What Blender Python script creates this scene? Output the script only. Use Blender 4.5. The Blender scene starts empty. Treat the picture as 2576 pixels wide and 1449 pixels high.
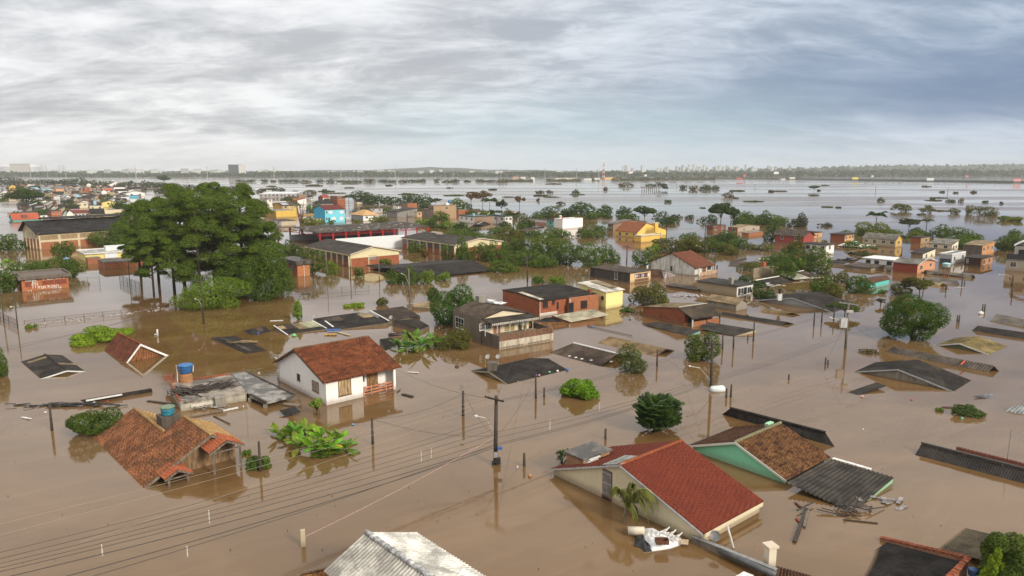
import bpy, math, random
import numpy as np
from mathutils import Vector
random.seed(7)
R = math.radians
SC = bpy.context.scene
COL = SC.collection
# ------------------------------------------------------------------ camera
CAM_H = 24.0
PITCH = R(9.4)
FPX = 1788.0                      # focal length in units of a 2576 wide frame
cd = bpy.data.cameras.new("camera")
cd.sensor_width = 36.0
cd.lens = FPX / 2576 * 36.0
cd.clip_start = 0.5
cd.clip_end = 40000
cam = bpy.data.objects.new("camera", cd)
COL.objects.link(cam)
cam.location = (0, 0, CAM_H)
cam.rotation_euler = (math.pi / 2 - PITCH, 0, 0)
SC.camera = cam
# ------------------------------------------------------------------ node helper
class NT:
 def __init__(s, tree):
  s.t = tree
  s.n = tree.nodes
 def new(s, typ, **kw):
  n = s.n.new(typ)
  for k, v in kw.items():
   setattr(n, k, v)
  return n
 def put(s, sock, v):
  if isinstance(v, bpy.types.NodeSocket):
   s.t.links.new(v, sock)
  elif v is not None:
   if sock.type == 'RGBA' and hasattr(v, '__len__') and len(v) == 3:
    v = (*v, 1)
   sock.default_value = v
 def m(s, op, a, b=None, c=None, clamp=False):
  n = s.new('ShaderNodeMath', operation=op, use_clamp=clamp)
  for i, v in enumerate((a, b, c)):
   if v is not None:
    s.put(n.inputs[i], v)
  return n.outputs[0]
 def vm(s, op, a, b=None):
  n = s.new('ShaderNodeVectorMath', operation=op)
  s.put(n.inputs[0], a)
  if b is not None:
   s.put(n.inputs[1], b)
  return n.outputs[0]
 def mix(s, f, a, b, mode='MIX'):
  n = s.new('ShaderNodeMix', data_type='RGBA', blend_type=mode)
  s.put(n.inputs[0], f); s.put(n.inputs[6], a); s.put(n.inputs[7], b)
  return n.outputs[2]
 def noise(s, vec, scale, detail=3, rough=.55, dist=0.0, col=False):
  n = s.new('ShaderNodeTexNoise')
  if vec is not None:
   s.put(n.inputs['Vector'], vec)
  s.put(n.inputs['Scale'], scale); s.put(n.inputs['Detail'], detail)
  s.put(n.inputs['Roughness'], rough); s.put(n.inputs['Distortion'], dist)
  return n.outputs[1 if col else 0]
 def ramp(s, f, lo, hi, a=0.0, b=1.0):
  n = s.new('ShaderNodeMapRange', interpolation_type='SMOOTHSTEP')
  for i, v in enumerate((f, lo, hi, a, b)):
   s.put(n.inputs[i], v)
  return n.outputs[0]
 def xyz(s, v):
  n = s.new('ShaderNodeSeparateXYZ'); s.put(n.inputs[0], v)
  return n.outputs
 def comb(s, x, y, z):
  n = s.new('ShaderNodeCombineXYZ')
  for i, v in enumerate((x, y, z)):
   s.put(n.inputs[i], v)
  return n.outputs[0]
# ------------------------------------------------------------------ sky and sun
SUN_EL, SUN_AZ = R(28), R(134)     # azimuth clockwise from the viewing direction
world = bpy.data.worlds.new("World")
SC.world = world
world.use_nodes = True
def build_world():
 k = NT(world.node_tree); k.n.clear()
 d = k.vm('NORMALIZE', k.new('ShaderNodeTexCoord').outputs['Generated'])
 x, y, z = k.xyz(d)
 el = k.m('MAXIMUM', z, 0.0)
 den = k.m('ADD', el, 0.20)
 p = k.comb(k.m('DIVIDE', x, den), k.m('DIVIDE', y, den), 0.0)
 az = k.m('ARCTAN2', x, y)
 big = k.noise(k.vm('MULTIPLY', p, (.62, .95, 1)), 1.0, 6, .58, .9)
 mid = k.noise(k.vm('MULTIPLY', k.vm('ADD', p, (7, 3, 0)), (1.5, 2.5, 1)), 1.0, 8, .62, .8)
 fine = k.noise(k.vm('MULTIPLY', k.vm('ADD', p, (1, 9, 0)), (3.6, 6.5, 1)), 1.0, 7, .65, .6)
 c = k.m('ADD', k.m('MULTIPLY', big, .44), k.m('ADD', k.m('MULTIPLY', mid, .36), k.m('MULTIPLY', fine, .24)))
 light = k.ramp(c, .43, .63)
 right = k.ramp(az, -.35, .62)
 hi = k.mix(right, (.53, .53, .535), (.34, .385, .455))
 lo = k.mix(right, (.285, .287, .30), (.165, .21, .275))
 col = k.mix(light, lo, hi)
 # the slate blue rain band low on the right
 wob = k.m('MULTIPLY', k.m('SUBTRACT', mid, .5), .06)
 e2 = k.m('ADD', el, wob)
 band = k.m('MULTIPLY', k.ramp(e2, .040, .075), k.m('SUBTRACT', 1.0, k.ramp(e2, .095, .185)))
 band = k.m('MULTIPLY', band, k.ramp(az, -.12, .60))
 col = k.mix(k.m('MULTIPLY', band, .80), col, (.088, .135, .222))
 teal = k.m('MULTIPLY', k.m('SUBTRACT', 1.0, k.ramp(e2, .05, .13)), k.m('MULTIPLY', k.ramp(az, -.45, .0), k.m('SUBTRACT', 1.0, k.ramp(az, .2, .55))))
 col = k.mix(k.m('MULTIPLY', teal, .6), col, (.285, .375, .415))
 # pale clear strip under it, then white haze at the horizon on the left
 strip = k.m('SUBTRACT', 1.0, k.ramp(e2, .018, .050))
 pale = k.mix(k.ramp(az, -.5, .35), (.53, .525, .515), (.375, .42, .455))
 col = k.mix(k.m('MULTIPLY', strip, k.m('ADD', .42, k.m('MULTIPLY', fine, .5))), col, pale)
 # brighter overcast glow high above and behind the viewer
 up = k.ramp(el, .19, .42)
 col = k.mix(up, col, (.63, .605, .57))
 sky = k.new('ShaderNodeTexSky', sky_type='NISHITA', sun_disc=False)
 sky.sun_elevation = SUN_EL
 sky.sun_rotation = SUN_AZ
 sky.air_density = 1.2; sky.dust_density = 3.0
 bg1 = k.new('ShaderNodeBackground'); k.put(bg1.inputs[0], sky.outputs[0]); bg1.inputs[1].default_value = .09
 bg2 = k.new('ShaderNodeBackground'); k.put(bg2.inputs[0], col); bg2.inputs[1].default_value = 1.0
 ms = k.new('ShaderNodeMixShader')
 k.put(ms.inputs[0], .93); k.put(ms.inputs[1], bg1.outputs[0]); k.put(ms.inputs[2], bg2.outputs[0])
 out = k.new('ShaderNodeOutputWorld'); k.put(out.inputs[0], ms.outputs[0])
build_world()
sl = bpy.data.lights.new("sun", 'SUN')
sl.energy = 1.9
sl.angle = R(12)
sl.color = (1.0, .92, .78)
so = bpy.data.objects.new("sun", sl)
COL.objects.link(so)
_sd = Vector((math.sin(SUN_AZ) * math.cos(SUN_EL), math.cos(SUN_AZ) * math.cos(SUN_EL), math.sin(SUN_EL)))
so.rotation_euler = _sd.to_track_quat('Z', 'Y').to_euler()
so.location = _sd * 200
vs = SC.view_settings
vs.view_transform = 'Standard'; vs.look = 'None'; vs.exposure = 0.92; vs.gamma = 1.0; vs.use_curve_mapping = False
SC.render.engine = 'CYCLES'
cy = SC.cycles
cy.use_denoising = True
cy.max_bounces = 6; cy.diffuse_bounces = 2; cy.glossy_bounces = 3; cy.transmission_bounces = 3
cy.volume_bounces = 0; cy.transparent_max_bounces = 6
cy.caustics_reflective = False; cy.caustics_refractive = False
cy.sample_clamp_indirect = 4.0
# ------------------------------------------------------------------ pixel rays -> real places
CF = Vector((0, math.cos(PITCH), -math.sin(PITCH)))
CU = Vector((0, math.sin(PITCH), math.cos(PITCH)))
CR = Vector((1, 0, 0))
CO = Vector((0, 0, CAM_H))
def ray(p):
 return CR * ((p[0] - 1288) / FPX) + CU * (-(p[1] - 724.5) / FPX) + CF
def G(p, z=0.0):
 d = ray(p)
 return CO + d * ((z - CAM_H) / d.z)
def onplane(p, a, u):
 """the point seen at p on the vertical plane through a along the horizontal direction u -> (s, z)"""
 d = ray(p)
 n = Vector((-u.y, u.x, 0))
 t = n.dot(Vector((a.x, a.y, 0)) - CO) / n.dot(d)
 q = CO + d * t
 return (Vector((q.x, q.y, 0)) - Vector((a.x, a.y, 0))).dot(u), q.z
def zat(w, py):
 k = (724.5 - py) / FPX
 c, s = math.cos(PITCH), math.sin(PITCH)
 return CAM_H + w.y * (k * c - s) / (c + k * s)
def px_of(w):
 r = Vector(w) - CO
 dd = r.dot(CF)
 return 1288 + FPX * r.dot(CR) / dd, 724.5 - FPX * r.dot(CU) / dd
def mpp(w):
 return (Vector(w) - CO).dot(CF) / FPX       # metres per (2576-wide) pixel there
def tl(x0, y0, s):
 return lambda u, v: (x0 + u * s, y0 + v * s)
_s = .25137
a0, a1, a2, a3 = (tl(x, 383.3, _s) for x in (0, 644, 1288, 1932))
b0, b1, b2, b3 = (tl(x, 734.7, _s) for x in (0, 644, 1288, 1932))
c0, c1, c2, c3 = (tl(x, 1084.8, _s) for x in (0, 644, 1288, 1932))
z1 = tl(0, 440.8, .13889); z2 = tl(626.1, 466.4, .13889); z3 = tl(19.2, 664.4, .0744)
z4 = tl(1047.8, 734.7, .14881); z5 = tl(357.8, 913.6, .16865); z6 = tl(587.8, 753.9, .19841)
z7 = tl(0, 396.1, .5); z8 = tl(1288, 396.1, .5)
# ------------------------------------------------------------------ meshes
class MB:
 def __init__(s):
  s.v = []; s.f = []
 def face(s, *pts):
  i = len(s.v)
  s.v.extend(Vector(p) for p in pts)
  s.f.append(tuple(range(i, i + len(pts))))
  return s
 def prism(s, bot, top):
  n = len(bot)
  s.face(*reversed(bot)); s.face(*top)
  for i in range(n):
   j = (i + 1) % n
   s.face(bot[i], bot[j], top[j], top[i])
  return s
 def boxv(s, o, a, b, c):
  o, a, b, c = Vector(o), Vector(a), Vector(b), Vector(c)
  if a.cross(b).dot(c) < 0:
   a, b = b, a
  return s.prism([o, o + a, o + a + b, o + b], [o + c, o + a + c, o + a + b + c, o + b + c])
 def box(s, c, sx, sy, sz, rz=0.0):
  ca, sa = math.cos(rz), math.sin(rz)
  a, b, cc = Vector((ca, sa, 0)) * sx, Vector((-sa, ca, 0)) * sy, Vector((0, 0, sz))
  return s.boxv(Vector(c) - a / 2 - b / 2 - cc / 2, a, b, cc)
 def slab(s, pts, th):
  pts = [Vector(p) for p in pts]
  n = (pts[1] - pts[0]).cross(pts[2] - pts[0]).normalized()
  if n.z < 0:
   pts = pts[::-1]; n = -n
  return s.prism([p - n * th for p in pts], pts)
 def bar(s, a, b, w, h=None):
  a, b = Vector(a), Vector(b)
  h = h or w
  d = b - a
  up = Vector((0, 0, 1)) if abs(d.normalized().z) < .95 else Vector((0, 1, 0))
  x = d.cross(up).normalized(); y = x.cross(d).normalized()
  return s.boxv(a - x * w / 2 - y * h / 2, d, x * w, y * h)
 def tube(s, pts, radii, n=8, cap=True):
  pts = [Vector(p) for p in pts]
  if not hasattr(radii, '__len__'):
   radii = [radii] * len(pts)
  base = len(s.v)
  for i, p in enumerate(pts):
   d = (pts[min(i + 1, len(pts) - 1)] - pts[max(i - 1, 0)]).normalized()
   up = Vector((0, 0, 1)) if abs(d.z) < .9 else Vector((1, 0, 0))
   x = d.cross(up).normalized(); y = d.cross(x).normalized()
   for k in range(n):
    t = 2 * math.pi * k / n
    s.v.append(p + (x * math.cos(t) + y * math.sin(t)) * radii[i])
  for i in range(len(pts) - 1):
   for k in range(n):
    j = (k + 1) % n
    s.f.append((base + i * n + k, base + i * n + j, base + (i + 1) * n + j, base + (i + 1) * n + k))
  if cap:
   s.f.append(tuple(base + k for k in range(n))[::-1])
   s.f.append(tuple(base + (len(pts) - 1) * n + k for k in range(n)))
  return s
 def lathe(s, c, prof, n=16):
  c = Vector(c)
  return s.tube([c + Vector((0, 0, z)) for r, z in prof], [max(r, .003) for r, z in prof], n)
 def corr(s, t0, t1, b1_, b0_, pitch=.2, amp=.03, rows=1, step=0.0, spp=4, ragged=0.0):
  """ribbed sheet between the top edge t0-t1 and the bottom edge b0-b1; rows of lapped tiles when step > 0"""
  t0, t1, q1, q0 = (np.array(p, float) for p in (t0, t1, b1_, b0_))
  L = max(np.linalg.norm(t1 - t0), np.linalg.norm(q1 - q0))
  nu = max(2, int(L / pitch * spp)) + 1
  us = np.linspace(0, 1, nu)
  vsn, lift = [], []
  if step > 0 and rows > 1:
   for r in range(rows):
    vsn += [r / rows, (r + 1) / rows - 1e-4]; lift += [0.0, step]
  else:
   vsn = list(np.linspace(0, 1, rows + 1)); lift = [0.0] * (rows + 1)
  n = np.cross(t1 - t0, q0 - t0); n /= np.linalg.norm(n)
  if n[2] < 0: n = -n
  base = len(s.v)
  wave = amp * np.cos(us * L / pitch * 2 * np.pi)
  rg = np.random.RandomState(int(L * 100) % 9999)
  jit = rg.uniform(-1, 1, nu // spp + 2) * ragged
  slope = np.linalg.norm(q0 - t0)
  for vi, v in enumerate(vsn):
   vv = np.full(nu, v)
   if ragged and vi == len(vsn) - 1:
    vv = v + jit[(np.arange(nu) // spp)] / slope
   P = (t0 + np.outer(us, t1 - t0)) * (1 - vv)[:, None] + (q0 + np.outer(us, q1 - q0)) * vv[:, None]
   P = P + np.outer(wave + lift[vi], n)
   s.v.extend(Vector(q) for q in P)
  for i in range(len(vsn) - 1):
   for k in range(nu - 1):
    a = base + i * nu + k
    s.f.append((a, a + nu, a + nu + 1, a + 1))
  return s
def uv_auto(me):
 nl = len(me.loops)
 if nl == 0: return
 co = np.empty(len(me.vertices) * 3); me.vertices.foreach_get('co', co); co = co.reshape(-1, 3)
 npoly = len(me.polygons)
 nr = np.empty(npoly * 3); me.polygons.foreach_get('normal', nr); nr = nr.reshape(-1, 3)
 lt = np.empty(npoly, int); me.polygons.foreach_get('loop_total', lt)
 vi = np.empty(nl, int); me.loops.foreach_get('vertex_index', vi)
 nn = np.repeat(nr, lt, axis=0)
 h = np.hypot(nn[:, 0], nn[:, 1])
 flat = h < .12
 u = np.stack([-nn[:, 1], nn[:, 0], np.zeros(nl)], 1) / np.maximum(h, 1e-6)[:, None]
 u[flat] = (1, 0, 0)
 v = np.cross(nn, u)
 P = co[vi]
 uv = np.stack([(P * u).sum(1), (P * v).sum(1)], 1)
 lay = me.uv_layers.new(name="UVMap")
 lay.data.foreach_set('uv', uv.astype('f').ravel())
def smooth(me, on=True):
 me.polygons.foreach_set('use_smooth', [on] * len(me.polygons))
def link(name, mb, mat, parent=None, shade=False, plain_uv=None, uvdir=None):
 off = parent_off(parent)
 me = bpy.data.meshes.new(name)
 me.from_pydata([tuple(p - off) for p in mb.v], [], mb.f)
 me.update()
 if uvdir:                                   # metric UVs along given directions (ribbed roofs)
  u, v = (np.array(q, float) for q in uvdir)
  vi = np.empty(len(me.loops), int); me.loops.foreach_get('vertex_index', vi)
  co = np.empty(len(me.vertices) * 3); me.vertices.foreach_get('co', co); co = co.reshape(-1, 3)[vi]
  lay = me.uv_layers.new(name="UVMap")
  lay.data.foreach_set('uv', np.stack([co @ u, co @ v], 1).astype('f').ravel())
 else:
  uv_auto(me)
 if shade: smooth(me)
 if mat: me.materials.append(mat)
 o = bpy.data.objects.new(name, me)
 COL.objects.link(o)
 if parent is not None:
  o.parent = parent
 return o
def parent_off(p):
 off = Vector((0, 0, 0))
 while p is not None:
  off += Vector(p.location); p = p.parent
 return off
def tag(o, label=None, cat=None, group=None, kind=None):
 if label: o['label'] = label
 if cat: o['category'] = cat
 if group: o['group'] = group
 if kind: o['kind'] = kind
 return o
def thing(name, label, cat, loc, group=None):
 o = bpy.data.objects.new(name, None)
 o.empty_display_size = .3
 COL.objects.link(o)
 o.location = Vector(loc)
 return tag(o, label, cat, group)
def solo(name, mb, mat, label, cat, group=None, shade=False, kind=None):
 """a thing that is one mesh, with its origin at its own base"""
 xs = [p.x for p in mb.v]; ys = [p.y for p in mb.v]; zs = [p.z for p in mb.v]
 off = Vector(((min(xs) + max(xs)) / 2, (min(ys) + max(ys)) / 2, min(zs)))
 mb.v = [p - off for p in mb.v]
 o = link(name, mb, mat, None, shade)
 o.location = off
 return tag(o, label, cat, group, kind)
# ------------------------------------------------------------------ materials
MATS = {}
def M(key, fn):
 if key not in MATS:
  m = bpy.data.materials.new("_".join(str(q) for q in key)[:50] if isinstance(key, tuple) else key)
  m.use_nodes = True
  k = NT(m.node_tree); k.n.clear()
  b = k.new('ShaderNodeBsdfPrincipled'); o = k.new('ShaderNodeOutputMaterial')
  k.put(o.inputs[0], b.outputs[0])
  fn(k, b)
  MATS[key] = m
 return MATS[key]
def mul(c, f):
 return tuple(min(1, q * f) for q in c)
def pos(k):
 return k.new('ShaderNodeNewGeometry').outputs['Position']
def uvn(k):
 return k.new('ShaderNodeUVMap').outputs[0]
def bump(k, b, h, strength, dist=.02):
 n = k.new('ShaderNodeBump')
 k.put(n.inputs['Strength'], strength); k.put(n.inputs['Distance'], dist); k.put(n.inputs['Height'], h)
 k.put(b.inputs['Normal'], n.outputs[0])
MUD = (.20, .135, .08)
def paint(c, dirt=.35, rough=.8):
 """limewashed or painted render with rain streaks and a flood line"""
 def fn(k, b):
  p = pos(k)
  n1 = k.noise(p, .55, 4, .6)
  st = k.noise(k.vm('MULTIPLY', p, (2.6, 2.6, .22)), 1.0, 4, .65)
  sp = k.noise(p, 4.5, 3, .6)
  col = k.mix(k.m('MULTIPLY', k.ramp(n1, .42, .72), dirt * .55), c, mul(c, .72))
  col = k.mix(k.m('MULTIPLY', k.ramp(st, .52, .78), dirt), col, mul((c[0] * .6 + .06, c[1] * .6 + .055, c[2] * .6 + .045), .62))
  col = k.mix(k.m('MULTIPLY', k.ramp(sp, .6, .8), dirt * .4), col, mul(c, .6))
  z = k.m('ADD', k.xyz(p)[2], k.m('MULTIPLY', k.m('SUBTRACT', st, .5), .6))
  col = k.mix(k.ramp(z, .02, .75, .75 * min(1, .45 + dirt), 0.0), col, MUD)
  k.put(b.inputs['Base Color'], col); k.put(b.inputs['Roughness'], rough)
  bump(k, b, sp, .15)
 return M(('paint', c, dirt), fn)
def grime(c, dark=(.03, .026, .022), amt=.6):
 """bare mortar and mould blackened walls"""
 def fn(k, b):
  p = pos(k)
  st = k.noise(k.vm('MULTIPLY', p, (1.7, 1.7, .3)), 1.0, 6, .7)
  n1 = k.noise(p, 2.2, 5, .65)
  col = k.mix(k.m('MULTIPLY', k.ramp(st, .40, .66), amt), c, dark)
  col = k.mix(k.m('MULTIPLY', k.ramp(n1, .5, .7), .45), col, mul(c, .55))
  z = k.m('ADD', k.xyz(p)[2], k.m('MULTIPLY', k.m('SUBTRACT', st, .5), .6))
  col = k.mix(k.ramp(z, .02, .42, .5, 0.0), col, MUD)
  k.put(b.inputs['Base Color'], col); b.inputs['Roughness'].default_value = .9
  bump(k, b, n1, .3)
 return M(('grime', c, dark, amt), fn)
def brick(c=(.36, .115, .05), mortar=None, dirt=.5):
 mortar = mortar or mul(c, .72)
 def fn(k, b):
  u = uvn(k); p = pos(k)
  t = k.new('ShaderNodeTexBrick')
  k.put(t.inputs['Vector'], u); k.put(t.inputs['Scale'], 1.0)
  k.put(t.inputs['Color1'], mul(c, 1.15)); k.put(t.inputs['Color2'], mul(c, .72)); k.put(t.inputs['Mortar'], mortar)
  t.inputs['Brick Width'].default_value = .24; t.inputs['Row Height'].default_value = .11
  t.inputs['Mortar Size'].default_value = .012; t.inputs['Bias'].default_value = 0
  n1 = k.noise(p, .9, 5, .65); n2 = k.noise(p, 5, 3, .6)
  col = k.mix(k.m('MULTIPLY', k.ramp(n1, .45, .72), dirt), t.outputs[0], mul(c, .38))
  col = k.mix(k.m('MULTIPLY', k.ramp(n2, .58, .72), .4), col, mul((c[0], c[1] * 1.3, c[2] * 1.5), 1.3))
  z = k.m('ADD', k.xyz(p)[2], k.m('MULTIPLY', k.m('SUBTRACT', n1, .5), .5))
  col = k.mix(k.ramp(z, .02, .35, .45, 0.0), col, MUD)
  k.put(b.inputs['Base Color'], col); b.inputs['Roughness'].default_value = .88
  bump(k, b, t.outputs[1], -.3, .01)
 return M(('brick', c, dirt), fn)
def fibro(c=(.062, .052, .045), rough=.75, bumpy=True):
 """weathered fibre-cement sheet: streaks down the slope, sheet laps, lichen"""
 c = mul(c, .72) if max(c) < .1 else c
 def fn(k, b):
  u = uvn(k); p = pos(k)
  st = k.noise(k.vm('MULTIPLY', u, (5.0, .35, 1)), 1.0, 5, .7)
  n1 = k.noise(p, .8, 5, .65); n2 = k.noise(p, 7, 3, .6)
  w = k.new('ShaderNodeTexWhiteNoise', noise_dimensions='3D')
  sx, sy, _s2 = k.xyz(u)
  k.put(w.inputs['Vector'], k.comb(k.m('FLOOR', k.m('DIVIDE', sx, 1.05)), k.m('FLOOR', k.m('DIVIDE', sy, 1.55)), 0.0))
  col = k.mix(k.ramp(n1, .36, .68), mul(c, .55), mul(c, 1.45))
  col = k.mix(k.m('MULTIPLY', k.m('POWER', w.outputs[0], 2.2), .75), col, mul((c[0] + .01, c[1] + .009, c[2] + .007), 1.9))
  col = k.mix(k.m('MULTIPLY', k.ramp(st, .45, .72), .6), col, mul((c[0] * 1.0, c[1] * .97, c[2] * .92), .55))
  col = k.mix(k.m('MULTIPLY', k.ramp(n2, .62, .76), .35), col, (c[0] * 1.7 + .02, c[1] * 1.7 + .02, c[2] * 1.6 + .015))
  ux, uy, _ = k.xyz(u)
  lap = k.m('LESS_THAN', k.m('FRACT', k.m('DIVIDE', uy, 1.55)), .03)
  lap2 = k.m('LESS_THAN', k.m('FRACT', k.m('DIVIDE', ux, 1.05)), .025)
  col = k.mix(k.m('MULTIPLY', k.m('MAXIMUM', lap, k.m('MULTIPLY', lap2, .6)), .45), col, mul(c, .4))
  k.put(b.inputs['Base Color'], col); b.inputs['Roughness'].default_value = rough; b.inputs['Specular IOR Level'].default_value = .2
  if bumpy:
   w = k.m('SINE', k.m('MULTIPLY', ux, 2 * math.pi / .18))
   bump(k, b, w, .6, .02)
 return M(('fibro', c, bumpy), fn)
def tiles(cols, tw=.2, th=.33, moss=(.02, .018, .012), mossamt=.5, rough=.85):
 """fired clay tiles, each one its own tone, with dark lichen"""
 def fn(k, b):
  u = uvn(k); p = pos(k)
  ux, uy, _ = k.xyz(u)
  cu = k.m('FLOOR', k.m('DIVIDE', ux, tw)); cv = k.m('FLOOR', k.m('DIVIDE', uy, th))
  w = k.new('ShaderNodeTexWhiteNoise', noise_dimensions='3D')
  k.put(w.inputs['Vector'], k.comb(cu, cv, 0.0))
  r = k.new('ShaderNodeValToRGB')
  e = r.color_ramp.elements
  while len(e) < len(cols):
   e.new(.5)
  for i, cc in enumerate(cols):
   e[i].position = i / max(1, len(cols) - 1); e[i].color = (*cc, 1)
  n1 = k.noise(p, .75, 6, .7); n2 = k.noise(p, 3.5, 4, .65)
  f = k.m('ADD', k.m('MULTIPLY', w.outputs[0], .62), k.m('MULTIPLY', k.m('SUBTRACT', n2, .3), .75))
  k.put(r.inputs[0], f)
  col = k.mix(k.m('MULTIPLY', k.ramp(k.m('ADD', k.m('MULTIPLY', n1, .6), k.m('MULTIPLY', n2, .4)), .44, .62), mossamt), r.outputs[0], moss)
  fr = k.m('FRACT', k.m('DIVIDE', ux, tw))
  groove = k.m('LESS_THAN', k.m('ABSOLUTE', k.m('SUBTRACT', fr, .5)), .13)
  fv = k.m('LESS_THAN', k.m('FRACT', k.m('DIVIDE', uy, th)), .12)
  col = k.mix(k.m('MAXIMUM', k.m('MULTIPLY', groove, .62), k.m('MULTIPLY', fv, .22)), col, mul(cols[0], .22))  # rib valleys darkened in the colour, doing the work of their shading
  k.put(b.inputs['Base Color'], col); b.inputs['Roughness'].default_value = rough; b.inputs['Specular IOR Level'].default_value = .2
  bump(k, b, k.m('ADD', n2, k.m('SINE', k.m('MULTIPLY', ux, 2 * math.pi / tw))), .4, .02)
 return M(('tiles', cols, tw, mossamt), fn)
def plain(c, rough=.7, metal=0.0, var=.25):
 def fn(k, b):
  p = pos(k)
  n = k.noise(p, 3.0, 4, .65)
  k.put(b.inputs['Base Color'], k.mix(k.ramp(n, .35, .7), mul(c, 1 - var), mul(c, 1 + var * .4)))
  b.inputs['Roughness'].default_value = rough; b.inputs['Metallic'].default_value = metal
 return M(('plain', c, rough, metal, var), fn)
def wood(c=(.16, .09, .045)):
 def fn(k, b):
  p = pos(k)
  n = k.noise(k.vm('MULTIPLY', p, (6, 6, 1.2)), 1.0, 5, .65)
  k.put(b.inputs['Base Color'], k.mix(k.ramp(n, .35, .68), mul(c, .55), mul(c, 1.3)))
  b.inputs['Roughness'].default_value = .75
  bump(k, b, n, .3)
 return M(('wood', c), fn)
def slabm(c=(.24, .22, .20)):
 """stained concrete roof slab"""
 def fn(k, b):
  p = pos(k)
  n = k.noise(p, .6, 7, .7, .4); n2 = k.noise(p, 3.2, 5, .65)
  col = k.mix(k.ramp(n, .42, .6), mul(c, .26), mul(c, 1.25))
  col = k.mix(k.m('MULTIPLY', k.ramp(n2, .45, .68), .6), col, mul(c, .4))
  k.put(b.inputs['Base Color'], col); k.put(b.inputs['Roughness'], k.ramp(n, .4, .6, .35, .85))
 return M(('slab', c), fn)
def glass():
 def fn(k, b):
  k.put(b.inputs['Base Color'], (.02, .024, .028)); b.inputs['Roughness'].default_value = .08
  b.inputs['IOR'].default_value = 1.5
 return M('window_glass', fn)
def leafm(c, warm=(.16, .13, .02), wamt=.12):
 key = ('leaf', c, wamt); c = (c[0] * 1.42, c[1] * 1.3, c[2] * 1.0)
 if key in MATS: return MATS[key]
 m = bpy.data.materials.new("leaf"); m.use_nodes = True
 k = NT(m.node_tree); k.n.clear()
 g = k.new('ShaderNodeNewGeometry')
 oi = k.new('ShaderNodeObjectInfo')
 n = k.noise(g.outputs['Position'], .55, 3, .6)
 f = k.m('ADD', k.m('MULTIPLY', g.outputs['Random Per Island'], .55), k.m('MULTIPLY', k.ramp(n, .3, .7), .45))
 col = k.mix(f, mul(c, .5), mul((c[0] * 1.25, c[1] * 1.15, c[2] * .9), 1.35))
 col = k.mix(k.m('MULTIPLY', k.m('GREATER_THAN', g.outputs['Random Per Island'], 1 - wamt), .6), col, warm)
 d = k.new('ShaderNodeBsdfPrincipled'); k.put(d.inputs['Base Color'], col); d.inputs['Roughness'].default_value = .6
 d.inputs['Specular IOR Level'].default_value = .12
 t = k.new('ShaderNodeBsdfTranslucent'); k.put(t.inputs[0], k.mix(.5, col, mul((c[0] * 1.6, c[1] * 1.7, c[2]), 1.5)))
 ms = k.new('ShaderNodeMixShader'); k.put(ms.inputs[0], .28); k.put(ms.inputs[1], d.outputs[0]); k.put(ms.inputs[2], t.outputs[0])
 o = k.new('ShaderNodeOutputMaterial'); k.put(o.inputs[0], ms.outputs[0])
 MATS[key] = m
 return m
def waterm():
 def fn(k, b):
  p = pos(k)
  x, y, z = k.xyz(p)
  big = k.noise(k.vm('MULTIPLY', p, (.010, .028, 0)), 1.0, 5, .6, .8)
  mid = k.noise(k.vm('MULTIPLY', p, (.09, .16, 0)), 1.0, 5, .6, .5)
  col = k.mix(k.ramp(mid, .35, .7), (.120, .066, .024), (.165, .094, .038))
  col = k.mix(k.m('MULTIPLY', k.ramp(big, .4, .7), .5), col, (.19, .118, .058))
  rot = k.comb(k.m('ADD', k.m('MULTIPLY', x, .80), k.m('MULTIPLY', y, .60)), k.m('SUBTRACT', k.m('MULTIPLY', y, .80), k.m('MULTIPLY', x, .60)), 0.0)
  flow = k.noise(k.vm('MULTIPLY', rot, (.035, .22, 0)), 1.0, 6, .68, 1.6)
  col = k.mix(k.m('MULTIPLY', k.ramp(flow, .46, .74), .30), col, (.24, .16, .09))
  pat = k.m('MULTIPLY', k.ramp(k.noise(k.vm('MULTIPLY', p, (.055, .05, 0)), 1.0, 3, .5, .4), .50, .62), k.ramp(k.noise(k.vm('MULTIPLY', p, (1.4, 2.6, 0)), 1.0, 2, .5), .58, .70))
  col = k.mix(k.m('MULTIPLY', pat, .45), col, (.10, .06, .03))  # dark spots coloured in for the shading of small ripples
  k.put(b.inputs['Base Color'], col)
  band = k.m('MULTIPLY', k.ramp(k.noise(k.vm('MULTIPLY', p, (.0016, .013, 0)), 1.0, 4, .55, .5), .47, .58), k.ramp(y, 150, 420))
  k.put(b.inputs['Roughness'], k.m('ADD', k.ramp(big, .40, .62, .015, .08), k.m('MULTIPLY', band, .13)))
  b.inputs['IOR'].default_value = 1.5
  fine = k.noise(k.vm('MULTIPLY', p, (1.0, 1.5, 0)), 1.3, 4, .6)
  wav = k.noise(k.vm('MULTIPLY', p, (.22, .5, 0)), 1.0, 3, .55)
  amp = k.ramp(big, .38, .66, .15, 1.0)
  h = k.m('ADD', k.m('MULTIPLY', fine, .018), k.m('MULTIPLY', wav, .035))
  bump(k, b, k.m('MULTIPLY', h, amp), .32, 1.0)
 return M('flood_water', fn)
# ------------------------------------------------------------------ water, far shores, air
def sheet(name, pts, mat, label=None, kind='structure', z=0.0):
 mb = MB(); mb.face(*[(x, y, z) for x, y in pts])
 o = link(name, mb, mat)
 o['kind'] = kind
 if label: o['label'] = label
 return o
sheet("water", [(-6500, -120), (6500, -120), (6500, 6900), (-6500, 6900)], waterm(), "brown flood water covering the streets up to the far shore")
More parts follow.
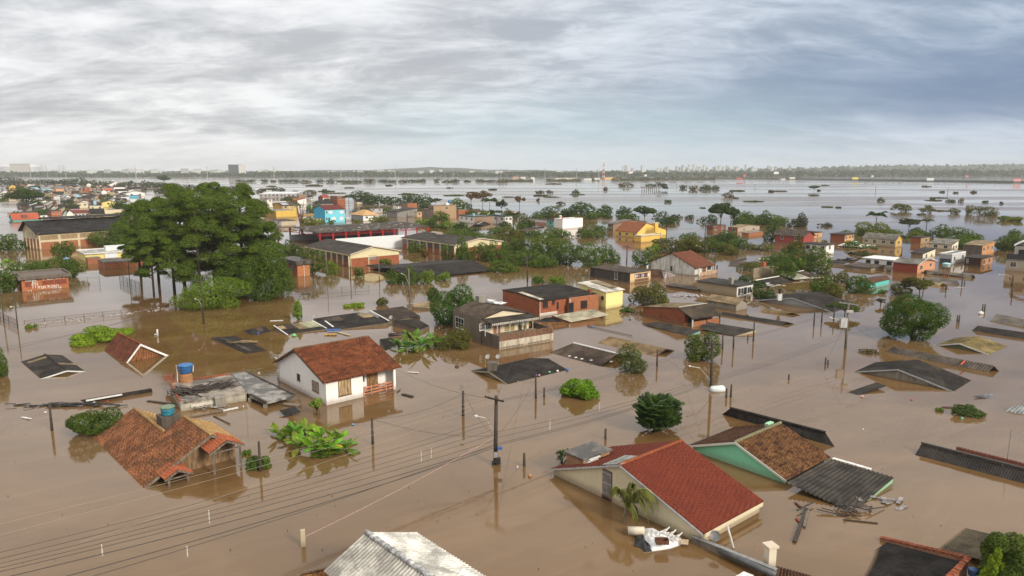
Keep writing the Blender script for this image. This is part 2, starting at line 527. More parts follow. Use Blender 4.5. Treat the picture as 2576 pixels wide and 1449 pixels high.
# ------------------------------------------------------------------ foliage
def quads_mesh(name, V, mat, parent=None, loc=None):
 """V: (n,4,3) array of quads"""
 n = len(V)
 off = parent_off(parent) if parent is not None else Vector(loc if loc is not None else (0, 0, 0))
 co = (V.reshape(-1, 3) - np.array(off)).astype('f')
 me = bpy.data.meshes.new(name)
 me.vertices.add(4 * n); me.vertices.foreach_set('co', co.ravel())
 me.loops.add(4 * n); me.loops.foreach_set('vertex_index', np.arange(4 * n, dtype='i'))
 me.polygons.add(n); me.polygons.foreach_set('loop_start', np.arange(0, 4 * n, 4, dtype='i'))
 try: me.polygons.foreach_set('loop_total', np.full(n, 4, dtype='i'))
 except Exception: pass
 me.update(calc_edges=True); me.validate()
 me.materials.append(mat)
 o = bpy.data.objects.new(name, me)
 COL.objects.link(o)
 if parent is not None: o.parent = parent
 elif loc is not None: o.location = loc
 return o
def nrm(a):
 return a / np.maximum(np.linalg.norm(a, axis=1), 1e-6)[:, None]
def leaf_quads(P, N, size, asp, rg, droop=0.0):
 n = len(P)
 r = rg.normal(size=(n, 3))
 t = nrm(np.cross(N, r)); t[:, 2] -= droop; t = nrm(t)
 b = nrm(np.cross(N, t))
 s = size * rg.uniform(.65, 1.35, n)[:, None]
 a = P - t * s * .5; c = P + t * s * .5
 m = P + t * s * .05
 return np.stack([a, m + b * s * asp * .5, c, m - b * s * asp * .5], 1)
def crown_quads(c, rx, ry, rz, n, size, rg, lobes=14, lr=.42, asp=.6, low=-.8, droop=.15, lobe_flat=.9):
 """leaf clumps: leaves on the skins of overlapping lobes that fill an ellipsoid"""
 d = nrm(rg.normal(size=(lobes, 3)))
 d[:, 2] = np.where(d[:, 2] < low, rg.uniform(low, .5, lobes), d[:, 2])
 rad = rg.uniform(.45, .85, lobes); rad[0] = 0
 lc = d * rad[:, None]
 lrr = lr * rg.uniform(.7, 1.2, lobes); lrr[0] *= 1.25
 m = int(n * 1.7)
 li = rg.choice(lobes, m, p=lrr ** 2 / (lrr ** 2).sum())
 q = nrm(rg.normal(size=(m, 3)))
 rr = lrr[li] * (.84 + .26 * rg.rand(m) - .4 * (rg.rand(m) < .15) * rg.rand(m))
 off = q * rr[:, None]; off[:, 2] *= lobe_flat
 p = lc[li] + off
 dist = np.linalg.norm(p[:, None, :] - lc[None], axis=2) / lrr[None]
 keep = (dist < .74).sum(1) == 0
 P = np.array(c) + p * np.array([rx, ry, rz])
 N = nrm(q * .9 + rg.normal(size=(m, 3)) * .45 + np.array([0, 0, .35]))
 k = (P[:, 2] > .02) & keep
 return leaf_quads(P[k], N[k], size, asp, rg, droop), np.array(c) + lc * np.array([rx, ry, rz])
def limbs(mb, base, targets, r0, rg, up=.45):
 base = Vector(base)
 for t in targets:
  t = Vector(t)
  mid = base.lerp(t, .5) + Vector((rg.normal() * .1, rg.normal() * .1, abs(t.z - base.z) * .12))
  mb.tube([base, mid, t], [r0, r0 * .6, r0 * .18], 5)
LEAF_PX = 2.0 * 2.5156
TREES = []
def tree(px, w, top, kind='round', col=(.035, .075, .016), name='tree', cat='tree', label=None, group=None,
         density=1.0, seed=None, trunk=True, size=None, wamt=.06, depth=1.0, parts=True, desc=None):
 """px: waterline point under the crown; w: crown width and top: crown top, measured in the picture -> a real crown at that place"""
 rg = np.random.RandomState(seed if seed is not None else int(px[0] * 7 + px[1] * 131) % 99991)
 p = G(px)
 m = mpp(p)
 rx = w * m / 2
 bk = rx * depth * (.78 if kind in ('round', 'bush', 'low') else .4)
 p = Vector((p.x * (1 + bk / p.y), p.y + bk, 0))
 m = mpp(p); rx = w * m / 2 * ((.84 if px[1] > 700 else .98) if kind in ('round', 'bush') else .95); ry = rx * depth
 h = max(.4, zat(p, top))
 ls = size or max(.16, LEAF_PX * m * .78)
 area = (w / 2.5156) * max(4, (px[1] - top) / 2.5156)
 n = int(min(26000, max(80, area * 4.2 * density)))
 root = thing(name, label, cat, p, group)
 V = None; hubs = []
 tm = MB()
 bark = plain((.07, .05, .035), .9)
 if kind == 'round':            # dense rounded crown down to the water
  V, hubs = crown_quads((p.x, p.y, h * .34), rx, ry, h * .62, n, ls, rg, 24, .40, .62, -.5)
  tb = max(.08, rx * .05)
  if trunk:
   tm.tube([(p.x, p.y, -.5), (p.x, p.y, h * .45)], [tb, tb * .7], 6)
   limbs(tm, (p.x, p.y, h * .3), hubs[1:7], tb * .6, rg)
 elif kind == 'bush':           # loose, lower, standing in the water
  V, hubs = crown_quads((p.x, p.y, h * .25), rx, ry, h * .72, n, ls, rg, 22, .34, .55, -.35)
  tb = max(.05, rx * .03)
  if trunk:
   tm.tube([(p.x, p.y, -.5), (p.x, p.y, h * .3)], [tb, tb * .7], 5)
   limbs(tm, (p.x, p.y, h * .12), hubs[1:8], tb * .7, rg)
 elif kind == 'low':            # mat of shoots breaking the surface
  V, hubs = crown_quads((p.x, p.y, h * .12), rx, ry, h * .9, n, ls, rg, 26, .24, .6, -.05)
  if trunk:
   limbs(tm, (p.x, p.y, -.3), hubs[1:9], .05, rg)
 elif kind == 'umbrella':       # flat topped crown on a bare forked trunk
  V, hubs = crown_quads((p.x, p.y, h * .66), rx, ry, h * .34, n, ls, rg, 18, .36, .6, -.2)
  tb = max(.12, h * .022)
  tm.tube([(p.x, p.y, -.5), (p.x + rx * .05, p.y, h * .34)], [tb, tb * .8], 6)
  limbs(tm, (p.x + rx * .05, p.y, h * .3), hubs[1:10], tb * .6, rg)
 elif kind == 'airy':           # thin crown with sky through it
  V, hubs = crown_quads((p.x, p.y, h * .62), rx, ry, h * .40, int(n * .5), ls, rg, 16, .26, .6, -.5)
  tb = max(.1, h * .02)
  tm.tube([(p.x, p.y, -.5), (p.x, p.y, h * .35)], [tb, tb * .8], 6)
  limbs(tm, (p.x, p.y, h * .3), hubs[1:14], tb * .6, rg)
 elif kind == 'bamboo':         # dense clump of arching shoots
  V, hubs = crown_quads((p.x, p.y, h * .42), rx, ry, h * .60, n, ls, rg, 30, .26, .4, -.9, .3)
 elif kind == 'palm':
  V = palm_parts(tm, p, h, rx, ls, n, rg)
 elif kind == 'pine':
  V = None
  zb = h * (.30 if px[0] < 460 else .12)
  puffs = int(38 + rx * 3)
  q = []
  tx = p.x + rg.normal() * .3
  tb = max(.22, h * .017)
  tm.tube([(p.x, p.y, -.5), ((p.x + tx) / 2, p.y, h * .5), (tx, p.y, h * .93)], [tb, tb * .75, tb * .2], 8)
  for i in range(puffs):
   f = (i + rg.rand()) / puffs
   zz = zb + (h * .97 - zb) * f
   rmax = rx * (1.0 - max(0, (f - .45) / .55) ** 1.6 * .72) * (.55 + .45 * min(1, f / .22))
   a = rg.uniform(0, 2 * math.pi); rr = rmax * math.sqrt(rg.uniform(.12, 1))
   c = np.array([tx + math.cos(a) * rr, p.y + math.sin(a) * rr, zz])
   pr = rx * rg.uniform(.20, .32)
   mm = max(40, int(n * 1.3 / puffs))
   qd = nrm(rg.normal(size=(mm, 3))); qd[:, 2] = np.abs(qd[:, 2]) * 1.0 - .3 * rg.rand(mm)
   P = c + qd * np.array([pr, pr, pr * .75]) * (.72 + .33 * rg.rand(mm))[:, None]
   N = nrm(qd * 1.2 + rg.normal(size=(mm, 3)) * .35 + np.array([0, 0, .35]))
   q.append(leaf_quads(P, N, ls, .5, rg, -.25))
   if i % 2 == 0:
    tm.tube([(tx, p.y, max(.3, zz - rr * .35)), tuple(c)], [tb * .28, tb * .1], 4)
  V = np.concatenate(q)
 if parts:
  quads_mesh('crown', V, leafm(col, wamt=wamt), root)
  if tm.f: link('trunk', tm, bark, root, True)
 else:
  quads_mesh('crown', V, leafm(col, wamt=wamt), root)
 root['desc'] = desc or ''
 TREES.append((root, px))
 return root
def frond(q, base, tip, sag, nleaf, ll, rg, w=.14, hang=.5):
 """one feather leaf: leaflets both sides of an arching rib; returns rib points"""
 base, tip = np.array(base, float), np.array(tip, float)
 t = np.linspace(0, 1, 8)[:, None]
 rib = base * (1 - t) + tip * t
 rib[:, 2] += (sag * 4 * t * (1 - t))[:, 0]
 d = nrm(np.gradient(rib, axis=0))
 ts = np.linspace(.14, 1, nleaf)
 P = np.stack([np.interp(ts, t[:, 0], rib[:, i]) for i in range(3)], 1)
 D = nrm(np.stack([np.interp(ts, t[:, 0], d[:, i]) for i in range(3)], 1))
 side = nrm(np.cross(D, np.array([0, 0, 1.0]) + rg.normal(size=(nleaf, 3)) * .05))
 for s in (-1, 1):
  L = ll * (.45 + .75 * np.sin(np.pi * np.clip(ts, .1, .93)))[:, None] * rg.uniform(.8, 1.1, nleaf)[:, None]
  E = P + side * s * L * .85 + D * L * .45 - np.array([0, 0, 1.0]) * L * hang
  wv = nrm(np.cross(E - P, side * 0 + np.array([0, 0, 1.0]))) * L * w * .5
  mid = P * .5 + E * .5 + np.array([0, 0, .06]) * L
  q.append(np.stack([P, mid + wv, E, mid - wv], 1))
 return rib
def palm_parts(tm, p, h, rx, ls, n, rg, nf=13):
 q = []
 top = np.array([p.x, p.y, h * .72])
 tm.tube([(p.x, p.y, -.4), tuple(top)], [.16, .13], 7)
 for i in range(nf):
  a = 2 * math.pi * i / nf + rg.normal() * .15
  e = rg.uniform(-.25, .45)
  tip = top + np.array([math.cos(a) * rx, math.sin(a) * rx, h * .28 * (e + .35)])
  rib = frond(q, top, tip, rx * .28, 26, rx * .34, rg, .22, .6)
 return np.concatenate(q)
def banana(px, hpx, name='banana_plant', label=None, group=None, seed=1, nl=8, col=(.085, .20, .03), yellow=0, spread=1.0, z0=0.0):
 rg = np.random.RandomState(seed)
 p = G(px, z0); m = mpp(p); h = hpx * m
 root = thing(name, label, 'banana plant', (p.x, p.y, 0), group)
 st = MB().tube([(p.x, p.y, -.4), (p.x, p.y, h * .3)], [.13, .09], 7)
 link('stem', st, plain((.12, .14, .04), .7), root, True)
 for i in range(nl):
  a = 2 * math.pi * i / nl * 1.0 + rg.uniform(-.4, .4)
  up = rg.uniform(.25, 1.0)
  L = h * rg.uniform(.85, 1.15)
  dirh = Vector((math.cos(a), math.sin(a), 0))
  b = Vector((p.x, p.y, h * .12))
  pts = []
  for k in range(9):
   t = k / 8
   out = L * t * (1 - .55 * up) * spread
   zz = L * up * (t - .42 * t * t) * 1.15 - L * (1 - up) * .45 * t * t
   pts.append(b + dirh * out + Vector((0, 0, zz)))
  side = Vector((-dirh.y, dirh.x, 0))
  mb = MB()
  for s in (-1, 1):
   for k in range(1, 8):
    def w(t): return L * .15 * math.sin(math.pi * min(1, max(0, (t - .1) / .92)) ** .8)
    t0_, t1_ = k / 8, (k + 1) / 8
    e0 = pts[k] + side * s * w(t0_) - Vector((0, 0, .35 * w(t0_)))
    e1 = pts[k + 1] + side * s * (w(t1_) if k < 7 else .01) - Vector((0, 0, .35 * w(t1_)))
    if rg.rand() < .12: e1 = e1.lerp(pts[k + 1], .6)
    mb.face(pts[k], e0, e1, pts[k + 1])
  mb.tube(pts, [.03] * 8 + [.01], 4)
  c = (.42, .25, .02) if i < yellow else (col[0] * rg.uniform(.75, 1.3), col[1] * rg.uniform(.75, 1.25), col[2])
  c = tuple(round(q, 2) if i >= yellow else q for q in c)
  link('leaf', mb, leafm(c, wamt=.0), root)
 root['desc'] = ''
 TREES.append((root, px))
 return root
# ------------------------------------------------------------------ buildings
HOUSES = []
TRIM = plain((.62, .60, .56), .7)
class House:
 """u runs along the wall A-B, v along the wall A-C (or towards the gable's apex)"""
 def __init__(s, name, label, cat, A, B, C=None, apex=None, far=None, za=0.0, group=None, desc=''):
  s.a = G(A, za); s.za = za
  b = G(B, za)
  d = b - s.a; d.z = 0
  s.L = d.length; s.u = d.normalized()
  s.v = Vector((-s.u.y, s.u.x, 0))
  s.a0 = Vector((s.a.x, s.a.y, 0))
  if C is not None:
   c = G(C, za)
   w = (c - s.a).dot(s.v)
   if w < 0: s.v = -s.v; w = -w
   s.W = w
  if apex is not None:
   y, z = onplane(apex, s.a, s.v)
   if y < 0: s.v = -s.v; y = -y
   s.ay, s.az = y, z
   if far is not None:
    s.W, s.fz = onplane(far, s.a, s.v)
   elif C is None:
    s.W, s.fz = 2 * y, za
  s.px = A
  c = s.P(s.L / 2, s.W / 2, 0)
  s.root = thing(name, label, cat, (c.x, c.y, 0), group)
  s.root['desc'] = desc
  HOUSES.append((s.root, (px_of(c)[0], A[1])))
 def P(s, x, y, z):
  return s.a0 + s.u * x + s.v * y + Vector((0, 0, z))
 def onU(s, px): return onplane(px, s.a0, s.u)
 def onV(s, px): return onplane(px, s.a0, s.v)
 def hgt(s, py): return zat(s.a0, py)
 def walls(s, prof, mat, ax='u', base=-1.0, inset=0.0, x0=0.0, x1=None, name='wall', parent=None):
  """prof: (t, z) points across the section; ax: the ridge direction"""
  Lx = (s.L if ax == 'u' else s.W) if x1 is None else x1
  Q = (lambda x, t, z: s.P(x, t, z)) if ax == 'u' else (lambda x, t, z: s.P(t, x, z))
  T = prof[-1][0]
  def ins(t): return min(max(t, inset), T - inset)
  pr = [(ins(t), z) for t, z in prof]
  xa, xb = x0 + inset, Lx - inset
  mb = MB()
  lo = [(pr[0][0], base), (pr[-1][0], base)]
  for x, rev in ((xa, False), (xb, True)):
   pts = [Q(x, *lo[0])] + [Q(x, t, z) for t, z in pr] + [Q(x, *lo[1])]
   mb.face(*(pts[::-1] if rev else pts))
  for (t, z) in (pr[0], pr[-1]):
   mb.face(Q(xa, t, base), Q(xb, t, base), Q(xb, t, z), Q(xa, t, z))
  return link(name, mb, mat, parent or s.root)
 def roof(s, prof, mat, ax='u', oe=.35, os=.35, kind='slab', th=.07, lift=.03, x0=0.0, x1=None, pitch=.2, amp=.03,
             step=0.0, rows=1, ragged=0.0, name='roof', parent=None, segs=None):
  Lx = (s.L if ax == 'u' else s.W) if x1 is None else x1
  Q = (lambda x, t, z: s.P(x, t, z)) if ax == 'u' else (lambda x, t, z: s.P(t, x, z))
  out = None
  pr = [list(q) for q in prof]
  if os:
   for i, j in ((0, 1), (-1, -2)):
    dt, dz = pr[i][0] - pr[j][0], pr[i][1] - pr[j][1]
    l = math.hypot(dt, dz)
    pr[i][0] += dt / l * os; pr[i][1] += dz / l * os
  mb = MB()
  xa, xb = x0 - oe, Lx + oe
  par = parent or s.root
  for i in range(len(pr) - 1):
   if segs is not None and i not in segs: continue
   (ta, za), (tb, zb) = pr[i], pr[i + 1]
   pts = [Q(xa, ta, za + lift), Q(xb, ta, za + lift), Q(xb, tb, zb + lift), Q(xa, tb, zb + lift)]
   if kind == 'slab':
    mb.slab(pts, th)
   else:
    hi_first = za > zb
    t0, t1, q1, q0 = (pts[0], pts[1], pts[2], pts[3]) if hi_first else (pts[3], pts[2], pts[1], pts[0])
    mb.corr(t0, t1, q1, q0, pitch, amp, rows, step, ragged=ragged)
    n = (t1 - t0).cross(q0 - t0).normalized()
    if n.z < 0: n = -n
    mb.slab([q - n * (amp + .02) for q in (t0, t1, q1, q0)], max(.03, th - amp))
  return link(name, mb, mat, par)
 def ridge(s, prof, mat, ax='u', oe=.35, r=.11, i=None, name='ridge_cap', x0=0.0, x1=None, bumps=True, lift=.05):
  Lx = (s.L if ax == 'u' else s.W) if x1 is None else x1
  Q = (lambda x, t, z: s.P(x, t, z)) if ax == 'u' else (lambda x, t, z: s.P(t, x, z))
  i = len(prof) // 2 if i is None else i
  t, z = prof[i]
  n = max(2, int((Lx + 2 * oe - x0) / .42)) if bumps else 1
  pts, rad = [], []
  for k in range(n):
   xa = x0 - oe + (Lx - x0 + 2 * oe) * k / n; xb = x0 - oe + (Lx - x0 + 2 * oe) * (k + 1) / n
   pts += [Q(xa, t, z + lift), Q(xb - .01, t, z + lift)]; rad += [r * 1.12, r * .92]
  return link(name, MB().tube(pts, rad, 8), mat, s.root, True)
 def fascia(s, prof, mat, ax='u', x=0.0, oe=.35, h=.16, th=.05, lift=.03, name='verge', os=.35, drop=.1):
  """board along the sloping edge of a gable roof"""
  Q = (lambda x, t, z: s.P(x, t, z)) if ax == 'u' else (lambda x, t, z: s.P(t, x, z))
  out = Q(1, 0, 0) - Q(0, 0, 0)
  sg = -1 if x <= 0 else 1
  pr = [list(q) for q in prof]
  for i, j in ((0, 1), (-1, -2)):
   dt, dz = pr[i][0] - pr[j][0], pr[i][1] - pr[j][1]
   l = math.hypot(dt, dz) or 1
   pr[i][0] += dt / l * os; pr[i][1] += dz / l * os
  mb = MB()
  for i in range(len(pr) - 1):
   a = Q(x + sg * (oe + .012), pr[i][0], pr[i][1] + lift + .03)
   b = Q(x + sg * (oe + .012), pr[i + 1][0], pr[i + 1][1] + lift + .03)
   mb.boxv(a - Vector((0, 0, h)), b - a, out * sg * th, Vector((0, 0, h)))
  return link(name, mb, mat, s.root)
 def opening(s, wall, r, name='window', frame=None, pane=None, nx=2, ny=1, fw=.07, proud=.05, inset=0.0, bars=0, sill=True, off=0.0, slats=0):
  """r: (x0, z0, x1, z1) in metres on wall u, v, U (far side of W) or V"""
  x0, z0_, x1, z1_ = r
  if wall in 'uU':
   y = inset + off if wall == 'u' else s.W - inset - off
   n = -s.v if wall == 'u' else s.v
   Q = lambda x, z, o: s.P(x, y, z) + n * o
  else:
   xx = inset + off if wall == 'v' else s.L - inset - off
   n = -s.u if wall == 'v' else s.u
   Q = lambda x, z, o: s.P(xx, x, z) + n * o
  frame = frame or TRIM
  pane = pane or glass()
  def bx(xa, za, xb, zb, o0, o1, mb):
   a = Q(xa, za, o0)
   mb.boxv(a, Q(xb, za, o0) - a, n * (o1 - o0), Vector((0, 0, zb - za)))
  f = MB()
  bx(x0 - fw, z0_ - fw, x1 + fw, z0_, .003, proud, f); bx(x0 - fw, z1_, x1 + fw, z1_ + fw, .003, proud, f)
  bx(x0 - fw, z0_, x0, z1_, .003, proud, f); bx(x1, z0_, x1 + fw, z1_, .003, proud, f)
  for i in range(1, nx):
   xm = x0 + (x1 - x0) * i / nx
   bx(xm - fw * .35, z0_, xm + fw * .35, z1_, .012, proud * .8, f)
  for i in range(1, ny):
   zm = z0_ + (z1_ - z0_) * i / ny
   bx(x0, zm - fw * .3, x1, zm + fw * .3, .012, proud * .7, f)
  if sill and name == 'window':
   bx(x0 - fw * 1.6, z0_ - fw * 2.0, x1 + fw * 1.6, z0_ - fw - .003, .003, proud + .06, f)
  w = link(name, f, frame, s.root)
  p = MB()
  bx(x0, z0_, x1, z1_, .004, .018, p)
  if slats:
   for i in range(slats):
    za = z0_ + (z1_ - z0_) * (i + .25) / slats
    bx(x0 + .01, za, x1 - .01, za + (z1_ - z0_) * .5 / slats, .019, .034, p)
  link('pane' if name == 'window' else 'leaf', p, pane, w)
  if bars:
   g = MB()
   for i in range(bars):
    xm = x0 + (x1 - x0) * (i + .5) / bars
    bx(xm - .012, z0_, xm + .012, z1_, proud + .01, proud + .035, g)
   for zf in (.1, .5, .9):
    zm = z0_ + (z1_ - z0_) * zf
    bx(x0 - .03, zm - .015, x1 + .03, zm + .015, proud + .005, proud + .03, g)
   link('grille', g, plain((.6, .55, .53), .6), w)
  return w
 def open_px(s, wall, p, q, **kw):
  f = s.onU if wall == 'u' else s.onV
  (xa, za), (xb, zb) = f(p), f(q)
  off = kw.get('off', 0.0)
  return s.opening(wall, (min(xa, xb), min(za, zb), max(xa, xb), max(za, zb)), **kw)
 def autowin(s, wall, n, h, rg, ww=1.1, wh=1.0, frame=None, pane=None, top=.75, door=False, inset=0.0):
  L = (s.L if wall in 'uU' else s.W)
  if h < .8 or n < 1: return
  for i in range(n):
   x = L * (i + .5 + rg.uniform(-.12, .12)) / n
   w = min(ww * rg.uniform(.75, 1.15), L / n * .7)
   z1_ = h - top * rg.uniform(.7, 1.1); z0_ = max(.12, z1_ - wh * rg.uniform(.8, 1.15))
   if z1_ - z0_ < .25: continue
   dark = pane or random.choice([glass(), plain((.05, .045, .04), .6), plain((.03, .03, .03), .5)])
   s.opening(wall, (x - w / 2, z0_, x + w / 2, z1_), frame=frame, pane=dark, inset=inset)
def tank(px, wpx, hpx, label, z=None, body=(.03, .12, .30), lid=None, group='water tanks', base=None):
 """plastic drum water tank, wider at the top, with a domed lid; px: middle of its foot"""
 p = G(px, z) if z is not None else G(px)
 m = mpp(p); r = wpx * m / 2; h = hpx * m
 root = thing('water_tank', label, 'water tank', p, group)
 link('body', MB().lathe(p, [(r * .80, 0), (r * .84, h * .12), (r * .86, h * .15), (r * .85, h * .2), (r * .90, h * .45), (r * .93, h * .48), (r * .91, h * .53), (r * .96, h * .76), (r * .96, h * .78)], 20), plain(body, .45, 0, .3), root, True)
 link('lid', MB().lathe(p, [(r * 1.03, h * .77), (r * 1.03, h * .84), (r * .8, h * .92), (r * .3, h), (.01, h * 1.01)], 20), plain(lid or mul(body, 1.25), .45, 0, .3), root, True)
 return root
def dish(px, wpx, label, z=0.0, face=(-.4, -.6, .5), col=(.42, .41, .40)):
 p = G(px, z); m = mpp(p); r = wpx * m / 2
 root = thing('satellite_dish', label, 'satellite dish', p, 'satellite dishes on the drowned roofs')
 n = Vector(face).normalized()
 c = p + Vector((0, 0, r * 1.6))
 x = n.cross(Vector((0, 0, 1))).normalized(); y = x.cross(n)
 mb = MB(); ring = []
 N = 20
 for j in range(5):
  rr = r * j / 4
  ring.append([c + (x * math.cos(2 * math.pi * k / N) + y * math.sin(2 * math.pi * k / N)) * rr + n * (rr * rr / r * .28) for k in range(N)])
 for j in range(4):
  for k in range(N):
   mb.face(ring[j][k], ring[j][(k + 1) % N], ring[j + 1][(k + 1) % N], ring[j + 1][k])
 link('reflector', mb, plain(col, .5, .2), root, True)
 link('mast', MB().tube([p - Vector((0, 0, .4)), p + Vector((0, 0, r * .8)), c - n * .05], .035, 6), plain((.3, .3, .3), .5, .5), root)
 link('feed_arm', MB().tube([c - y * r * .9 + n * r * .2, c + n * r * .8], .02, 5), plain((.25, .25, .25), .5, .5), root)
 return root
# ------------------------------------------------------------------ palette
CREAM = (.62, .55, .38); WHITE = (.74, .73, .70); OCHRE = (.55, .36, .09); YELLOW = (.72, .60, .20); SALMON = (.60, .34, .18)
F_DARK = fibro((.040, .034, .031)); F_BROWN = fibro((.075, .055, .042)); F_TAN = fibro((.20, .15, .085)); F_GREY = fibro((.16, .15, .14))
N_DARK = fibro((.040, .034, .031), bumpy=False); N_BROWN = fibro((.085, .065, .05), bumpy=False); N_TAN = fibro((.19, .14, .08), bumpy=False)
N_CHAR = fibro((.028, .026, .025), bumpy=False)
T_OLD = tiles(((.05, .016, .010), (.20, .055, .022), (.34, .12, .05), (.10, .03, .016)), .24, .38, mossamt=.62)
T_ORANGE = tiles(((.22, .065, .025), (.12, .055, .028), (.30, .12, .055), (.15, .10, .055)), .24, .36, (.045, .034, .02), .75)
T_TAN = tiles(((.38, .24, .10), (.30, .17, .07), (.44, .29, .13), (.30, .20, .10)), .24, .36, (.10, .07, .035), .4)
T_FRESH = tiles(((.38, .11, .05), (.30, .085, .04), (.44, .15, .065)), .22, .36, (.12, .05, .03), .25)
T_BROWN = tiles(((.05, .022, .016), (.10, .045, .028), (.16, .075, .04), (.035, .02, .016)), .24, .38, mossamt=.5)
T_RED = tiles(((.165, .034, .018), (.205, .045, .024), (.135, .028, .016)), .30, .9, (.10, .02, .014), .4, .75)
B_RED = brick((.33, .10, .045)); B_ORANGE = brick((.36, .135, .06), dirt=.4); B_DARK = brick((.20, .07, .04))
WOOD = wood(); DARKWOOD = wood((.045, .032, .025)); SHUTTER = wood((.30, .17, .07)); GREYWOOD = wood((.16, .13, .10))
PVC = plain((.62, .62, .60), .5, 0, .15); STEEL = plain((.25, .25, .25), .5, .5); BLACK = plain((.02, .018, .016), .7)
CONC = grime((.27, .25, .21), (.07, .06, .05), .5)
def gprof(h, clampf=None):
 return [(0, h.za), (h.ay, h.az), (h.W, h.fz if clampf is None else clampf)]
# ---- cream house under a red metal tile roof
def red_house():
 h = House('red_roofed_house', 'cream house with bright red ribbed roof sunk to its eaves, nearest on the right', 'house',
              (1768, 1345), (1922.7, 1261), apex=(1558, 1171), far=(1384, 1181), za=.85)
 pr = gprof(h)
 wm = paint(CREAM, .45)
 h.walls(pr, wm, inset=.22)
 h.roof(pr, T_RED, oe=0, os=0, kind='corr', pitch=.30, amp=.05, rows=8, step=.012)
 h.ridge(pr, T_FRESH, oe=0, r=.13)
 h.fascia(pr, plain((.55, .57, .58), .4, .3), x=0, oe=0, h=.14, os=0)
 mb = MB(); mb.boxv(h.P(.1, .02, h.za - .34), h.u * (h.L - .2), h.v * .12, Vector((0, 0, .30)))
 link('fascia_board', mb, paint(CREAM, .2), h.root)
 h.open_px('v', c2(897, 388), c2(972, 672), frame=plain((.18, .10, .06), .7), pane=plain((.05, .05, .065), .4), nx=2, bars=7, inset=.22, fw=.06)
 (xa, za), (xb, zb) = h.onV(c2(885, 692)), h.onV(c2(972, 735))
 h.opening('v', (min(xa, xb), -.3, max(xa, xb), .22), name='door', frame=plain((.2, .15, .1)), pane=BLACK, nx=1, inset=.22, fw=.04)
 # clear skylight sheet and brick water-tank box on the far slope
 t = lambda y: h.az + (h.fz - h.az) * (y - h.ay) / (h.W - h.ay)
 def far_pt(p):
  z = h.az
  for _ in range(12):
   q = G(p, z); y = (q - h.a0).dot(h.v); z = t(y)
  return (q - h.a0).dot(h.u), y, z
 c = [far_pt(c2(*q)) for q in ((900, 348), (1085, 345), (1262, 262), (1135, 252))]
 link('skylight', MB().slab([h.P(x, y, z + .12) for x, y, z in c], .03), fibro((.33, .34, .31)), h.root)
 x, y, z = far_pt(c2(760, 292))
 root = thing('tank_housing', 'small orange brick box with dark flat lid on the red roof', 'tank housing', h.P(x, y, z))
 mb = MB().boxv(h.P(x - 1.5, y - .95, z - .6), h.u * 3.0, h.v * 1.9, Vector((0, 0, 1.35)))
 link('wall', mb, brick((.34, .19, .10)), root)
 mb = MB().boxv(h.P(x - 1.65, y - 1.1, z + .752), h.u * 3.3, h.v * 2.2, Vector((0, 0, .12)))
 link('lid', mb, slabm((.13, .12, .11)), root)
 mb = MB()
 for i in range(6):
  mb.boxv(h.P(x - 1.6 + .1 * i, y - 1.2 - .08 * (i % 2), z + .15 + .11 * i), h.u * 1.2, h.v * .35, Vector((0, 0, .06)))
 link('loose_boards', mb, PVC, root)
 return h
RED = red_house()
# ---- mint green house behind it
def green_house():
 h = House('mint_green_house', 'mint green gabled house with dark mottled clay roof behind the red roof', 'house',
              c3(185, 500), c3(628, 265), apex=c2(2235, 113), far=c2(1772, 147), za=.35)
 pr = gprof(h)
 h.walls(pr, paint((.22, .62, .40), .12), inset=.25)
 h.roof(pr, tiles(((.03, .018, .014), (.11, .045, .022), (.30, .15, .06), (.05, .025, .016)), .24, .38, mossamt=.45), oe=0, os=0, kind='corr', pitch=.26, amp=.045, rows=20, step=.03, segs=(0,))
 h.roof(pr, T_BROWN, oe=0, os=0, kind='corr', pitch=.26, amp=.045, rows=16, step=.03, segs=(1,), name='rear_roof')
 h.ridge(pr, tiles(((.22, .20, .12), (.30, .27, .16)), .4, .4, mossamt=.2), oe=0, r=.14)
 h.fascia(pr, paint((.60, .62, .55), .3), x=0, oe=0, h=.2, os=0)
 x, y = h.L * .86, h.ay + .9
 link('parapet', MB().boxv(h.P(x - .4, y - .5, h.az - .5), h.u * .9, h.v * .35, Vector((0, 0, .6))), paint((.36, .62, .42), .5), h.root)
 # low lean-to of corrugated sheet
 e = thing('corrugated_shed', 'dark corrugated lean-to roof dipping into the water beside the mint green house', 'shed', G((2110, 1225)))
 T0, T1 = G(c3(190, 520), .62), G(c3(628, 278), .62)
 S1, S0 = G(c3(1265, 462), .50), G(c3(880, 735), -.12)
 S0 = T0 + (S1 - T1) * 1.0; S0.z = -.10
 mb = MB().corr(T1, S1, S0, T0, .33, .055, 3, .0, 6)
 link('roof', mb, fibro((.052, .046, .04), bumpy=False), e)
 mb = MB()
 w0, w1 = S1 + (T1 - S1) * .02, S0.lerp(S1, .35)
 mb.slab([w0 - Vector((0, 0, .1)), w1 - Vector((0, 0, .1)), Vector((w1.x, w1.y, -.5)), Vector((w0.x, w0.y, -.5))], .08)
 link('wall', mb, paint((.30, .66, .42), .2), e)
 mb = MB()
 for i in range(16):
  q = T1.lerp(S1, .02 + .62 * i / 16)
  mb.boxv(q + Vector((0, 0, .03)), (S1 - T1).normalized() * .17, (T1 - S1).cross(Vector((0, 0, 1))).normalized() * .35, Vector((0, 0, .05)))
 link('white_ridge_tile', mb, plain((.75, .75, .72), .6), e)['kind'] = 'stuff'
green_house()
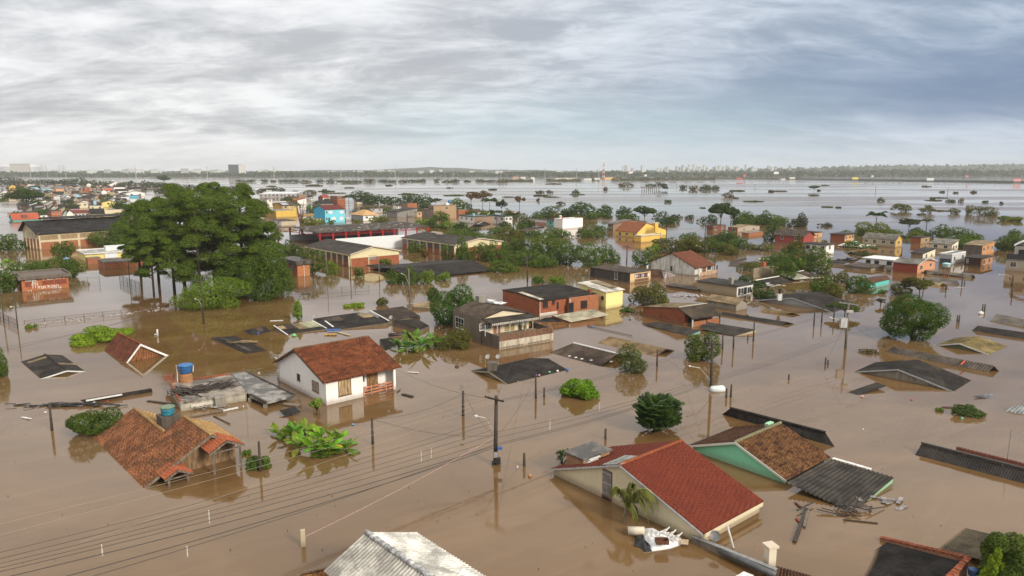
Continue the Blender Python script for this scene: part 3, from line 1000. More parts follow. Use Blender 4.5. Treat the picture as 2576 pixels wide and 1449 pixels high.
# ---- white house with old clay roof in the middle
def white_house():
 h = House('white_house', 'white house under a mottled red clay tile roof, standing clear of the water', 'house',
              b1(707, 1134), b1(1403, 972), apex=b1(412, 570), far=b1(237, 925))
 ez = zat(h.a0, b1(700, 880)[1])
 yl, zl = h.onV(b1(228, 690))
 pr = [(0, ez), (h.ay, h.az), (h.W, zl)]
 rec = h.onU(b1(1070, 900))[0]; L = h.L
 wm = paint((.80, .78, .75), .28)
 # body: left block full depth, right block set back behind the veranda
 h.walls(pr, wm, x1=rec)
 dv = 1.5
 sl = (h.az - ez) / h.ay
 h.walls([(dv, ez + sl * dv), (h.ay, h.az), (h.W, zl)], wm, x0=rec + .003, x1=L - .25, name='veranda_wall')
 h.roof(pr, T_OLD, oe=.42, os=.5, kind='corr', pitch=.25, amp=.05, rows=22, step=.035)
 h.ridge(pr, tiles(((.16, .07, .04), (.26, .13, .07), (.12, .08, .05)), .4, .4, mossamt=.4), oe=.42, r=.13)
 h.fascia(pr, wood((.11, .05, .03)), x=0, oe=.42, h=.2, os=.5)
 h.fascia(pr, wood((.09, .055, .04)), x=L, oe=.42, h=.2, os=.5, name='verge')
 for t in (.15, .5, .8):
  a = h.P(-.36, h.ay + (h.W - h.ay) * t, h.az + (zl - h.az) * t - .12)
  link('rafter_end', MB().bar(a, a + h.u * .5, .09), WOOD, h.root)
 fr = wood((.18, .10, .05))
 h.open_px('v', b1(413, 815), b1(443, 892), frame=plain((.25, .24, .22)), nx=1, ny=3, fw=.04)
 h.open_px('v', b1(563, 882), b1(630, 1008), frame=wood((.2, .15, .11)), pane=wood((.33, .26, .19)), nx=4, fw=.05)
 h.open_px('u', b1(826, 890), b1(948, 1010), frame=fr, pane=wood((.42, .30, .16)), nx=4, fw=.07)
 h.open_px('u', b1(1070, 820), b1(1148, 912), frame=fr, pane=SHUTTER, nx=3, fw=.06, off=dv)
 h.open_px('u', b1(1180, 790), b1(1285, 985), name='door', frame=fr, pane=wood((.26, .15, .06)), nx=4, fw=.07, off=dv)
 # veranda: floor, corner pillar, timber rail
 link('floor', MB().boxv(h.P(rec + .004, .05, -.4), h.u * (L - rec - .02), h.v * (dv - .06), Vector((0, 0, .42))), CONC, h.root)
 link('pillar', MB().boxv(h.P(L - .3, .0, -1), h.u * .28, h.v * .28, Vector((0, 0, 1 + ez + .02))), wm, h.root)
 link('side_wall', MB().boxv(h.P(L - .25, .3, -1), h.u * .2, h.v * (dv - .3), Vector((0, 0, 1 + ez))), paint((.7, .66, .62), .3), h.root)
 return h
_wh = white_house()
def white_rail(h):
 rec = h.onU(b1(1070, 900))[0]; L = h.L
 sal = wood((.50, .20, .11))
 mb = MB()
 for z in (.18, .52, .86):
  mb.boxv(h.P(rec + .02, .0, z), h.u * (L - rec - .34), h.v * .05, Vector((0, 0, .17)))
 n = 4
 for i in range(n + 1):
  mb.boxv(h.P(rec + .03 + (L - rec - .45) * i / n, -.06, -.5), h.u * .1, h.v * .055, Vector((0, 0, 1.62)))
 link('railing', mb, sal, h.root)
 # small rear balcony on the far left corner
 W = h.W
 link('balcony', MB().boxv(h.P(.3, W + .003, -1), h.u * 2.6, h.v * 1.3, Vector((0, 0, 2.0))), paint((.55, .52, .47), .8), h.root)
 mb = MB()
 for y in (W + .05, W + .65, W + 1.25):
  mb.bar(h.P(.35, y, 1), h.P(.35, y, 2.6 if y > W + 1 else 1.6), .05)
 mb.bar(h.P(.35, W + .05, 1.6), h.P(.35, W + 1.25, 1.6), .05)
 link('balcony_rail', mb, STEEL, h.root)
 link('drain_pipe', MB().tube([h.P(-.06, W - .1, -.5), h.P(-.06, W - .1, 2.5), h.P(-.3, W + .25, 2.75)], .05, 6), PVC, h.root)
white_rail(_wh)
# ---- orange tiled house with two porch gables, lower left
def orange_house():
 e1 = G(c0(1445, 570), -.02); e0 = G(c0(940, 62), -.02)
 u = (e0 - e1); u.z = 0; L = u.length; u.normalize()
 v = Vector((-u.y, u.x, 0))
 if v.dot(Vector((1, .3, 0))) < 0: v = -v
 y2, zz2 = onplane(c0(2112, 42), e1, v)
 sl = zz2 / y2
 P = lambda x, y, z: Vector((e1.x, e1.y, 0)) + u * x + v * y + Vector((0, 0, z))
 root = thing('orange_tiled_house', 'sunken house with large lichened orange clay roof and two porch gables', 'house', P(L / 2, y2, 0))
 HOUSES.append((root, (420, 1150)))
 root['desc'] = ''
 # ridge 1 (far part) lower, ridge 2 (near part) higher
 y1 = onplane(b0(1345, 1205), e0, v)
 Y1, Z1 = y1
 Z1 = sl * Y1
 xs = L * .42                       # where the taller near block starts
 zr = lambda y: sl * y
 t0, t1 = P(0, y2, zr(y2)), P(xs, y2, zr(y2))
 MBs = MB()
 MBs.corr(t1, t0, P(0, -.4, zr(-.4)), P(xs, -.4, zr(-.4)), .25, .04, 26, .04)
 MBs.corr(P(L, Y1, Z1), P(xs + .003, Y1, Z1), P(xs + .003, -.4, zr(-.4)), P(L, -.4, zr(-.4)), .25, .04, 22, .04)
 link('roof', MBs, T_ORANGE, root)
 rs = sl * .9
 m2 = MB()
 m2.corr(t0, t1, P(xs, y2 * 1.45, zr(y2) - rs * y2 * .45), P(0, y2 * 1.45, zr(y2) - rs * y2 * .45), .25, .04, 10, .04)
 m2.corr(P(xs - 1.5, Y1, Z1), P(L, Y1, Z1), P(L, Y1 * 2, 0), P(xs - 1.5, Y1 * 2, 0), .25, .04, 18, .04)
 link('rear_roof', m2, T_TAN, root)  # paler tan takes in this slope's different light along with its lichen
 for (ya, za_, xa, xb) in ((y2, zr(y2), 0, xs), (Y1, Z1, xs, L)):
  rc = MB(); n = int((xb - xa) / .4)
  for i in range(n):
   rc.tube([P(xa + (xb - xa) * i / n, ya, za_ + .05), P(xa + (xb - xa) * (i + 1) / n - .02, ya, za_ + .05)], [.15, .12], 7)
  link('ridge_cap', rc, T_TAN, root, True)
 vg = MB()
 vg.bar(P(-.03, -.3, zr(-.3) - .06), P(-.03, y2, zr(y2) - .06), .06, .18)
 vg.bar(P(-.03, y2, zr(y2) - .06), P(-.03, y2 * 1.45, zr(y2) - rs * y2 * .45 - .06), .06, .18)
 link('verge', vg, GREYWOOD, root)
 # timber gable wall, set back under the roof
 w = MB()
 w.face(P(.9, .8, -.6), P(.9, y2 * 1.42, -.6), P(.9, y2 * 1.42, zr(y2) - rs * y2 * .42 - .15), P(.9, y2, zr(y2) - .15), P(.9, .8, zr(.8) - .15))
 link('gable_wall', w, wood((.20, .12, .06)), root)
 w = MB()
 w.face(P(xs, .5, -.6), P(xs, y2 * 1.42, -.6), P(xs, y2 * 1.42, .3), P(xs, y2, zr(y2) - .08), P(xs, .5, zr(.5) - .08))
 w.face(P(.9, y2 * 1.42, -.6), P(xs, y2 * 1.42, -.6), P(xs, y2 * 1.42, zr(y2) - rs * y2 * .42 - .15), P(.9, y2 * 1.42, zr(y2) - rs * y2 * .42 - .15))
 link('wall', w, wood((.17, .12, .08)), root)
 # porch gables reaching out in front
 def porch(ya, yb, zt, out, nm):
  ym = (ya + yb) / 2; z_e = zt - (yb - ya) * .5 * .52
  mb = MB()
  mb.corr(P(-out, ym, zt), P(.9, ym, zt), P(.9, ya, z_e), P(-out, ya, z_e), .22, .035, 7, .035)
  mb.corr(P(.9, ym, zt), P(-out, ym, zt), P(-out, yb, z_e), P(.9, yb, z_e), .22, .035, 7, .035)
  link('porch_roof', mb, T_FRESH, root)
  b = MB()
  b.bar(P(-out + .05, ya, z_e - .1), P(-out + .05, ym, zt - .1), .07, .14); b.bar(P(-out + .05, ym, zt - .1), P(-out + .05, yb, z_e - .1), .07, .14)
  b.bar(P(-out + .2, ya + .3, z_e - .12), P(-out + .2, yb - .3, z_e - .12), .09)
  link('porch_beam', b, GREYWOOD, root)
  for y in (ya + .35, yb - .35):
   link('porch_post', MB().bar(P(-out + .2, y, -.6), P(-out + .2, y, z_e - .1), .14), GREYWOOD, root)
 porch(y2 * .86, y2 * 1.40, zr(y2) * .93, 1.5, 'porch')
 porch(y2 * .22, y2 * .62, zr(y2) * .42, 1.2, 'porch')
 # chimney block that carries the water tank
 cx, cyy = xs + 1.6, Y1 + .9
 link('tank_stand', MB().boxv(P(cx - .75, cyy - .75, -.3), u * 1.5, v * 1.5, Vector((0, 0, zr(y2) + .3))), grime((.10, .075, .06)), root)
 return P(cx, cyy, zr(y2) + .0)
_ts = orange_house()
_r = tank(px_of(_ts), 35, 25, 'turquoise water tank with mossy lid on the dark stand of the orange roof', z=_ts.z + .003, body=(.035, .22, .30), lid=(.16, .22, .14))
# ---- flat concrete roof with the blue tank and charred boards
def flat_house():
 h = House('flat_roofed_house', 'drowned house with stained flat concrete roof and terracotta kerb', 'house',
              z5(560, 590), z5(1560, 432), z5(160, 330), za=.95)
 L, W = h.L, h.W
 link('wall', MB().boxv(h.P(.06, .06, -1), h.u * (L - .12), h.v * (W - .12), Vector((0, 0, 1.75))), grime((.42, .40, .32), (.10, .09, .07), .5), h.root)
 link('roof_slab', MB().boxv(h.P(0, 0, .755), h.u * L, h.v * W, Vector((0, 0, .2))), slabm((.27, .23, .19)), h.root)
 k = MB()
 k.boxv(h.P(-.05, .3, .958), h.u * .22, h.v * (W - .3), Vector((0, 0, .14)))
 k.boxv(h.P(.18, W - .2, .958), h.u * (L - .2), h.v * .22, Vector((0, 0, .14)))
 link('kerb', k, tiles(((.34, .09, .04), (.26, .08, .04)), .3, .3, mossamt=.4), h.root)
 link('white_beam', MB().boxv(h.P(1.0, -.12, .25), h.u * (L * .38), h.v * .11, Vector((0, 0, .32))), paint((.66, .62, .54), .4), h.root)
 g = thing('flat_roof_annex', 'black stained concrete slab roof on stub pillars beside the white house', 'annex', G((650, 985)))
 A_, B_, C_, D_ = G(z5(1620, 500), .62), G(z5(1850, 590), .62), G(z5(2270, 478), .62), G(z5(1565, 135), .62)
 E_ = G(z5(1330, 150), .62); F_ = G(z5(1610, 470), .62)
 poly = [A_, B_, C_, D_, E_]
 n = MB(); n.prism([p - Vector((0, 0, .2)) for p in poly[::-1]][::-1], poly)
 link('roof_slab', n, slabm((.26, .245, .23)), g)
 for q in (B_, C_, A_):
  d = (E_ - q).normalized() * .35; q = q + d
  link('pillar', MB().box((q.x, q.y, -.2), .34, .34, 1.2), CONC, g)
 kb = MB(); kb.bar(B_ + Vector((0, 0, .02)), F_ + Vector((0, 0, .02)), .25, .2)
 kb.bar(D_ + Vector((0, 0, .03)), C_ + Vector((0, 0, .03)), .2, .12)
 link('kerb', kb, DARKWOOD, g)
 kk = MB().boxv(G(z5(1090, 545), .9) - Vector((0, 0, .9)), h.u * 1.0, h.v * 1.4, Vector((0, 0, 1.0)))
 link('corner_block', kk, CONC, g)
 return h
_fh = flat_house()
def lumber(name, label, c, n, ext, rg, z, ln=(.8, 2.2), ang=None, mats=DARKWOOD, pile=.35, w=.12):
 mb = MB()
 c = Vector(c)
 for i in range(n):
  a = (ang if ang is not None else rg.uniform(0, math.pi)) + rg.normal(0, .35)
  p = c + Vector((rg.normal() * ext[0], rg.normal() * ext[1], 0))
  zz = z + rg.rand() * pile
  l = rg.uniform(*ln)
  d = Vector((math.cos(a), math.sin(a), rg.normal() * .06)) * l / 2
  q = Vector((p.x, p.y, zz))
  mb.bar(q - d, q + d, w * rg.uniform(.7, 1.3), .05)
 o = solo(name, mb, mats, label, 'lumber pile', kind='stuff')
 return o
rg0 = np.random.RandomState(5)
for i, (px, lab, n) in enumerate(((z5(600, 450), 'pile of charred planks at the left of the flat roof', 34), (z5(880, 400), 'heap of charred planks in the middle of the flat roof', 46), (z5(1120, 345), 'heap of charred planks at the right of the flat roof', 40))):
 lumber('lumber_pile', lab, G(px, 1.0), n, (.75, .45), rg0, .98, ang=1.0 if i != 0 else -.5)
def brick_stand(px, w, hgt, label, z, mat=None):
 p = G(px, z); m = mpp(p); r = w * m / 2
 return solo('brick_stand', MB().lathe(p, [(r, 0), (r * .97, hgt)], 12), mat or brick((.40, .19, .08)), label, 'tank stand'), p + Vector((0, 0, hgt))
_bs, _tp = brick_stand(z5(660, 275), 30, 1.0, 'round brick stand under the blue tank on the flat roof', .95)
_bt = tank(px_of(_tp), 36, 25, 'royal blue water tank on brick stand over the flat roof', z=_tp.z + .003)
link('pipe', MB().tube([_tp + Vector((-.95, -.1, .9)), _tp + Vector((-.85, -.2, 0)), _tp + Vector((-.85, -.3, -.95))], .045, 6), PVC, _bt)
link('pipe', MB().tube([_tp + Vector((.95, -.1, .9)), _tp + Vector((.9, -.2, .2))], .045, 6), PVC, _bt)
solo('brick_block', MB().box(G(z5(405, 250), .95) + Vector((0, 0, .28)), .95, .5, .55, .2), brick((.26, .08, .05)), 'small dark topped brick block on the rear kerb of the flat roof', 'brick block')
# ---- simple gabled roofs sticking out of the water
def sunk_gable(name, label, A, B, apex, far=None, za=0.0, roofm=F_DARK, gm=None, trim=None, kind='corr', inset=.3, cat='house', pitch=.18, amp=.025, cap=None, step=0, rows=2, ragged=0.0, clampf=None, trimh=.16, desc=''):
 h = House(name, label, cat, A, B, apex=apex, far=far, za=za, desc=desc)
 pr = gprof(h, clampf)
 if za < .15: pr = [(-.5, za - .5 * (h.az - za) / h.ay)] + pr[1:]
 if pr[2][1] < .15:
  k = (pr[2][1] - h.az) / (pr[2][0] - h.ay); pr[2] = (pr[2][0] + .5, pr[2][1] + .5 * k)
 base = -1.0
 if gm is not None: h.walls(pr, gm, inset=0.0, x0=inset, x1=h.L - inset, base=base)
 h.roof(pr, roofm, oe=0, os=0, kind=kind, pitch=pitch, amp=amp, rows=rows, step=step, ragged=ragged)
 if cap is not None: h.ridge(pr, cap, oe=0, r=.11)
 if trim is not None: h.fascia(pr, trim, x=0, oe=0, h=trimh, os=0)
 h.prof = pr
 return h
h = sunk_gable('drowned_shack', 'small drowned dark sheet roof with white verge and two tan patches', b0(430, 865), b0(228, 692), b0(665, 790), b0(882, 796), gm=wood((.10, .07, .04)), trim=PVC, cap=F_DARK)
def patches(h, specs, mat=None):
 """replacement sheets lying on slope 0 or 1 at fractions along and down the slope"""
 pr = h.prof
 for (sl, x0, x1, f0, f1, m) in specs:
  (ta, za), (tb, zb) = (pr[1], pr[0]) if sl == 0 else (pr[1], pr[2])
  q = lambda x, f: h.P(h.L * x, ta + (tb - ta) * f, za + (zb - za) * f + .075)
  link('patch_sheet', MB().slab([q(x0, f0), q(x1, f0), q(x1, f1), q(x0, f1)], .02), m, h.root)
patches(h, [(0, .80, .88, .05, .75, N_TAN), (1, .36, .46, .05, .75, N_TAN)])
h = sunk_gable('drowned_tiled_house', 'small drowned clay roof with white verge boards round a brick tiled gable', b0(1265, 708), b0(1045, 585), b0(1405, 520), b0(1700, 642), roofm=tiles(((.09, .03, .02), (.15, .05, .03), (.20, .09, .05)), .25, .4, mossamt=.55), gm=tiles(((.10, .03, .015), (.33, .14, .06), (.16, .05, .025)), .3, .2, mossamt=.35), trim=plain((.78, .77, .75), .6), pitch=.27, amp=.045, step=.03, rows=10, trimh=.3, cap=T_OLD)
h = sunk_gable('drowned_house', 'broad charcoal sheet roof over a stained concrete gable, far right', b3(1838, 993), b3(2018, 880), b3(1300, 776), b3(866, 800), roofm=F_DARK, gm=grime((.30, .27, .22), (.06, .05, .04), .6), trim=plain((.40, .42, .42), .5), pitch=.18)
h = sunk_gable('drowned_green_house', 'ochre sheet roof with dark green gable and white verge beside the round mango tree', b3(2195, 622), b3(2385, 540), b3(1915, 516), b3(1652, 536), roofm=fibro((.17, .13, .055)), gm=paint((.05, .13, .06), .3), trim=PVC)
h = sunk_gable('drowned_grey_house', 'long charcoal roof with pale grey gable and small chimney, right of centre', b3(640, 200), b3(905, 126), b3(242, 60), (1884, 757), roofm=F_DARK, gm=paint((.34, .36, .37), .3), trim=plain((.42, .45, .47), .5))
link('chimney', MB().box(G(b3(115, 60), 1.2) + Vector((0, 0, .2)), .7, .7, 1.2), paint((.6, .6, .6), .5), h.root)
link('cowl', MB().lathe(G(b3(115, 60), 1.2) + Vector((0, 0, .8)), [(.25, 0), (.25, .7), (.4, .72), (.4, .85), (.2, .95)], 10), BLACK, h.root)
h = sunk_gable('drowned_house', 'charcoal drowned roof with a dark tank stand and two small dishes left of its ridge', b1(2510, 920), b2(552, 775), b1(2330, 800), roofm=fibro((.036, .030, .027)), gm=grime((.32, .26, .16)), trim=plain((.35, .30, .22), .6))
_p = h.P(.9, h.ay + .5, h.az)
link('tank_stand', MB().box(_p + Vector((0, 0, .3)), 1.15, 1.15, 1.3), grime((.12, .10, .08)), h.root)
dish(px_of(_p + Vector((-.5, .4, 1.0))), 13, 'left one of two pale dishes on the dark tank stand', z=_p.z + .95)
dish(px_of(_p + Vector((.7, .4, 1.0))), 13, 'right one of two pale dishes on the dark tank stand', z=_p.z + .95)
h = sunk_gable('drowned_house', 'ochre ribbed roof with dark open gable end, middle of the flood', b2(1430, 640), b2(864, 508), b2(1540, 572), b2(1640, 590), roofm=fibro((.15, .105, .055)), gm=BLACK, trim=wood((.16, .07, .05)))  # gable wall coloured black for the shade inside the open end
def sheet_roof(name, label, hi0, hi1, lo1, lo0, zh, zl, mat, cat='roof', pitch=.18, amp=.025, rows=2, step=0.0, ragged=.0, back=True, th=.05, ridge=None, group=None, desc='', vert=True):
 """a single slope with its real thickness, and the mirrored slope behind the ridge"""
 a, b = G(hi0, zh), G(hi1, zh)
 c, d = G(lo1, zl), G(lo0, zl)
 root = thing(name, label, cat, ((a + c) / 2).to_2d().to_3d(), group)
 root['desc'] = desc; HOUSES.append((root, px_of((a + c) / 2)))
 mb = MB().corr(a, b, c, d, pitch, amp, rows, step, ragged=ragged)
 n = (b - a).cross(d - a).normalized()
 if n.z < 0: n = -n
 mb.slab([q - n * (amp + .02) for q in (a, b, c, d)], th)
 link('roof', mb, mat, root)
 if back:
  q0 = a * 2 - d; q1 = b * 2 - c
  q0.z = zl; q1.z = zl
  mb = MB().slab([a + Vector((0, 0, -.01)), b + Vector((0, 0, -.01)), q1, q0], th)
  link('rear_slope', mb, mat, root)
 if ridge is not None:
  link('ridge_cap', MB().tube([a + Vector((0, 0, .04)), b + Vector((0, 0, .04))], .12, 6), ridge, root)
 return root
h = sheet_roof('drowned_roof', 'brown ribbed roof with white ridge flashing and four white sheets along its edge', b2(615, 512), b2(1052, 618), b2(885, 745), b2(375, 606), .95, 0, F_BROWN, ridge=plain((.72, .71, .68), .5))
for i in range(5):
 q = G(b2(575 + i * 62 + (i > 2) * 30 + (i > 3) * 140, 640 + i * 14), .32)
 solo('white_brick', MB().box(q, .35, .16, .1, .4), plain((.72, .72, .7), .5), 'white brick holding down the brown ribbed roof', 'brick', group='white bricks on the brown ribbed roof')
sheet_roof('drowned_roof', 'long ribbed grey brown strip of roof with an orange pole lying on it', b3(1252, 547), b3(2262, 735), b3(2195, 800), b3(1182, 600), .75, .0, fibro((.12, .10, .085)), pitch=.34, amp=.06)
solo('orange_pole', MB().tube([G(b3(1930, 725), .62), G(b3(1975, 686), .66)], .09, 6), plain((.6, .10, .04), .6), 'short orange red pole lying across the long ribbed strip roof', 'pole')
sheet_roof('drowned_roof', 'grey ribbed roof touching the right edge, upper of two', b3(2286, 216), b3(2620, 285), b3(2600, 360), b3(2216, 292), .8, 0, fibro((.13, .115, .10)), pitch=.34, amp=.06)
sheet_roof('drowned_roof', 'narrow dark ribbed roof at the right edge, lower of two', b3(2100, 336), b3(2620, 410), b3(2600, 478), b3(2040, 386), .7, 0, F_DARK)
sheet_roof('drowned_sheet', 'grey scrap of corrugated sheet at the right edge near the small bush', b3(2478, 1130), b3(2640, 1160), b3(2600, 1235), b3(2375, 1195), .5, .0, fibro((.24, .25, .26)), pitch=.34, amp=.06)
sheet_roof('drowned_sheet', 'half sunk grey roof corner with white edge, right of the charcoal roof', b3(2060, 1036), b3(2240, 1018), b3(2275, 1052), b3(2200, 1072), .22, -.02, fibro((.16, .17, .19)), back=False)
sheet_roof('drowned_sheet', 'curved dark sheet half sunk in front of the concrete gable', b3(1090, 902), b3(1180, 936), b3(885, 1036), b3(785, 1008), .42, -.02, F_DARK, back=False)
sheet_roof('drowned_roof', 'dark corrugated roof edge behind the mint green house', b2(2185, 1163), b3(575, 1408), b3(470, 1450), b2(2105, 1222), .85, -.02, fibro((.034, .030, .028)), ridge=F_DARK)
sheet_roof('drowned_roof', 'thin dark strip of roof with pale open end right of the brick house', b2(2106, 198), b3(200, 300), b3(128, 335), b2(2090, 228), .45, 0, F_DARK)
sheet_roof('drowned_roof', 'thin ochre strip of roof with dark open end left of the small poles', b3(-60, 158), b3(250, 202), b3(165, 222), b3(-80, 190), .45, 0, F_TAN)
# dark wall top and roofs on the far right
def wall_strip():
 e = thing('drowned_wall', 'long dark wall top with corrugated roof edges at the right border', 'wall', G((2440, 1155)))
 a, b = G(c3(1535, 112), .75), G(c3(2700, 405), .75)
 d = (b - a).normalized(); n = Vector((-d.y, d.x, 0))
 link('wall', MB().boxv(Vector((a.x, a.y, -1)), b - a, n * .25, Vector((0, 0, 1.75))), grime((.12, .09, .07)), e)
 link('coping', MB().bar(a + Vector((0, 0, .04)) - n * .05, b + Vector((0, 0, .04)) - n * .05, .12, .1), plain((.12, .12, .11), .5), e)
 f = -n if (-n).y < 0 else n
 m = MB().corr(a + f * .06 - Vector((0, 0, .2)), b + f * .06 - Vector((0, 0, .2)), b + f * 1.6 - Vector((0, 0, .85)), a + f * 1.6 - Vector((0, 0, .85)), .18, .025, 2)
 link('front_roof', m, F_DARK, e)
 a2 = a.lerp(b, .31)
 m = MB().corr(a2 - f * .3 + Vector((0, 0, .28)), b - f * .3 + Vector((0, 0, .28)), b - f * 1.5 + Vector((0, 0, -.1)), a2 - f * 1.5 + Vector((0, 0, -.1)), .3, .05, 2)
 link('rear_roof', m, fibro((.10, .09, .09)), e)
 m = MB().boxv(a2 - f * .28 - Vector((0, 0, .5)), b - a2, -f * .2, Vector((0, 0, .76)))
 link('brick_course', m, brick((.22, .07, .04)), e)
 link('pipe', MB().tube([Vector((0, 0, 0)) + a2.lerp(b, .6) + f * .12 + Vector((0, 0, .1)), a2.lerp(b, .6) + f * .12 - Vector((0, 0, .9))], .05, 6), plain((.1, .1, .1)), e)
wall_strip()
def corner_house():
 e = thing('corner_house', 'dark corrugated roof edged with terracotta tiles in the bottom right corner', 'house', G((2330, 1440)))
 a, b = G(c3(1128, 1072), .1), G(c3(2008, 1275), 1.0)
 c = G(c3(1800, 1480), 1.0)
 a2 = G(c3(1400, 1195), .3)
 n = (c - b); n.z = 0
 n.normalize()
 lo_b = b + Vector((0, 0, -.25)); lo_a = a + (b - a) * .1 + Vector((0, 0, -.1))
 base_r = c + Vector((0, 0, -.25)) + n * 2.5
 base_l = lo_a + n * 6.0 - (b - a).normalized() * .8; base_l.z = -.35
 link('roof', MB().corr(lo_b, base_r, base_l, lo_a, .2, .035, 3), fibro((.030, .027, .025)), e)
 def kerb(p, q, k):
  mb = MB()
  for i in range(k):
   s, t = p.lerp(q, i / k), p.lerp(q, (i + .96) / k)
   mb.bar(s + Vector((0, 0, .06)), t + Vector((0, 0, .09)), .32, .1)
  link('tile_coping', mb, tiles(((.34, .10, .05), (.27, .08, .04), (.40, .16, .09)), .5, .5, mossamt=.25), e)
  w = MB().slab([p, q, Vector((q.x, q.y, -.6)), Vector((p.x, p.y, -.6))], .15)
  link('parapet', w, brick((.34, .16, .09)), e)
 kerb(a, b, 18); kerb(b, c + n * 2.5, 14)
 f = thing('drowned_roof', 'olive brown corrugated roof sliding into the water behind the corner house', 'roof', G((2420, 1370)))
 m = MB().corr(G(c3(2340, 1345), .75), G(c3(2640, 1130), .75), G(c3(1905, 955), -.1), G(c3(1640, 1165), -.1), .19, .035, 3, ragged=.12)
 link('roof', m, fibro((.10, .082, .055)), f)
corner_house()
tank(c3(2045, 1440), 23, 20, 'dark blue water tank beside the tree in the bottom right corner', z=.6, body=(.02, .06, .16))
# pale corrugated roof, bottom centre
def pale_roof():
 e = thing('pale_corrugated_house', 'large pale grey corrugated roof with capped ridge at the bottom edge', 'house', G((1010, 1430)))
 zr, zl = 3.2, 1.9
 r0, r1 = G(c1(1105, 1018), zr), G(c1(1760, 1475), zr)
 d = (r1 - r0).normalized(); n = Vector((-d.y, d.x, 0))
 if n.x > 0: n = -n
 r1 = r0 + d * 14
 wl = abs((G(c1(625, 1357), zl) - r0).dot(n)); wr = abs((G(c1(1590, 1003), zl) - r0).dot(n))
 fm = fibro((.36, .345, .315), bumpy=False)
 k = (zr - zl)
 l0 = r0 + n * wl - Vector((0, 0, k)); l1 = r1 + n * wl - Vector((0, 0, k))
 sft = d.dot(G(c1(1590, 1003), zl) - r0)
 q0 = r0 - n * wr - Vector((0, 0, k)); q1 = r1 - n * wr - Vector((0, 0, k))
 link('roof', MB().corr(r0, r1, l1, l0, .26, .05, 3, 0, 6), fm, e)
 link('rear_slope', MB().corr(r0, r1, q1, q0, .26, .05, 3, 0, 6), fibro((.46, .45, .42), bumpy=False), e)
 rc = MB(); n_ = 26
 for i in range(n_):
  rc.tube([r0 + d * (14 * i / n_) + Vector((0, 0, .06)), r0 + d * (14 * (i + .95) / n_) + Vector((0, 0, .06))], [.17, .13], 8)
 link('ridge_cap', rc, plain((.55, .55, .55), .5, 0, .6), e, True)
 w = MB()
 w.face(l0 - n * .3 + d * .4, Vector((l0.x, l0.y, -1)) - n * .3 + d * .4, Vector((q0.x, q0.y, -1)) + n * .3 + d * .4, q0 + n * .3 + d * .4, r0 + d * .4 - Vector((0, 0, .1)))
 w.face(l0 - n * .3 + d * .4 - Vector((0, 0, .05)), l1 - n * .3, Vector((l1.x, l1.y, -1)) - n * .3, Vector((l0.x, l0.y, -1)) - n * .3 + d * .4)
 w.face(q0 + n * .3 + d * .4 - Vector((0, 0, .05)), q1 + n * .3, Vector((q1.x, q1.y, -1)) + n * .3, Vector((q0.x, q0.y, -1)) + n * .3 + d * .4)
 link('wall', w, grime((.36, .33, .28)), e)
 f = thing('tiled_lean_to', 'old brown clay tiled lean-to at the bottom edge beside the pale roof', 'lean-to', G((800, 1445)))
 t0, t1 = G(c1(745, 1375), 1.5), G(c1(850, 1500), 1.5)
 b0_, b1_ = G(c1(450, 1440), 1.0), G(c1(500, 1600), 1.0)
 link('roof', MB().corr(t0, t1, b1_, b0_, .24, .06, 5, .04), tiles(((.36, .17, .05), (.28, .12, .04), (.44, .24, .09), (.10, .05, .03)), .24, .4, mossamt=.5), f)
 link('parapet', MB().bar(t0 + Vector((.1, 0, -.1)), t1 + Vector((.1, 0, -.1)), .25, .5), paint((.40, .26, .12), .6), f)
 link('verge', MB().bar(t0, b0_, .2, .12), T_BROWN, f)
pale_roof()
# boundary wall running out of the bottom edge from the red-roofed house
def boundary():
 e = thing('boundary_wall', 'low dark boundary wall with grey gutter pipe running to the bottom edge', 'wall', G((1850, 1400)))
 a, b = G(c2(1800, 1058), .42), G(c2(2640, 1395), .55)
 d = (b - a); dn = d.normalized(); n = Vector((-dn.y, dn.x, 0))
 link('wall', MB().boxv(Vector((a.x, a.y, -1)), Vector((d.x, d.y, 0)), n * .22, Vector((0, 0, 1.42))), grime((.20, .18, .16)), e)
 link('coping', MB().bar(a + n * .1 + Vector((0, 0, .03)), b + n * .1 + Vector((0, 0, .03)), .3, .06), plain((.26, .26, .26), .6), e)
 p, q = G(c2(2080, 1195), .35), G(c2(2640, 1440), .5)
 link('gutter_pipe', MB().tube([p, p.lerp(q, .4), q], .19, 10), plain((.10, .105, .11), .35, .2), e, True)
 dish(c2(2030, 1125), 26, 'grey satellite dish on the low wall by the red roof', z=.45, face=(-.3, -.7, .45), col=(.22, .22, .22))
 w = thing('white_post_chimney', 'slim whitewashed brick chimney by the bottom edge, right of the red roof', 'chimney', G(c2(2545, 1345)))
 q = G(c3(12, 1365), .0); m = mpp(q); hh = zat(q, c3(0, 1150)[1])
 link('shaft', MB().box((q.x, q.y, hh / 2 - .3), .52, .52, hh + .6, .3), paint((.66, .58, .46), .5), w)
 link('cap', MB().box((q.x, q.y, hh + .05), .72, .72, .14, .3), paint((.6, .5, .4), .6), w)
 r = thing('drowned_roof', 'brown tiled roof just awash in front of the slim white chimney', 'roof', G((1990, 1440)))
 m_ = MB().corr(G(c3(20, 1330), .12), G(c3(420, 1440), .05), G(c3(500, 1600), .05), G(c3(-60, 1600), .12), .25, .04, 8, .03)
 link('roof', m_, T_BROWN, r)
 s_ = MB().slab([G(c2(2235, 1450), 1.2), G(c2(2320, 1402), 1.2), G(c2(2420, 1440), 1.2), G(c2(2400, 1520), 1.2)], .08)
 solo('white_canopy', s_, plain((.7, .7, .7), .5), 'corner of a white canopy at the bottom edge below the floating rubbish', 'canopy')
boundary()
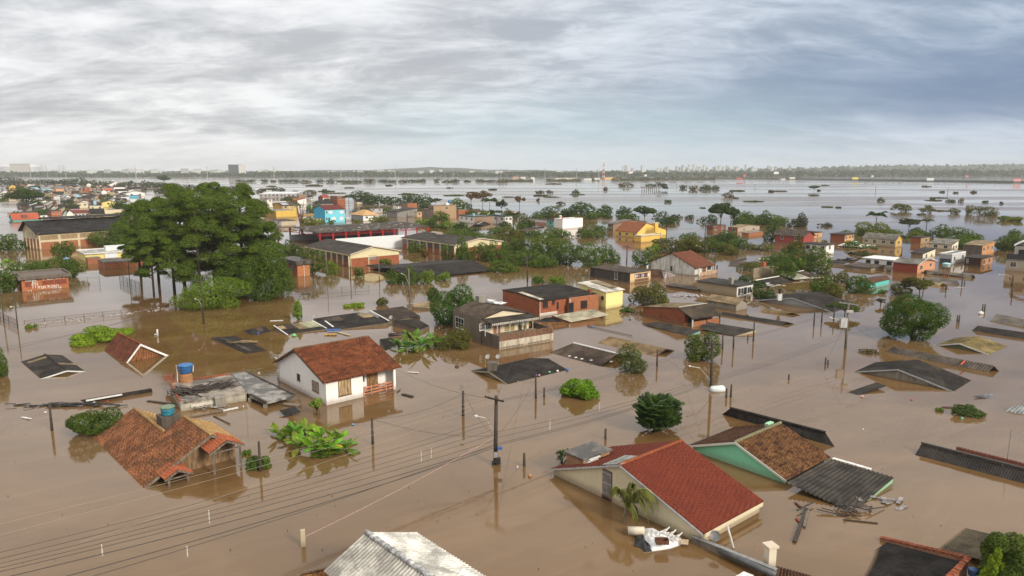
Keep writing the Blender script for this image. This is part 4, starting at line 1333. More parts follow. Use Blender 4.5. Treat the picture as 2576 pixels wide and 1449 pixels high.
z9 = tl(1840, 562.2, .15431); z10 = tl(2197.8, 562.2, .14769); z11 = tl(1252.2, 523.9, .13393); z12 = tl(958.3, 491.9, .12897); z13 = tl(1584.4, 651.7, .16369)
# ------------------------------------------------------------------ houses of the drowned streets
def along(a, d, X):
 """distance from a along d (horizontal) at which the picture column X is reached"""
 k = (X - 1288) / FPX; c, sp = math.cos(PITCH), math.sin(PITCH)
 return (k * (a.y * c + CAM_H * sp) - a.x) / (d.x - k * d.y * c)
LOWR = {'n': 0}
def hs(T, A, vtop, ul, ur, desc, wall, roofm, roof='flat', apex=None, rise=.5, wl=0, wr=0, yaw=40, name='house', cat='house', group='houses standing in the flood', oh=.3, label=None,
       wall2=None, ry=.5, par=None, th=.12, wcol=None, maxd=16, big=1.0, rkind='slab', mind=3.0):
 """a house from the foot of its nearest corner A, its top there, and how far it reaches left and right"""
 A = T(*A); a = G(A)
 yw = R(yaw)
 u = Vector((math.cos(yw), math.sin(yw), 0)); v = Vector((-u.y, u.x, 0))
 L = along(a, u, T(ur, 0)[0]) if ur is not None else 8
 W = along(a, v, T(ul, 0)[0]) if ul is not None else 7
 if not 0 < L < 60: L = maxd
 if not 0 < W < 60: W = maxd
 L = max(mind, min(L, maxd * 1.6)); W = max(mind, min(W, maxd))
 px = lambda q: px_of(q)
 h = House(name, label or '', cat, A, px(a + u * L), px(a + v * W), group=group, desc=desc)
 he = zat(a, T(0, vtop)[1])
 rg = np.random.RandomState(int(A[0] * 13 + A[1] * 7) % 9999)
 ax = 'v' if roof in ('gv', 'mu') else 'u'
 T_ = h.W if ax == 'u' else h.L
 if apex is not None:
  t, z = (h.onV if ax == 'u' else h.onU)(T(*apex))
  t = min(max(t, T_ * .2), T_ * .8); rise = max(.3, min(z - he, 4))
  ry = t / T_
 if roof in ('gu', 'gv'):
  pr = [(0, he), (T_ * ry, he + rise), (T_, he)]
 elif roof in ('mu', 'mv'):
  pr = [(0, he), (T_, he + rise)]
 else:
  pr = [(0, he), (T_, he)]
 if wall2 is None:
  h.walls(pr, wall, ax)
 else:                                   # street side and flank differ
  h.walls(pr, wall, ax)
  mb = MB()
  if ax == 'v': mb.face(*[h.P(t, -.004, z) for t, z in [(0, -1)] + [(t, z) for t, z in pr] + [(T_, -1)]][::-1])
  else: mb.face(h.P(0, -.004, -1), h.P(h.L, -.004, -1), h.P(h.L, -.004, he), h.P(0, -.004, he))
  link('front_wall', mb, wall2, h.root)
 if roof == 'hip':
  mb = MB(); o = oh
  c = [h.P(-o, -o, he), h.P(h.L + o, -o, he), h.P(h.L + o, h.W + o, he), h.P(-o, h.W + o, he)]
  if h.L > h.W:
   r0, r1 = h.P(h.W / 2, h.W / 2, he + rise), h.P(h.L - h.W / 2, h.W / 2, he + rise)
   mb.face(c[0], c[1], r1, r0); mb.face(c[1], c[2], r1); mb.face(c[2], c[3], r0, r1); mb.face(c[3], c[0], r0)
  else:
   r0, r1 = h.P(h.L / 2, h.L / 2, he + rise), h.P(h.L / 2, h.W - h.L / 2, he + rise)
   mb.face(c[0], c[1], r0); mb.face(c[1], c[2], r1, r0); mb.face(c[2], c[3], r1); mb.face(c[3], c[0], r0, r1)
  mb.face(*[q - Vector((0, 0, .03)) for q in c[::-1]])
  link('roof', mb, roofm, h.root)
 else:
  h.roof(pr, roofm, ax, oe=oh, os=oh, th=th, kind=rkind)
 if par is not None:                     # parapet round a flat roof
  mb = MB(); t = .18
  for (x, y, lx, ly) in ((-oh, -oh, h.L + 2 * oh, t), (-oh, h.W + oh - t, h.L + 2 * oh, t), (-oh, -oh + t, t, h.W + 2 * oh - 2 * t), (h.L + oh - t, -oh + t, t, h.W + 2 * oh - 2 * t)):
   mb.boxv(h.P(x, y, he + .032), h.u * lx, h.v * ly, Vector((0, 0, .3)))
  link('parapet', mb, par, h.root)
 h.he = he
 if wl: h.autowin('v', wl, he, rg, frame=wcol, ww=1.1 * big, wh=1.0 * big, top=.6 * big)
 if wr:
  h.autowin('u', wr, he, rg, frame=wcol, ww=1.1 * big, wh=1.0 * big, top=.6 * big, inset=-.004 if wall2 is not None else 0)
 return h
P_W = paint(WHITE, .35); P_WD = paint((.66, .64, .60), .6); P_CR = paint(CREAM, .4); P_GR = paint((.36, .36, .36), .4); P_OC = paint(OCHRE, .6); P_Y = paint(YELLOW, .35)
P_SAL = paint(SALMON, .4); P_TURQ = paint((.10, .50, .46), .3); P_BLUE = paint((.07, .46, .66), .3); P_LBLUE = paint((.30, .52, .66), .3); P_RED = paint((.30, .05, .035), .5); P_TAN = paint((.34, .28, .18), .4)
P_BRN = grime((.28, .19, .12), (.12, .08, .05), .5); G_GREY = grime((.25, .24, .22), (.10, .09, .08), .5); G_BLACK = grime((.07, .06, .05), (.018, .016, .014), .8)
P_LIME = paint((.62, .66, .22), .3); P_PINK = paint((.5, .26, .34), .4); P_ORANGE = paint((.5, .23, .08), .5)
# ---- balcony house
def balcony_house():
 A, B = z4(1405, 976), z4(2312, 822)
 a = G(A); ht = zat(a, z4(0, 752)[1])
 c = G(z4(1003, 662), ht)
 h = House('balcony_house', 'weathered cream house with dark sheet roof, scalloped awning and rusty balcony rail', 'house', A, B, px_of((c.x, c.y, 0)))
 tb, L = h.W, h.L                               # terrace depth
 o = h.P(0, tb, 0)
 he = zat(o, z4(0, 452)[1])
 D, _ = onplane(z4(627, 335), o, h.v)
 xr, _ = onplane(z4(1895, 500), o, h.u)
 xa, za_ = onplane(z4(1462, 300), o, h.u)
 D = min(max(D, 6), 11)
 za_ = min(max(za_, he + .5), he + 1.8)
 Q = lambda x, y, z: h.P(x, tb + y, z)
 pr = [(0, he), (xa, za_), (xr, he - .1)]
 mb = MB()
 mb.face(Q(0, 0, -1), Q(xr, 0, -1), Q(xr, 0, he - .1), Q(xa, 0, za_), Q(0, 0, he)); mb.face(Q(0, D, -1), Q(0, D, he), Q(xa, D, za_), Q(xr, D, he - .1), Q(xr, D, -1))
 mb.face(Q(xr, 0, -1), Q(xr, D, -1), Q(xr, D, he - .1), Q(xr, 0, he - .1))
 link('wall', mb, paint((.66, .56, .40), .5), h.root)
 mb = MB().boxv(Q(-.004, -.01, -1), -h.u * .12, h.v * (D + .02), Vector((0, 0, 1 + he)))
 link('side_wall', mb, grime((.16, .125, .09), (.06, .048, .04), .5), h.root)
 r = MB()
 for (p, q) in ((pr[0], pr[1]), (pr[1], pr[2])):
  hi, lo = (p, q) if p[1] > q[1] else (q, p)
  r.corr(Q(hi[0], -.25, hi[1] + .06), Q(hi[0], D + .2, hi[1] + .06), Q(lo[0], D + .2, lo[1] + .06), Q(lo[0], -.25, lo[1] + .06), .18, .025, 3)
  r.slab([Q(hi[0], -.25, hi[1] + .02), Q(hi[0], D + .2, hi[1] + .02), Q(lo[0], D + .2, lo[1] + .02), Q(lo[0], -.25, lo[1] + .02)], .05)
 link('roof', r, F_BROWN, h.root)
 aw = MB().slab([Q(-.1, .0, he - .02), Q(xr + .1, .0, he - .12), Q(xr + .5, -1.9, he - .55), Q(.5, -1.9, he - .45)], .06)
 link('awning', aw, F_DARK, h.root)
 sc = MB(); n = 26
 for i in range(n):
  x0 = .5 + (xr) * i / n
  sc.face(Q(x0, -1.91, he - .46), Q(x0 + xr / n * .92, -1.91, he - .46), Q(x0 + xr / n * .75, -1.93, he - .78), Q(x0 + xr / n * .2, -1.93, he - .78))
 link('valance', sc, grime((.45, .43, .38), (.12, .1, .08), .5), h.root)['kind'] = 'stuff'
 for u_ in (1160, 1370, 1580, 1800, 1965):
  x, _ = onplane(z4(u_, 600), h.P(0, tb - 1.8, 0), h.u)
  link('awning_post', MB().tube([h.P(x, tb - 1.8, ht - .4), h.P(x, tb - 1.8, he - .5)], .045, 6), PVC, h.root)
 # terrace floor, side walls, front
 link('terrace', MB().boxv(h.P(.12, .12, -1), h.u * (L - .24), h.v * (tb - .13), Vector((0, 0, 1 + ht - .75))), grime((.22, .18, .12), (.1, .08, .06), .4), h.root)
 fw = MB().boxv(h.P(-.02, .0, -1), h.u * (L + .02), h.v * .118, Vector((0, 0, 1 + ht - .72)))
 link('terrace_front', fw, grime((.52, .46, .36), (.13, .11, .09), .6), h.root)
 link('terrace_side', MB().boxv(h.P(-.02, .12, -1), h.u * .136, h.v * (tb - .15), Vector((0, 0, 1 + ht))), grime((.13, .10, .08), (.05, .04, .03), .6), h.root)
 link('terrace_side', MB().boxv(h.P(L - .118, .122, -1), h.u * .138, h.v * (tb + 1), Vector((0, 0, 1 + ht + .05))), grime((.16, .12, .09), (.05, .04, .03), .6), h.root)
 vt = MB()
 for i in range(34):
  x = .3 + (L * .95 - .3) * i / 34
  if .42 < i / 34 < .52: continue
  vt.boxv(h.P(x, -.012, .10), h.u * .09, -h.v * .02, Vector((0, 0, .22)))
 link('vent_slot', vt, BLACK, h.root)['kind'] = 'stuff'
 rl = MB(); z0_, z1_ = ht - .75, ht + .1
 n = 60
 for i in range(n + 1):
  x = .12 + (L - .3) * i / n
  rl.boxv(h.P(x, .03, z0_), h.u * (.065 + .03 * (i % 3)), h.v * .03, Vector((0, 0, z1_ - z0_)))
 for z in (z0_ + .05, z1_): rl.boxv(h.P(.05, .0, z), h.u * (L - .1), h.v * .09, Vector((0, 0, .07)))
 link('railing', rl, wood((.20, .09, .05)), h.root)
 dark = plain((.05, .045, .045), .4)
 def op(ua, va, ub, vb, **k):
  (x0, z0), (x1, z1) = onplane(z4(ua, va), o, h.u), onplane(z4(ub, vb), o, h.u)
  h.opening('u', (min(x0, x1), min(z0, z1), max(x0, x1), max(z0, z1)), off=tb, **k)
 op(1068, 545, 1255, 615, nx=3, ny=2, pane=plain((.16, .15, .14), .4)); op(1295, 500, 1410, 690, name='door', nx=2, pane=plain((.30, .12, .07), .6))
 op(1490, 470, 1650, 640, name='door', nx=2, ny=2, pane=plain((.36, .27, .10), .6)); op(1712, 415, 1848, 505, nx=3, ny=2, pane=plain((.18, .17, .16), .4))
 (y0, z0), (y1, z1) = onplane(z4(678, 545), o, h.v), onplane(z4(812, 460), o, h.v)
 h.opening('v', (min(y0, y1) + tb, min(z0, z1) - .3, max(y0, y1) + tb, max(z0, z1)), nx=3, ny=2, off=-.124, frame=PVC)
 # flower pots on the terrace
 rg = np.random.RandomState(3)
 for i, (ua, va) in enumerate(((1240, 690), (1500, 650), (1560, 625), (1760, 640), (1830, 655), (1880, 600), (1910, 590))):
  q = G(z4(ua, va), ht - .74)
  pt = thing('flower_pot', ('small leafy pot by the veranda door', 'potted flowers left of the yellow door', 'hanging red flowers by the yellow door', 'bushy potted plant at the middle awning post', 'white pot with spiky plant by the right awning post', 'left one of two pink pots on the balcony', 'right one of two pink pots on the balcony')[i], 'flower pot', q, 'potted plants on the balcony')
  link('pot', MB().lathe(q, [(.16, 0), (.22, .32), (.24, .34)], 10), plain((.45, .2, .16) if i > 4 else (.5, .45, .4)), pt, True)
  V, _ = crown_quads(tuple(q + Vector((0, 0, .6))), .34, .34, .36, 110, .16, rg, 6, .5)
  quads_mesh('foliage', V, leafm((.10, .11, .03), (.35, .12, .05), .15), pt)
 # water tank housing and plastic sheet on the roof
 q = Q(xa + .2, D * .86, za_)
 link('roof_box', MB().boxv(q - Vector((0, 0, .4)), h.u * 1.3, h.v * 1.1, Vector((0, 0, 1.3))), CONC, h.root)
 sh = MB()
 for i in range(9):
  x, y = rg.uniform(.6, 3.6), rg.uniform(-1.6, .6)
  p0 = Q(xa + x, D * .80 + y, za_ + .12 + rg.rand() * .5 * (x < 2) - .12 * x)
  sh.slab([p0, p0 + h.u * rg.uniform(.6, 1.3) + Vector((0, 0, rg.normal() * .1)), p0 + h.u * rg.uniform(.5, 1.1) + h.v * .7, p0 + h.v * rg.uniform(.5, .9) + Vector((0, 0, .1))], .03)
 solo('plastic_sheeting', sh, plain((.72, .73, .74), .4, 0, .2), 'crumpled white sheeting on the ridge of the balcony house', 'sheeting', kind='stuff')
balcony_house()
# ---- red brick house beside it
def brick_house():
 A, Bt, C = z4(2085, 412), b2(815, 172), z4(1586, 285)
 h = House('brick_house', 'red brick house with dark low roof and white plinth, right of the balcony house', 'house', (1358, 796), (1497, 776), (1281, 768))
 he = zat(h.a0, z4(0, 148)[1])
 y, z = h.onV(a2(118, 1392))
 W = h.W; ym, zm = W * .62, he + max(.3, min(.4, z - he))
 pr = [(0, he), (ym, zm), (W, zm - .1)]
 h.walls(pr, B_RED); h.roof(pr, F_DARK, oe=.12, os=.3, kind='corr')
 link('plinth', MB().boxv(h.P(.0, -.06, -.5), h.u * (h.L * .3), h.v * .056, Vector((0, 0, 1.0))), P_W, h.root)
 link('corner_pipe', MB().tube([h.P(-.05, -.08, -.5), h.P(-.05, -.08, he)], .06, 6), PVC, h.root)
 x, _ = h.onU(b2(545, 120))
 link('pillar', MB().boxv(h.P(x, -.9, -.5), h.u * .16, h.v * .16, Vector((0, 0, he + .35))), P_W, h.root)
 xb = h.onU(b2(440, 100))[0]
 link('porch_wing', MB().boxv(h.P(x + .1, -.9, -.6), h.u * (h.L - x - .1), h.v * .88, Vector((0, 0, he + .55))), B_ORANGE, h.root)
 wn = wood((.10, .035, .02))
 h.open_px('u', b2(310, 98), b2(355, 150), frame=wn, nx=3); h.open_px('u', b2(402, 85), b2(425, 118), frame=wn, nx=1, ny=4)
 h.open_px('u', b2(450, 100), b2(462, 165), frame=wn, nx=1)
 for (p, q, nm, n) in ((b2(568, 112), b2(612, 200), 'door', 1), (b2(690, 92), b2(748, 155), 'window', 4)):
  (x0, z0), (x1, z1) = onplane(p, h.P(0, -.9, 0), h.u), onplane(q, h.P(0, -.9, 0), h.u)
  h.opening('u', (min(x0, x1), min(z0, z1), max(x0, x1), max(z0, z1)), name=nm, nx=n, frame=wn, off=-.9)
 t = lambda y: he + (zm - he) * y / ym
 for i, (ya, yb) in enumerate(((.3, ym - .3),)):
  link('skylight', MB().slab([h.P(.15, ya, t(ya) + .12), h.P(1.1, ya, t(ya) + .12), h.P(1.1, yb, t(yb) + .12), h.P(.15, yb, t(yb) + .12)], .03), fibro((.36, .33, .26)), h.root)
 link('chimney', MB().boxv(h.P(h.L - .9, .5, he), h.u * .6, h.v * .6, Vector((0, 0, .75))), B_DARK, h.root)
 c = [G(b2(*q), z) for q, z in (((402, 236), .75), ((815, 168), .95), ((975, 230), .35), ((590, 302), .12))]
 link('porch_roof', MB().corr(c[0], c[1], c[2], c[3], .18, .025, 2), fibro((.30, .27, .20)), h.root)
 link('porch_edge', MB().bar(c[0] - Vector((0, 0, .08)), c[3] - Vector((0, 0, .08)), .08, .2), wn, h.root)
 sheet_roof('drowned_roof', 'dark mossy slab awash in front of the red brick house', b2(330, 258), b2(410, 250), b2(520, 300), b2(205, 300), .4, 0, F_DARK, back=False)
brick_house()
# ---- low brick house with the brown porch roof, right of centre
def brick_porch():
 h = House('brick_house', 'crumbling red brick house with brown porch roof and white-spotted ridge, right of centre', 'house', b2(1805, 352), b2(2088, 306), apex=b2(1668, 158), far=b2(1312, 146))
 he = zat(h.a0, b2(0, 262)[1])
 pr = [(0, he), (h.ay, h.az), (h.W, h.fz)]
 ym = h.ay
 h.walls([(ym * .55, he + (h.az - he) * .55), (ym, h.az), (h.W, h.fz)], brick((.27, .08, .035), dirt=.7))
 h.roof(pr, F_TAN, oe=.15, os=.15, kind='corr', segs=(1,), name='rear_roof')
 h.roof(pr, fibro((.085, .065, .048)), oe=.2, os=.3, kind='corr', segs=(0,), name='roof')
 rc = MB()
 for i in range(16):
  x = (h.L) * i / 16
  rc.boxv(h.P(x, ym - .15, h.az + .07), h.u * .3, h.v * .3, Vector((0, 0, .1)))
 link('ridge_tile', rc, plain((.5, .47, .40)), h.root)['kind'] = 'stuff'
 link('low_wall', MB().boxv(h.P(.3, .1, -1), h.u * (h.L - .3), h.v * .2, Vector((0, 0, 1.75))), B_ORANGE, h.root)
 for x in (.05, h.L * .5, h.L - .2):
  link('porch_post', MB().boxv(h.P(x, .05, -1), h.u * .16, h.v * .16, Vector((0, 0, 1 + he))), PVC if x < 1 else DARKWOOD, h.root)
 yy = ym * .55
 h.opening('u', (h.L * .1, .1, h.L * .25, min(2.0, he - .1)), name='door', off=yy, frame=WOOD, pane=BLACK, nx=1)
 h.opening('u', (h.L * .5, .8, h.L * .68, min(1.8, he - .2)), off=yy, frame=WOOD, nx=2)
 for (q, zh, lab, trim) in (((b2(1300, 322), b2(1480, 298), b2(1885, 385), b2(1752, 436)), .55, 'left', P_TURQ), ((b2(1872, 362), b2(1962, 300), b2(2440, 376), b2(2218, 442)), .6, 'right', P_CR)):
  r = thing('drowned_roof', 'dark corrugated lean-to with turquoise end wall below the crumbling brick house' if lab == 'left' else 'dark corrugated lean-to with cream open gable beside two thin poles', 'roof', G(q[3]))
  a_, b_, c_, d_ = G(q[0], .12 if lab == 'left' else .3), G(q[1], zh), G(q[2], zh * .9), G(q[3], .03)
  link('roof', MB().corr(b_, c_, d_, a_, .2, .03, 3), F_DARK, r)
  link('end_wall', MB().slab([c_ - Vector((0, 0, .1)), d_ - Vector((0, 0, .06)), Vector((d_.x, d_.y, -.5)), Vector((c_.x, c_.y, -.5))], .1), trim, r)
  HOUSES.append((r, q[3])); r['desc'] = ''
brick_porch()
# ---- white streaked gable house, right of the laundry house
def streaked():
 h = House('streaked_white_house', 'white mould-streaked gable house with brown red tile roof', 'house', z13(985, 262), z13(1268, 208), apex=a2(1600, 1008), far=z13(322, 150))
 he = zat(h.a0, z13(0, 122)[1]); fz = h.onV(z13(322, 28))[1]
 pr = [(0, he), (h.ay, h.az), (h.W, fz)]
 h.walls([(0, he), (h.ay, h.az), (h.W, fz)], grime((.66, .65, .60), (.16, .14, .11), .75))
 h.roof(pr, tiles(((.16, .06, .035), (.22, .085, .05), (.13, .06, .04)), .24, .38, mossamt=.25), oe=.25, os=.7, kind='corr', pitch=.25, amp=.045, rows=16, step=.03)
 link('corner_pillar', MB().boxv(h.P(-.03, -1.4, -1), h.u * .3, h.v * .3, Vector((0, 0, 1 + he - .2))), P_W, h.root)
 link('porch_post', MB().boxv(h.P(h.L - .3, -1.4, -1), h.u * .2, h.v * .2, Vector((0, 0, 1 + he - .2))), DARKWOOD, h.root)
 link('railing', MB().boxv(h.P(.3, -1.4, .1), h.u * (h.L - .5), h.v * .08, Vector((0, 0, .8))), wood((.45, .30, .2)), h.root)
 h.opening('u', (h.L * .45, .3, h.L * .62, he - .25), name='door', pane=wood((.22, .09, .03)), frame=WOOD, nx=1)
 h.opening('u', (h.L * .70, .8, h.L * .9, he - .3), nx=2)
 h.open_px('v', a2(1588, 1138), a2(1602, 1185), nx=1, frame=plain((.2, .2, .2)), pane=BLACK, sill=False)
 sheet_roof('drowned_roof', 'small broken brown tile roof with white lime patches beside the streaked gable', z13(318, 152), z13(478, 158), z13(520, 298), z13(316, 274), 1.5, 0, T_BROWN, back=False)
 sheet_roof('drowned_roof', 'white-limed slope of the small broken brown tile roof', z13(482, 160), z13(560, 190), z13(735, 252), z13(524, 300), 1.5, 0, tiles(((.10, .04, .03), (.55, .52, .5), (.12, .05, .04)), .5, .6, mossamt=.5), back=False)
streaked()
# ---- houses in the middle distance, right of centre
h = hs(a2, (1180, 1310), 1207, 782, 1385, '', G_BLACK, F_BROWN, 'flat', wall2=paint((.66, .47, .26), .4), label='black mould walled house with laundry drying on its cream veranda', name='laundry_house', oh=.25, group=None)
h.open_px('v', a2(1028, 1192), a2(1054, 1268), nx=2, ny=3, frame=PVC)
(x0, zz0), (x1, zz1) = h.onU(a2(1228, 1262)), h.onU(a2(1366, 1200))
for k, (xa, xb) in enumerate(((x0, (x0 + x1) / 2 - .12), ((x0 + x1) / 2 + .12, x1))):
 h.opening('u', (xa, zz0, xb, zz1), nx=1, pane=BLACK, frame=paint((.66, .47, .26), .2), inset=-.004, name='window', sill=False)
 for j in range(4):
  xx = xa + (xb - xa) * (j + .15) / 4
  g = MB().boxv(h.P(xx, -.10 - .02 * j, zz1 - .15 - [.8, .6, .9, .7][j] * .9), h.u * ((xb - xa) * .17), h.v * .03, Vector((0, 0, [.8, .6, .9, .7][j] * .9)))
  cc = [(.7, .7, .7), (.45, .48, .62), (.5, .12, .14), (.10, .10, .13)][(j + k) % 4]
  solo('garment', g, plain(cc, .9), ['white', 'pale blue', 'dark red', 'black'][(j + k) % 4] + ' garment drying in the ' + ('left' if k == 0 else 'right') + ' bay of the laundry veranda', 'laundry', 'laundry hung on the veranda')
link('rail', MB().boxv(h.P(x0, -.12, zz0 - .75), h.u * (x1 - x0), h.v * .06, Vector((0, 0, .55))), WOOD, h.root)
tank(z13(268, 150), 5, 8, 'little white drum at the right eave of the laundry house', z=h.he + .1, body=(.7, .7, .7), group=None)
h = hs(b2, (938, 172), -2, 672, 1105, '', paint((.80, .70, .30), .15), fibro((.42, .40, .36)), 'mv', rise=.8, label='bright yellow house with pale sheet roof between brick house and laundry house', name='yellow_house', group=None, oh=.3)
h.open_px('v', b2(818, 35), b2(834, 78), nx=2, frame=plain((.1, .16, .25))); h.open_px('v', b2(895, 42), b2(916, 72), nx=1, frame=plain((.2, .1, .05)))
link('patch_sheet', MB().slab([h.P(h.L * .55, h.W * .15, h.he + .2 + .12), h.P(h.L * .95, h.W * .15, h.he + .2 + .12), h.P(h.L * .95, h.W * .95, h.he + .76 + .14), h.P(h.L * .55, h.W * .95, h.he + .76 + .14)], .03), N_TAN, h.root)
h = hs(z13, (1640, 582), 418, 1030, 1890, '', P_TAN, N_DARK, 'flat', wall2=paint((.68, .68, .66), .3), label='beige blank-walled house with brown sheet roof and white glazed veranda', name='beige_house', group=None, oh=.35, wr=2, maxd=18)
link('chimney', MB().boxv(h.P(1.2, h.W * .22, h.he), h.u * .7, h.v * .7, Vector((0, 0, 1.3))), CONC, h.root)
h.opening('u', (.4, h.he - 1.9, h.L * .6, h.he - .5), nx=3, inset=-.004, frame=PVC)
hs(z13, (1030, 500), 470, 560, 1030, 'long low brown roof over a mud stained wall', P_BRN, N_BROWN, 'flat', maxd=14)
hs(z13, (1630, 800), 690, 1190, 1800, 'low tan roofed house with cement wall', CONC, N_TAN, 'gv', rise=.7, maxd=9)
# right hand houses
hs(z9, (1172, 350), 207, 705, 1340, 'porch house with red wall and grey sheet roof under a white ridge', P_RED, N_BROWN, 'gv', rise=1.6, wall2=P_RED, wl=2, oh=.5, maxd=14)
hs(z9, (1535, 522), 347, 1170, 1665, 'white two-storey house with dark flat roof', P_W, N_DARK, 'flat', wl=3, wr=1, oh=.5, maxd=14)
hs(z9, (1345, 246), 150, 1180, 1472, 'small orange plastered house with dark roof', P_SAL, N_DARK, 'flat', wr=1)
hs(z9, (1842, 312), 182, 1607, 1992, 'red brick house with dark flat roof and orange plastered front', B_RED, N_DARK, 'flat', wall2=paint((.60, .33, .13), .5), wr=3, oh=.5)
hs(z10, (365, 412), 275, -190, 475, 'long tan house with grey sheet roof and orange upper gable', paint((.40, .33, .20), .5), fibro((.14, .13, .11)), 'gv', rise=1.5, wall2=P_OC, wl=4, wr=1, maxd=18)
hs(z10, (797, 354), 240, 665, 948, 'small dark red brick house with one white window', B_RED, N_DARK, 'flat', wall2=paint((.36, .24, .13), .5), wr=1)
hs(z10, (1327, 460), 356, 950, 1432, 'cream house with grey roof and barred windows', P_CR, fibro((.15, .14, .12)), 'mu', rise=1.1, wall2=paint((.75, .69, .55), .3), wl=2, wr=2)
hs(z10, (1560, 365), 312, 1430, 1716, 'low orange brick shed with flat roof', B_ORANGE, N_TAN, 'flat', wr=2)
hs(z10, (1837, 545), 376, 1510, 2040, 'orange brick building with dark blank flank and tan roof', grime((.14, .11, .09)), N_TAN, 'mu', rise=.6, wall2=brick((.55, .26, .10), dirt=.3), wr=3, oh=.15, maxd=14)
h = hs(z10, (1815, 724), 592, 1560, 2012, 'dark roofed house with black and white porch and orange flank', B_DARK, N_DARK, 'flat', wall2=brick((.52, .24, .10), dirt=.4), wr=2, oh=.5)
pb = MB()
for t in (.02, .35, .68, .96): pb.boxv(h.P(-.5, h.W * t, -.5), h.u * .2, h.v * .2, Vector((0, 0, .5 + h.he)))
pb.boxv(h.P(-.5, 0, .55), h.u * .12, h.v * h.W, Vector((0, 0, .14))); pb.boxv(h.P(-.5, 0, 1.2), h.u * .12, h.v * h.W, Vector((0, 0, .14)))
link('porch_frame', pb, BLACK, h.root)
link('porch_panel', MB().boxv(h.P(-.02, h.W * .72, .3), -h.u * .05, h.v * h.W * .25, Vector((0, 0, h.he - .7))), P_W, h.root)
h = hs(z10, (1322, 702), 540, 1125, 1556, 'modern grey flat roofed house with wide dark garage opening', paint((.33, .34, .36), .25), slabm((.22, .2, .19)), 'flat', wall2=paint((.50, .50, .50), .3), par=plain((.75, .75, .75), .5), oh=0, wr=2)
h.opening('v', (.3, .1, h.W - .3, h.he - 1.1), nx=3, frame=plain((.05, .05, .06), .4), pane=plain((.06, .07, .085), .15))  # dark pane painted for the shade inside the open garage
hs(z10, (832, 612), 510, 640, 1042, 'cream walled house with dark sloping roof', P_BRN, N_DARK, 'mu', rise=.8, wall2=paint((.68, .64, .48), .35), wr=2)
h = hs(z10, (737, 862), 692, 326, 1035, 'red brick house with salmon gable, white verge and grey roof', brick((.30, .06, .03), dirt=.25), fibro((.13, .12, .105)), 'gv', apex=(900, 612), wall2=paint((.58, .27, .14), .35), wr=2, oh=.35, maxd=14)
h.fascia([(0, h.he), (h.L * .5, h.he + 1.2), (h.L, h.he)], PVC, 'v', x=0, oe=.35, os=.3)
hs(z10, (326, 757), 626, -185, 520, 'long white house with white sheet roof', P_W, plain((.74, .75, .76), .4, 0, .1), 'flat', wl=3, oh=.3, wcol=plain((.1, .1, .1)), maxd=20)
hs(z9, (2272, 776), 722, 1832, 2490, 'low house with wide dark sheet roof and vented wall', P_TAN, N_BROWN, 'flat', wl=3, oh=.35, maxd=16)
h = hs(z10, (2236, 808), 612, None, 2900, '', paint((.34, .29, .22), .5), slabm(), 'flat', label='three-level house with black railed terrace and white roof at the right edge', name='terrace_house', group=None, wr=3, maxd=9, oh=.1, yaw=-36)
link('terrace_rail', MB().boxv(h.P(0, 0, h.he + .1), h.u * h.L, h.v * .1, Vector((0, 0, 1.3))), plain((.03, .03, .03), .5), h.root)
link('terrace_rail', MB().boxv(h.P(0, .12, h.he + .1), h.u * .1, h.v * (h.W - .2), Vector((0, 0, 1.3))), plain((.03, .03, .03), .5), h.root)
up = MB().boxv(h.P(1.4, 2.0, h.he + .05), h.u * (h.L - 1.5), h.v * (h.W - 2.1), Vector((0, 0, 3.1)))
link('upper_storey', up, paint((.36, .33, .31), .3), h.root)
ur_ = MB(); n = 8
for i in range(n):
 t0, t1 = i / n, (i + 1) / n
 f = lambda t: h.he + 3.2 + 1.5 * math.sin(math.pi * t)
 xx = lambda t: 1.2 + (h.L - 1.2) * t
 ur_.slab([h.P(xx(t0), 1.7, f(t0)), h.P(xx(t1), 1.7, f(t1)), h.P(xx(t1), h.W, f(t1)), h.P(xx(t0), h.W, f(t0))], .1)
link('roof', ur_, plain((.74, .74, .74), .5), h.root)
h.opening('u', (h.L * .3, h.he + .3, h.L * .5, h.he + 2.3), name='door', off=2.0, pane=BLACK, frame=DARKWOOD, nx=1)
mb = MB().slab([G(z9(*q), .45) for q in ((1728, 356), (1832, 322), (2352, 352), (2308, 392))], .25)
solo('flat_white_roof', mb, plain((.66, .64, .56), .6), 'flat cream white roof slab just above water with a turquoise tank', 'roof')
tank(z9(2012, 338), 11, 8, 'turquoise water tank on the flat cream white slab', z=.455, body=(.22, .50, .50))
sunk_gable('drowned_house', 'brown clay roof with dark white-edged gable, left of the white sheet roof', z9(2052, 508), z9(2420, 450), z9(1955, 446), z9(1872, 492), roofm=tiles(((.26, .13, .07), (.18, .09, .05), (.32, .18, .10)), .24, .38, mossamt=.4), gm=BLACK, trim=PVC, pitch=.26, amp=.045, step=.03, rows=9)
sheet_roof('drowned_roof', 'dark strip of roof carrying two round black tanks', z9(1600, 602), z9(2000, 560), z9(1850, 636), z9(1570, 650), .7, .25, F_DARK, back=True)
tank(z9(1746, 612), 7.5, 6.5, 'left of two small black round tanks on the dark strip roof', z=.6, body=(.04, .04, .05)); tank(z9(1900, 590), 8, 6.5, 'right of two small black round tanks on the dark strip roof', z=.6, body=(.04, .04, .05))
hs(z9, (1832, 690), 645, 1560, 1900, 'low dirty white wall under the strip roof', P_WD, N_DARK, 'flat', maxd=12)
sheet_roof('drowned_roof', 'wide brown sheet roof awash left of the leafy tree', z9(8, 612), z9(660, 680), z9(560, 748), z9(-60, 700), .55, 0, F_BROWN)
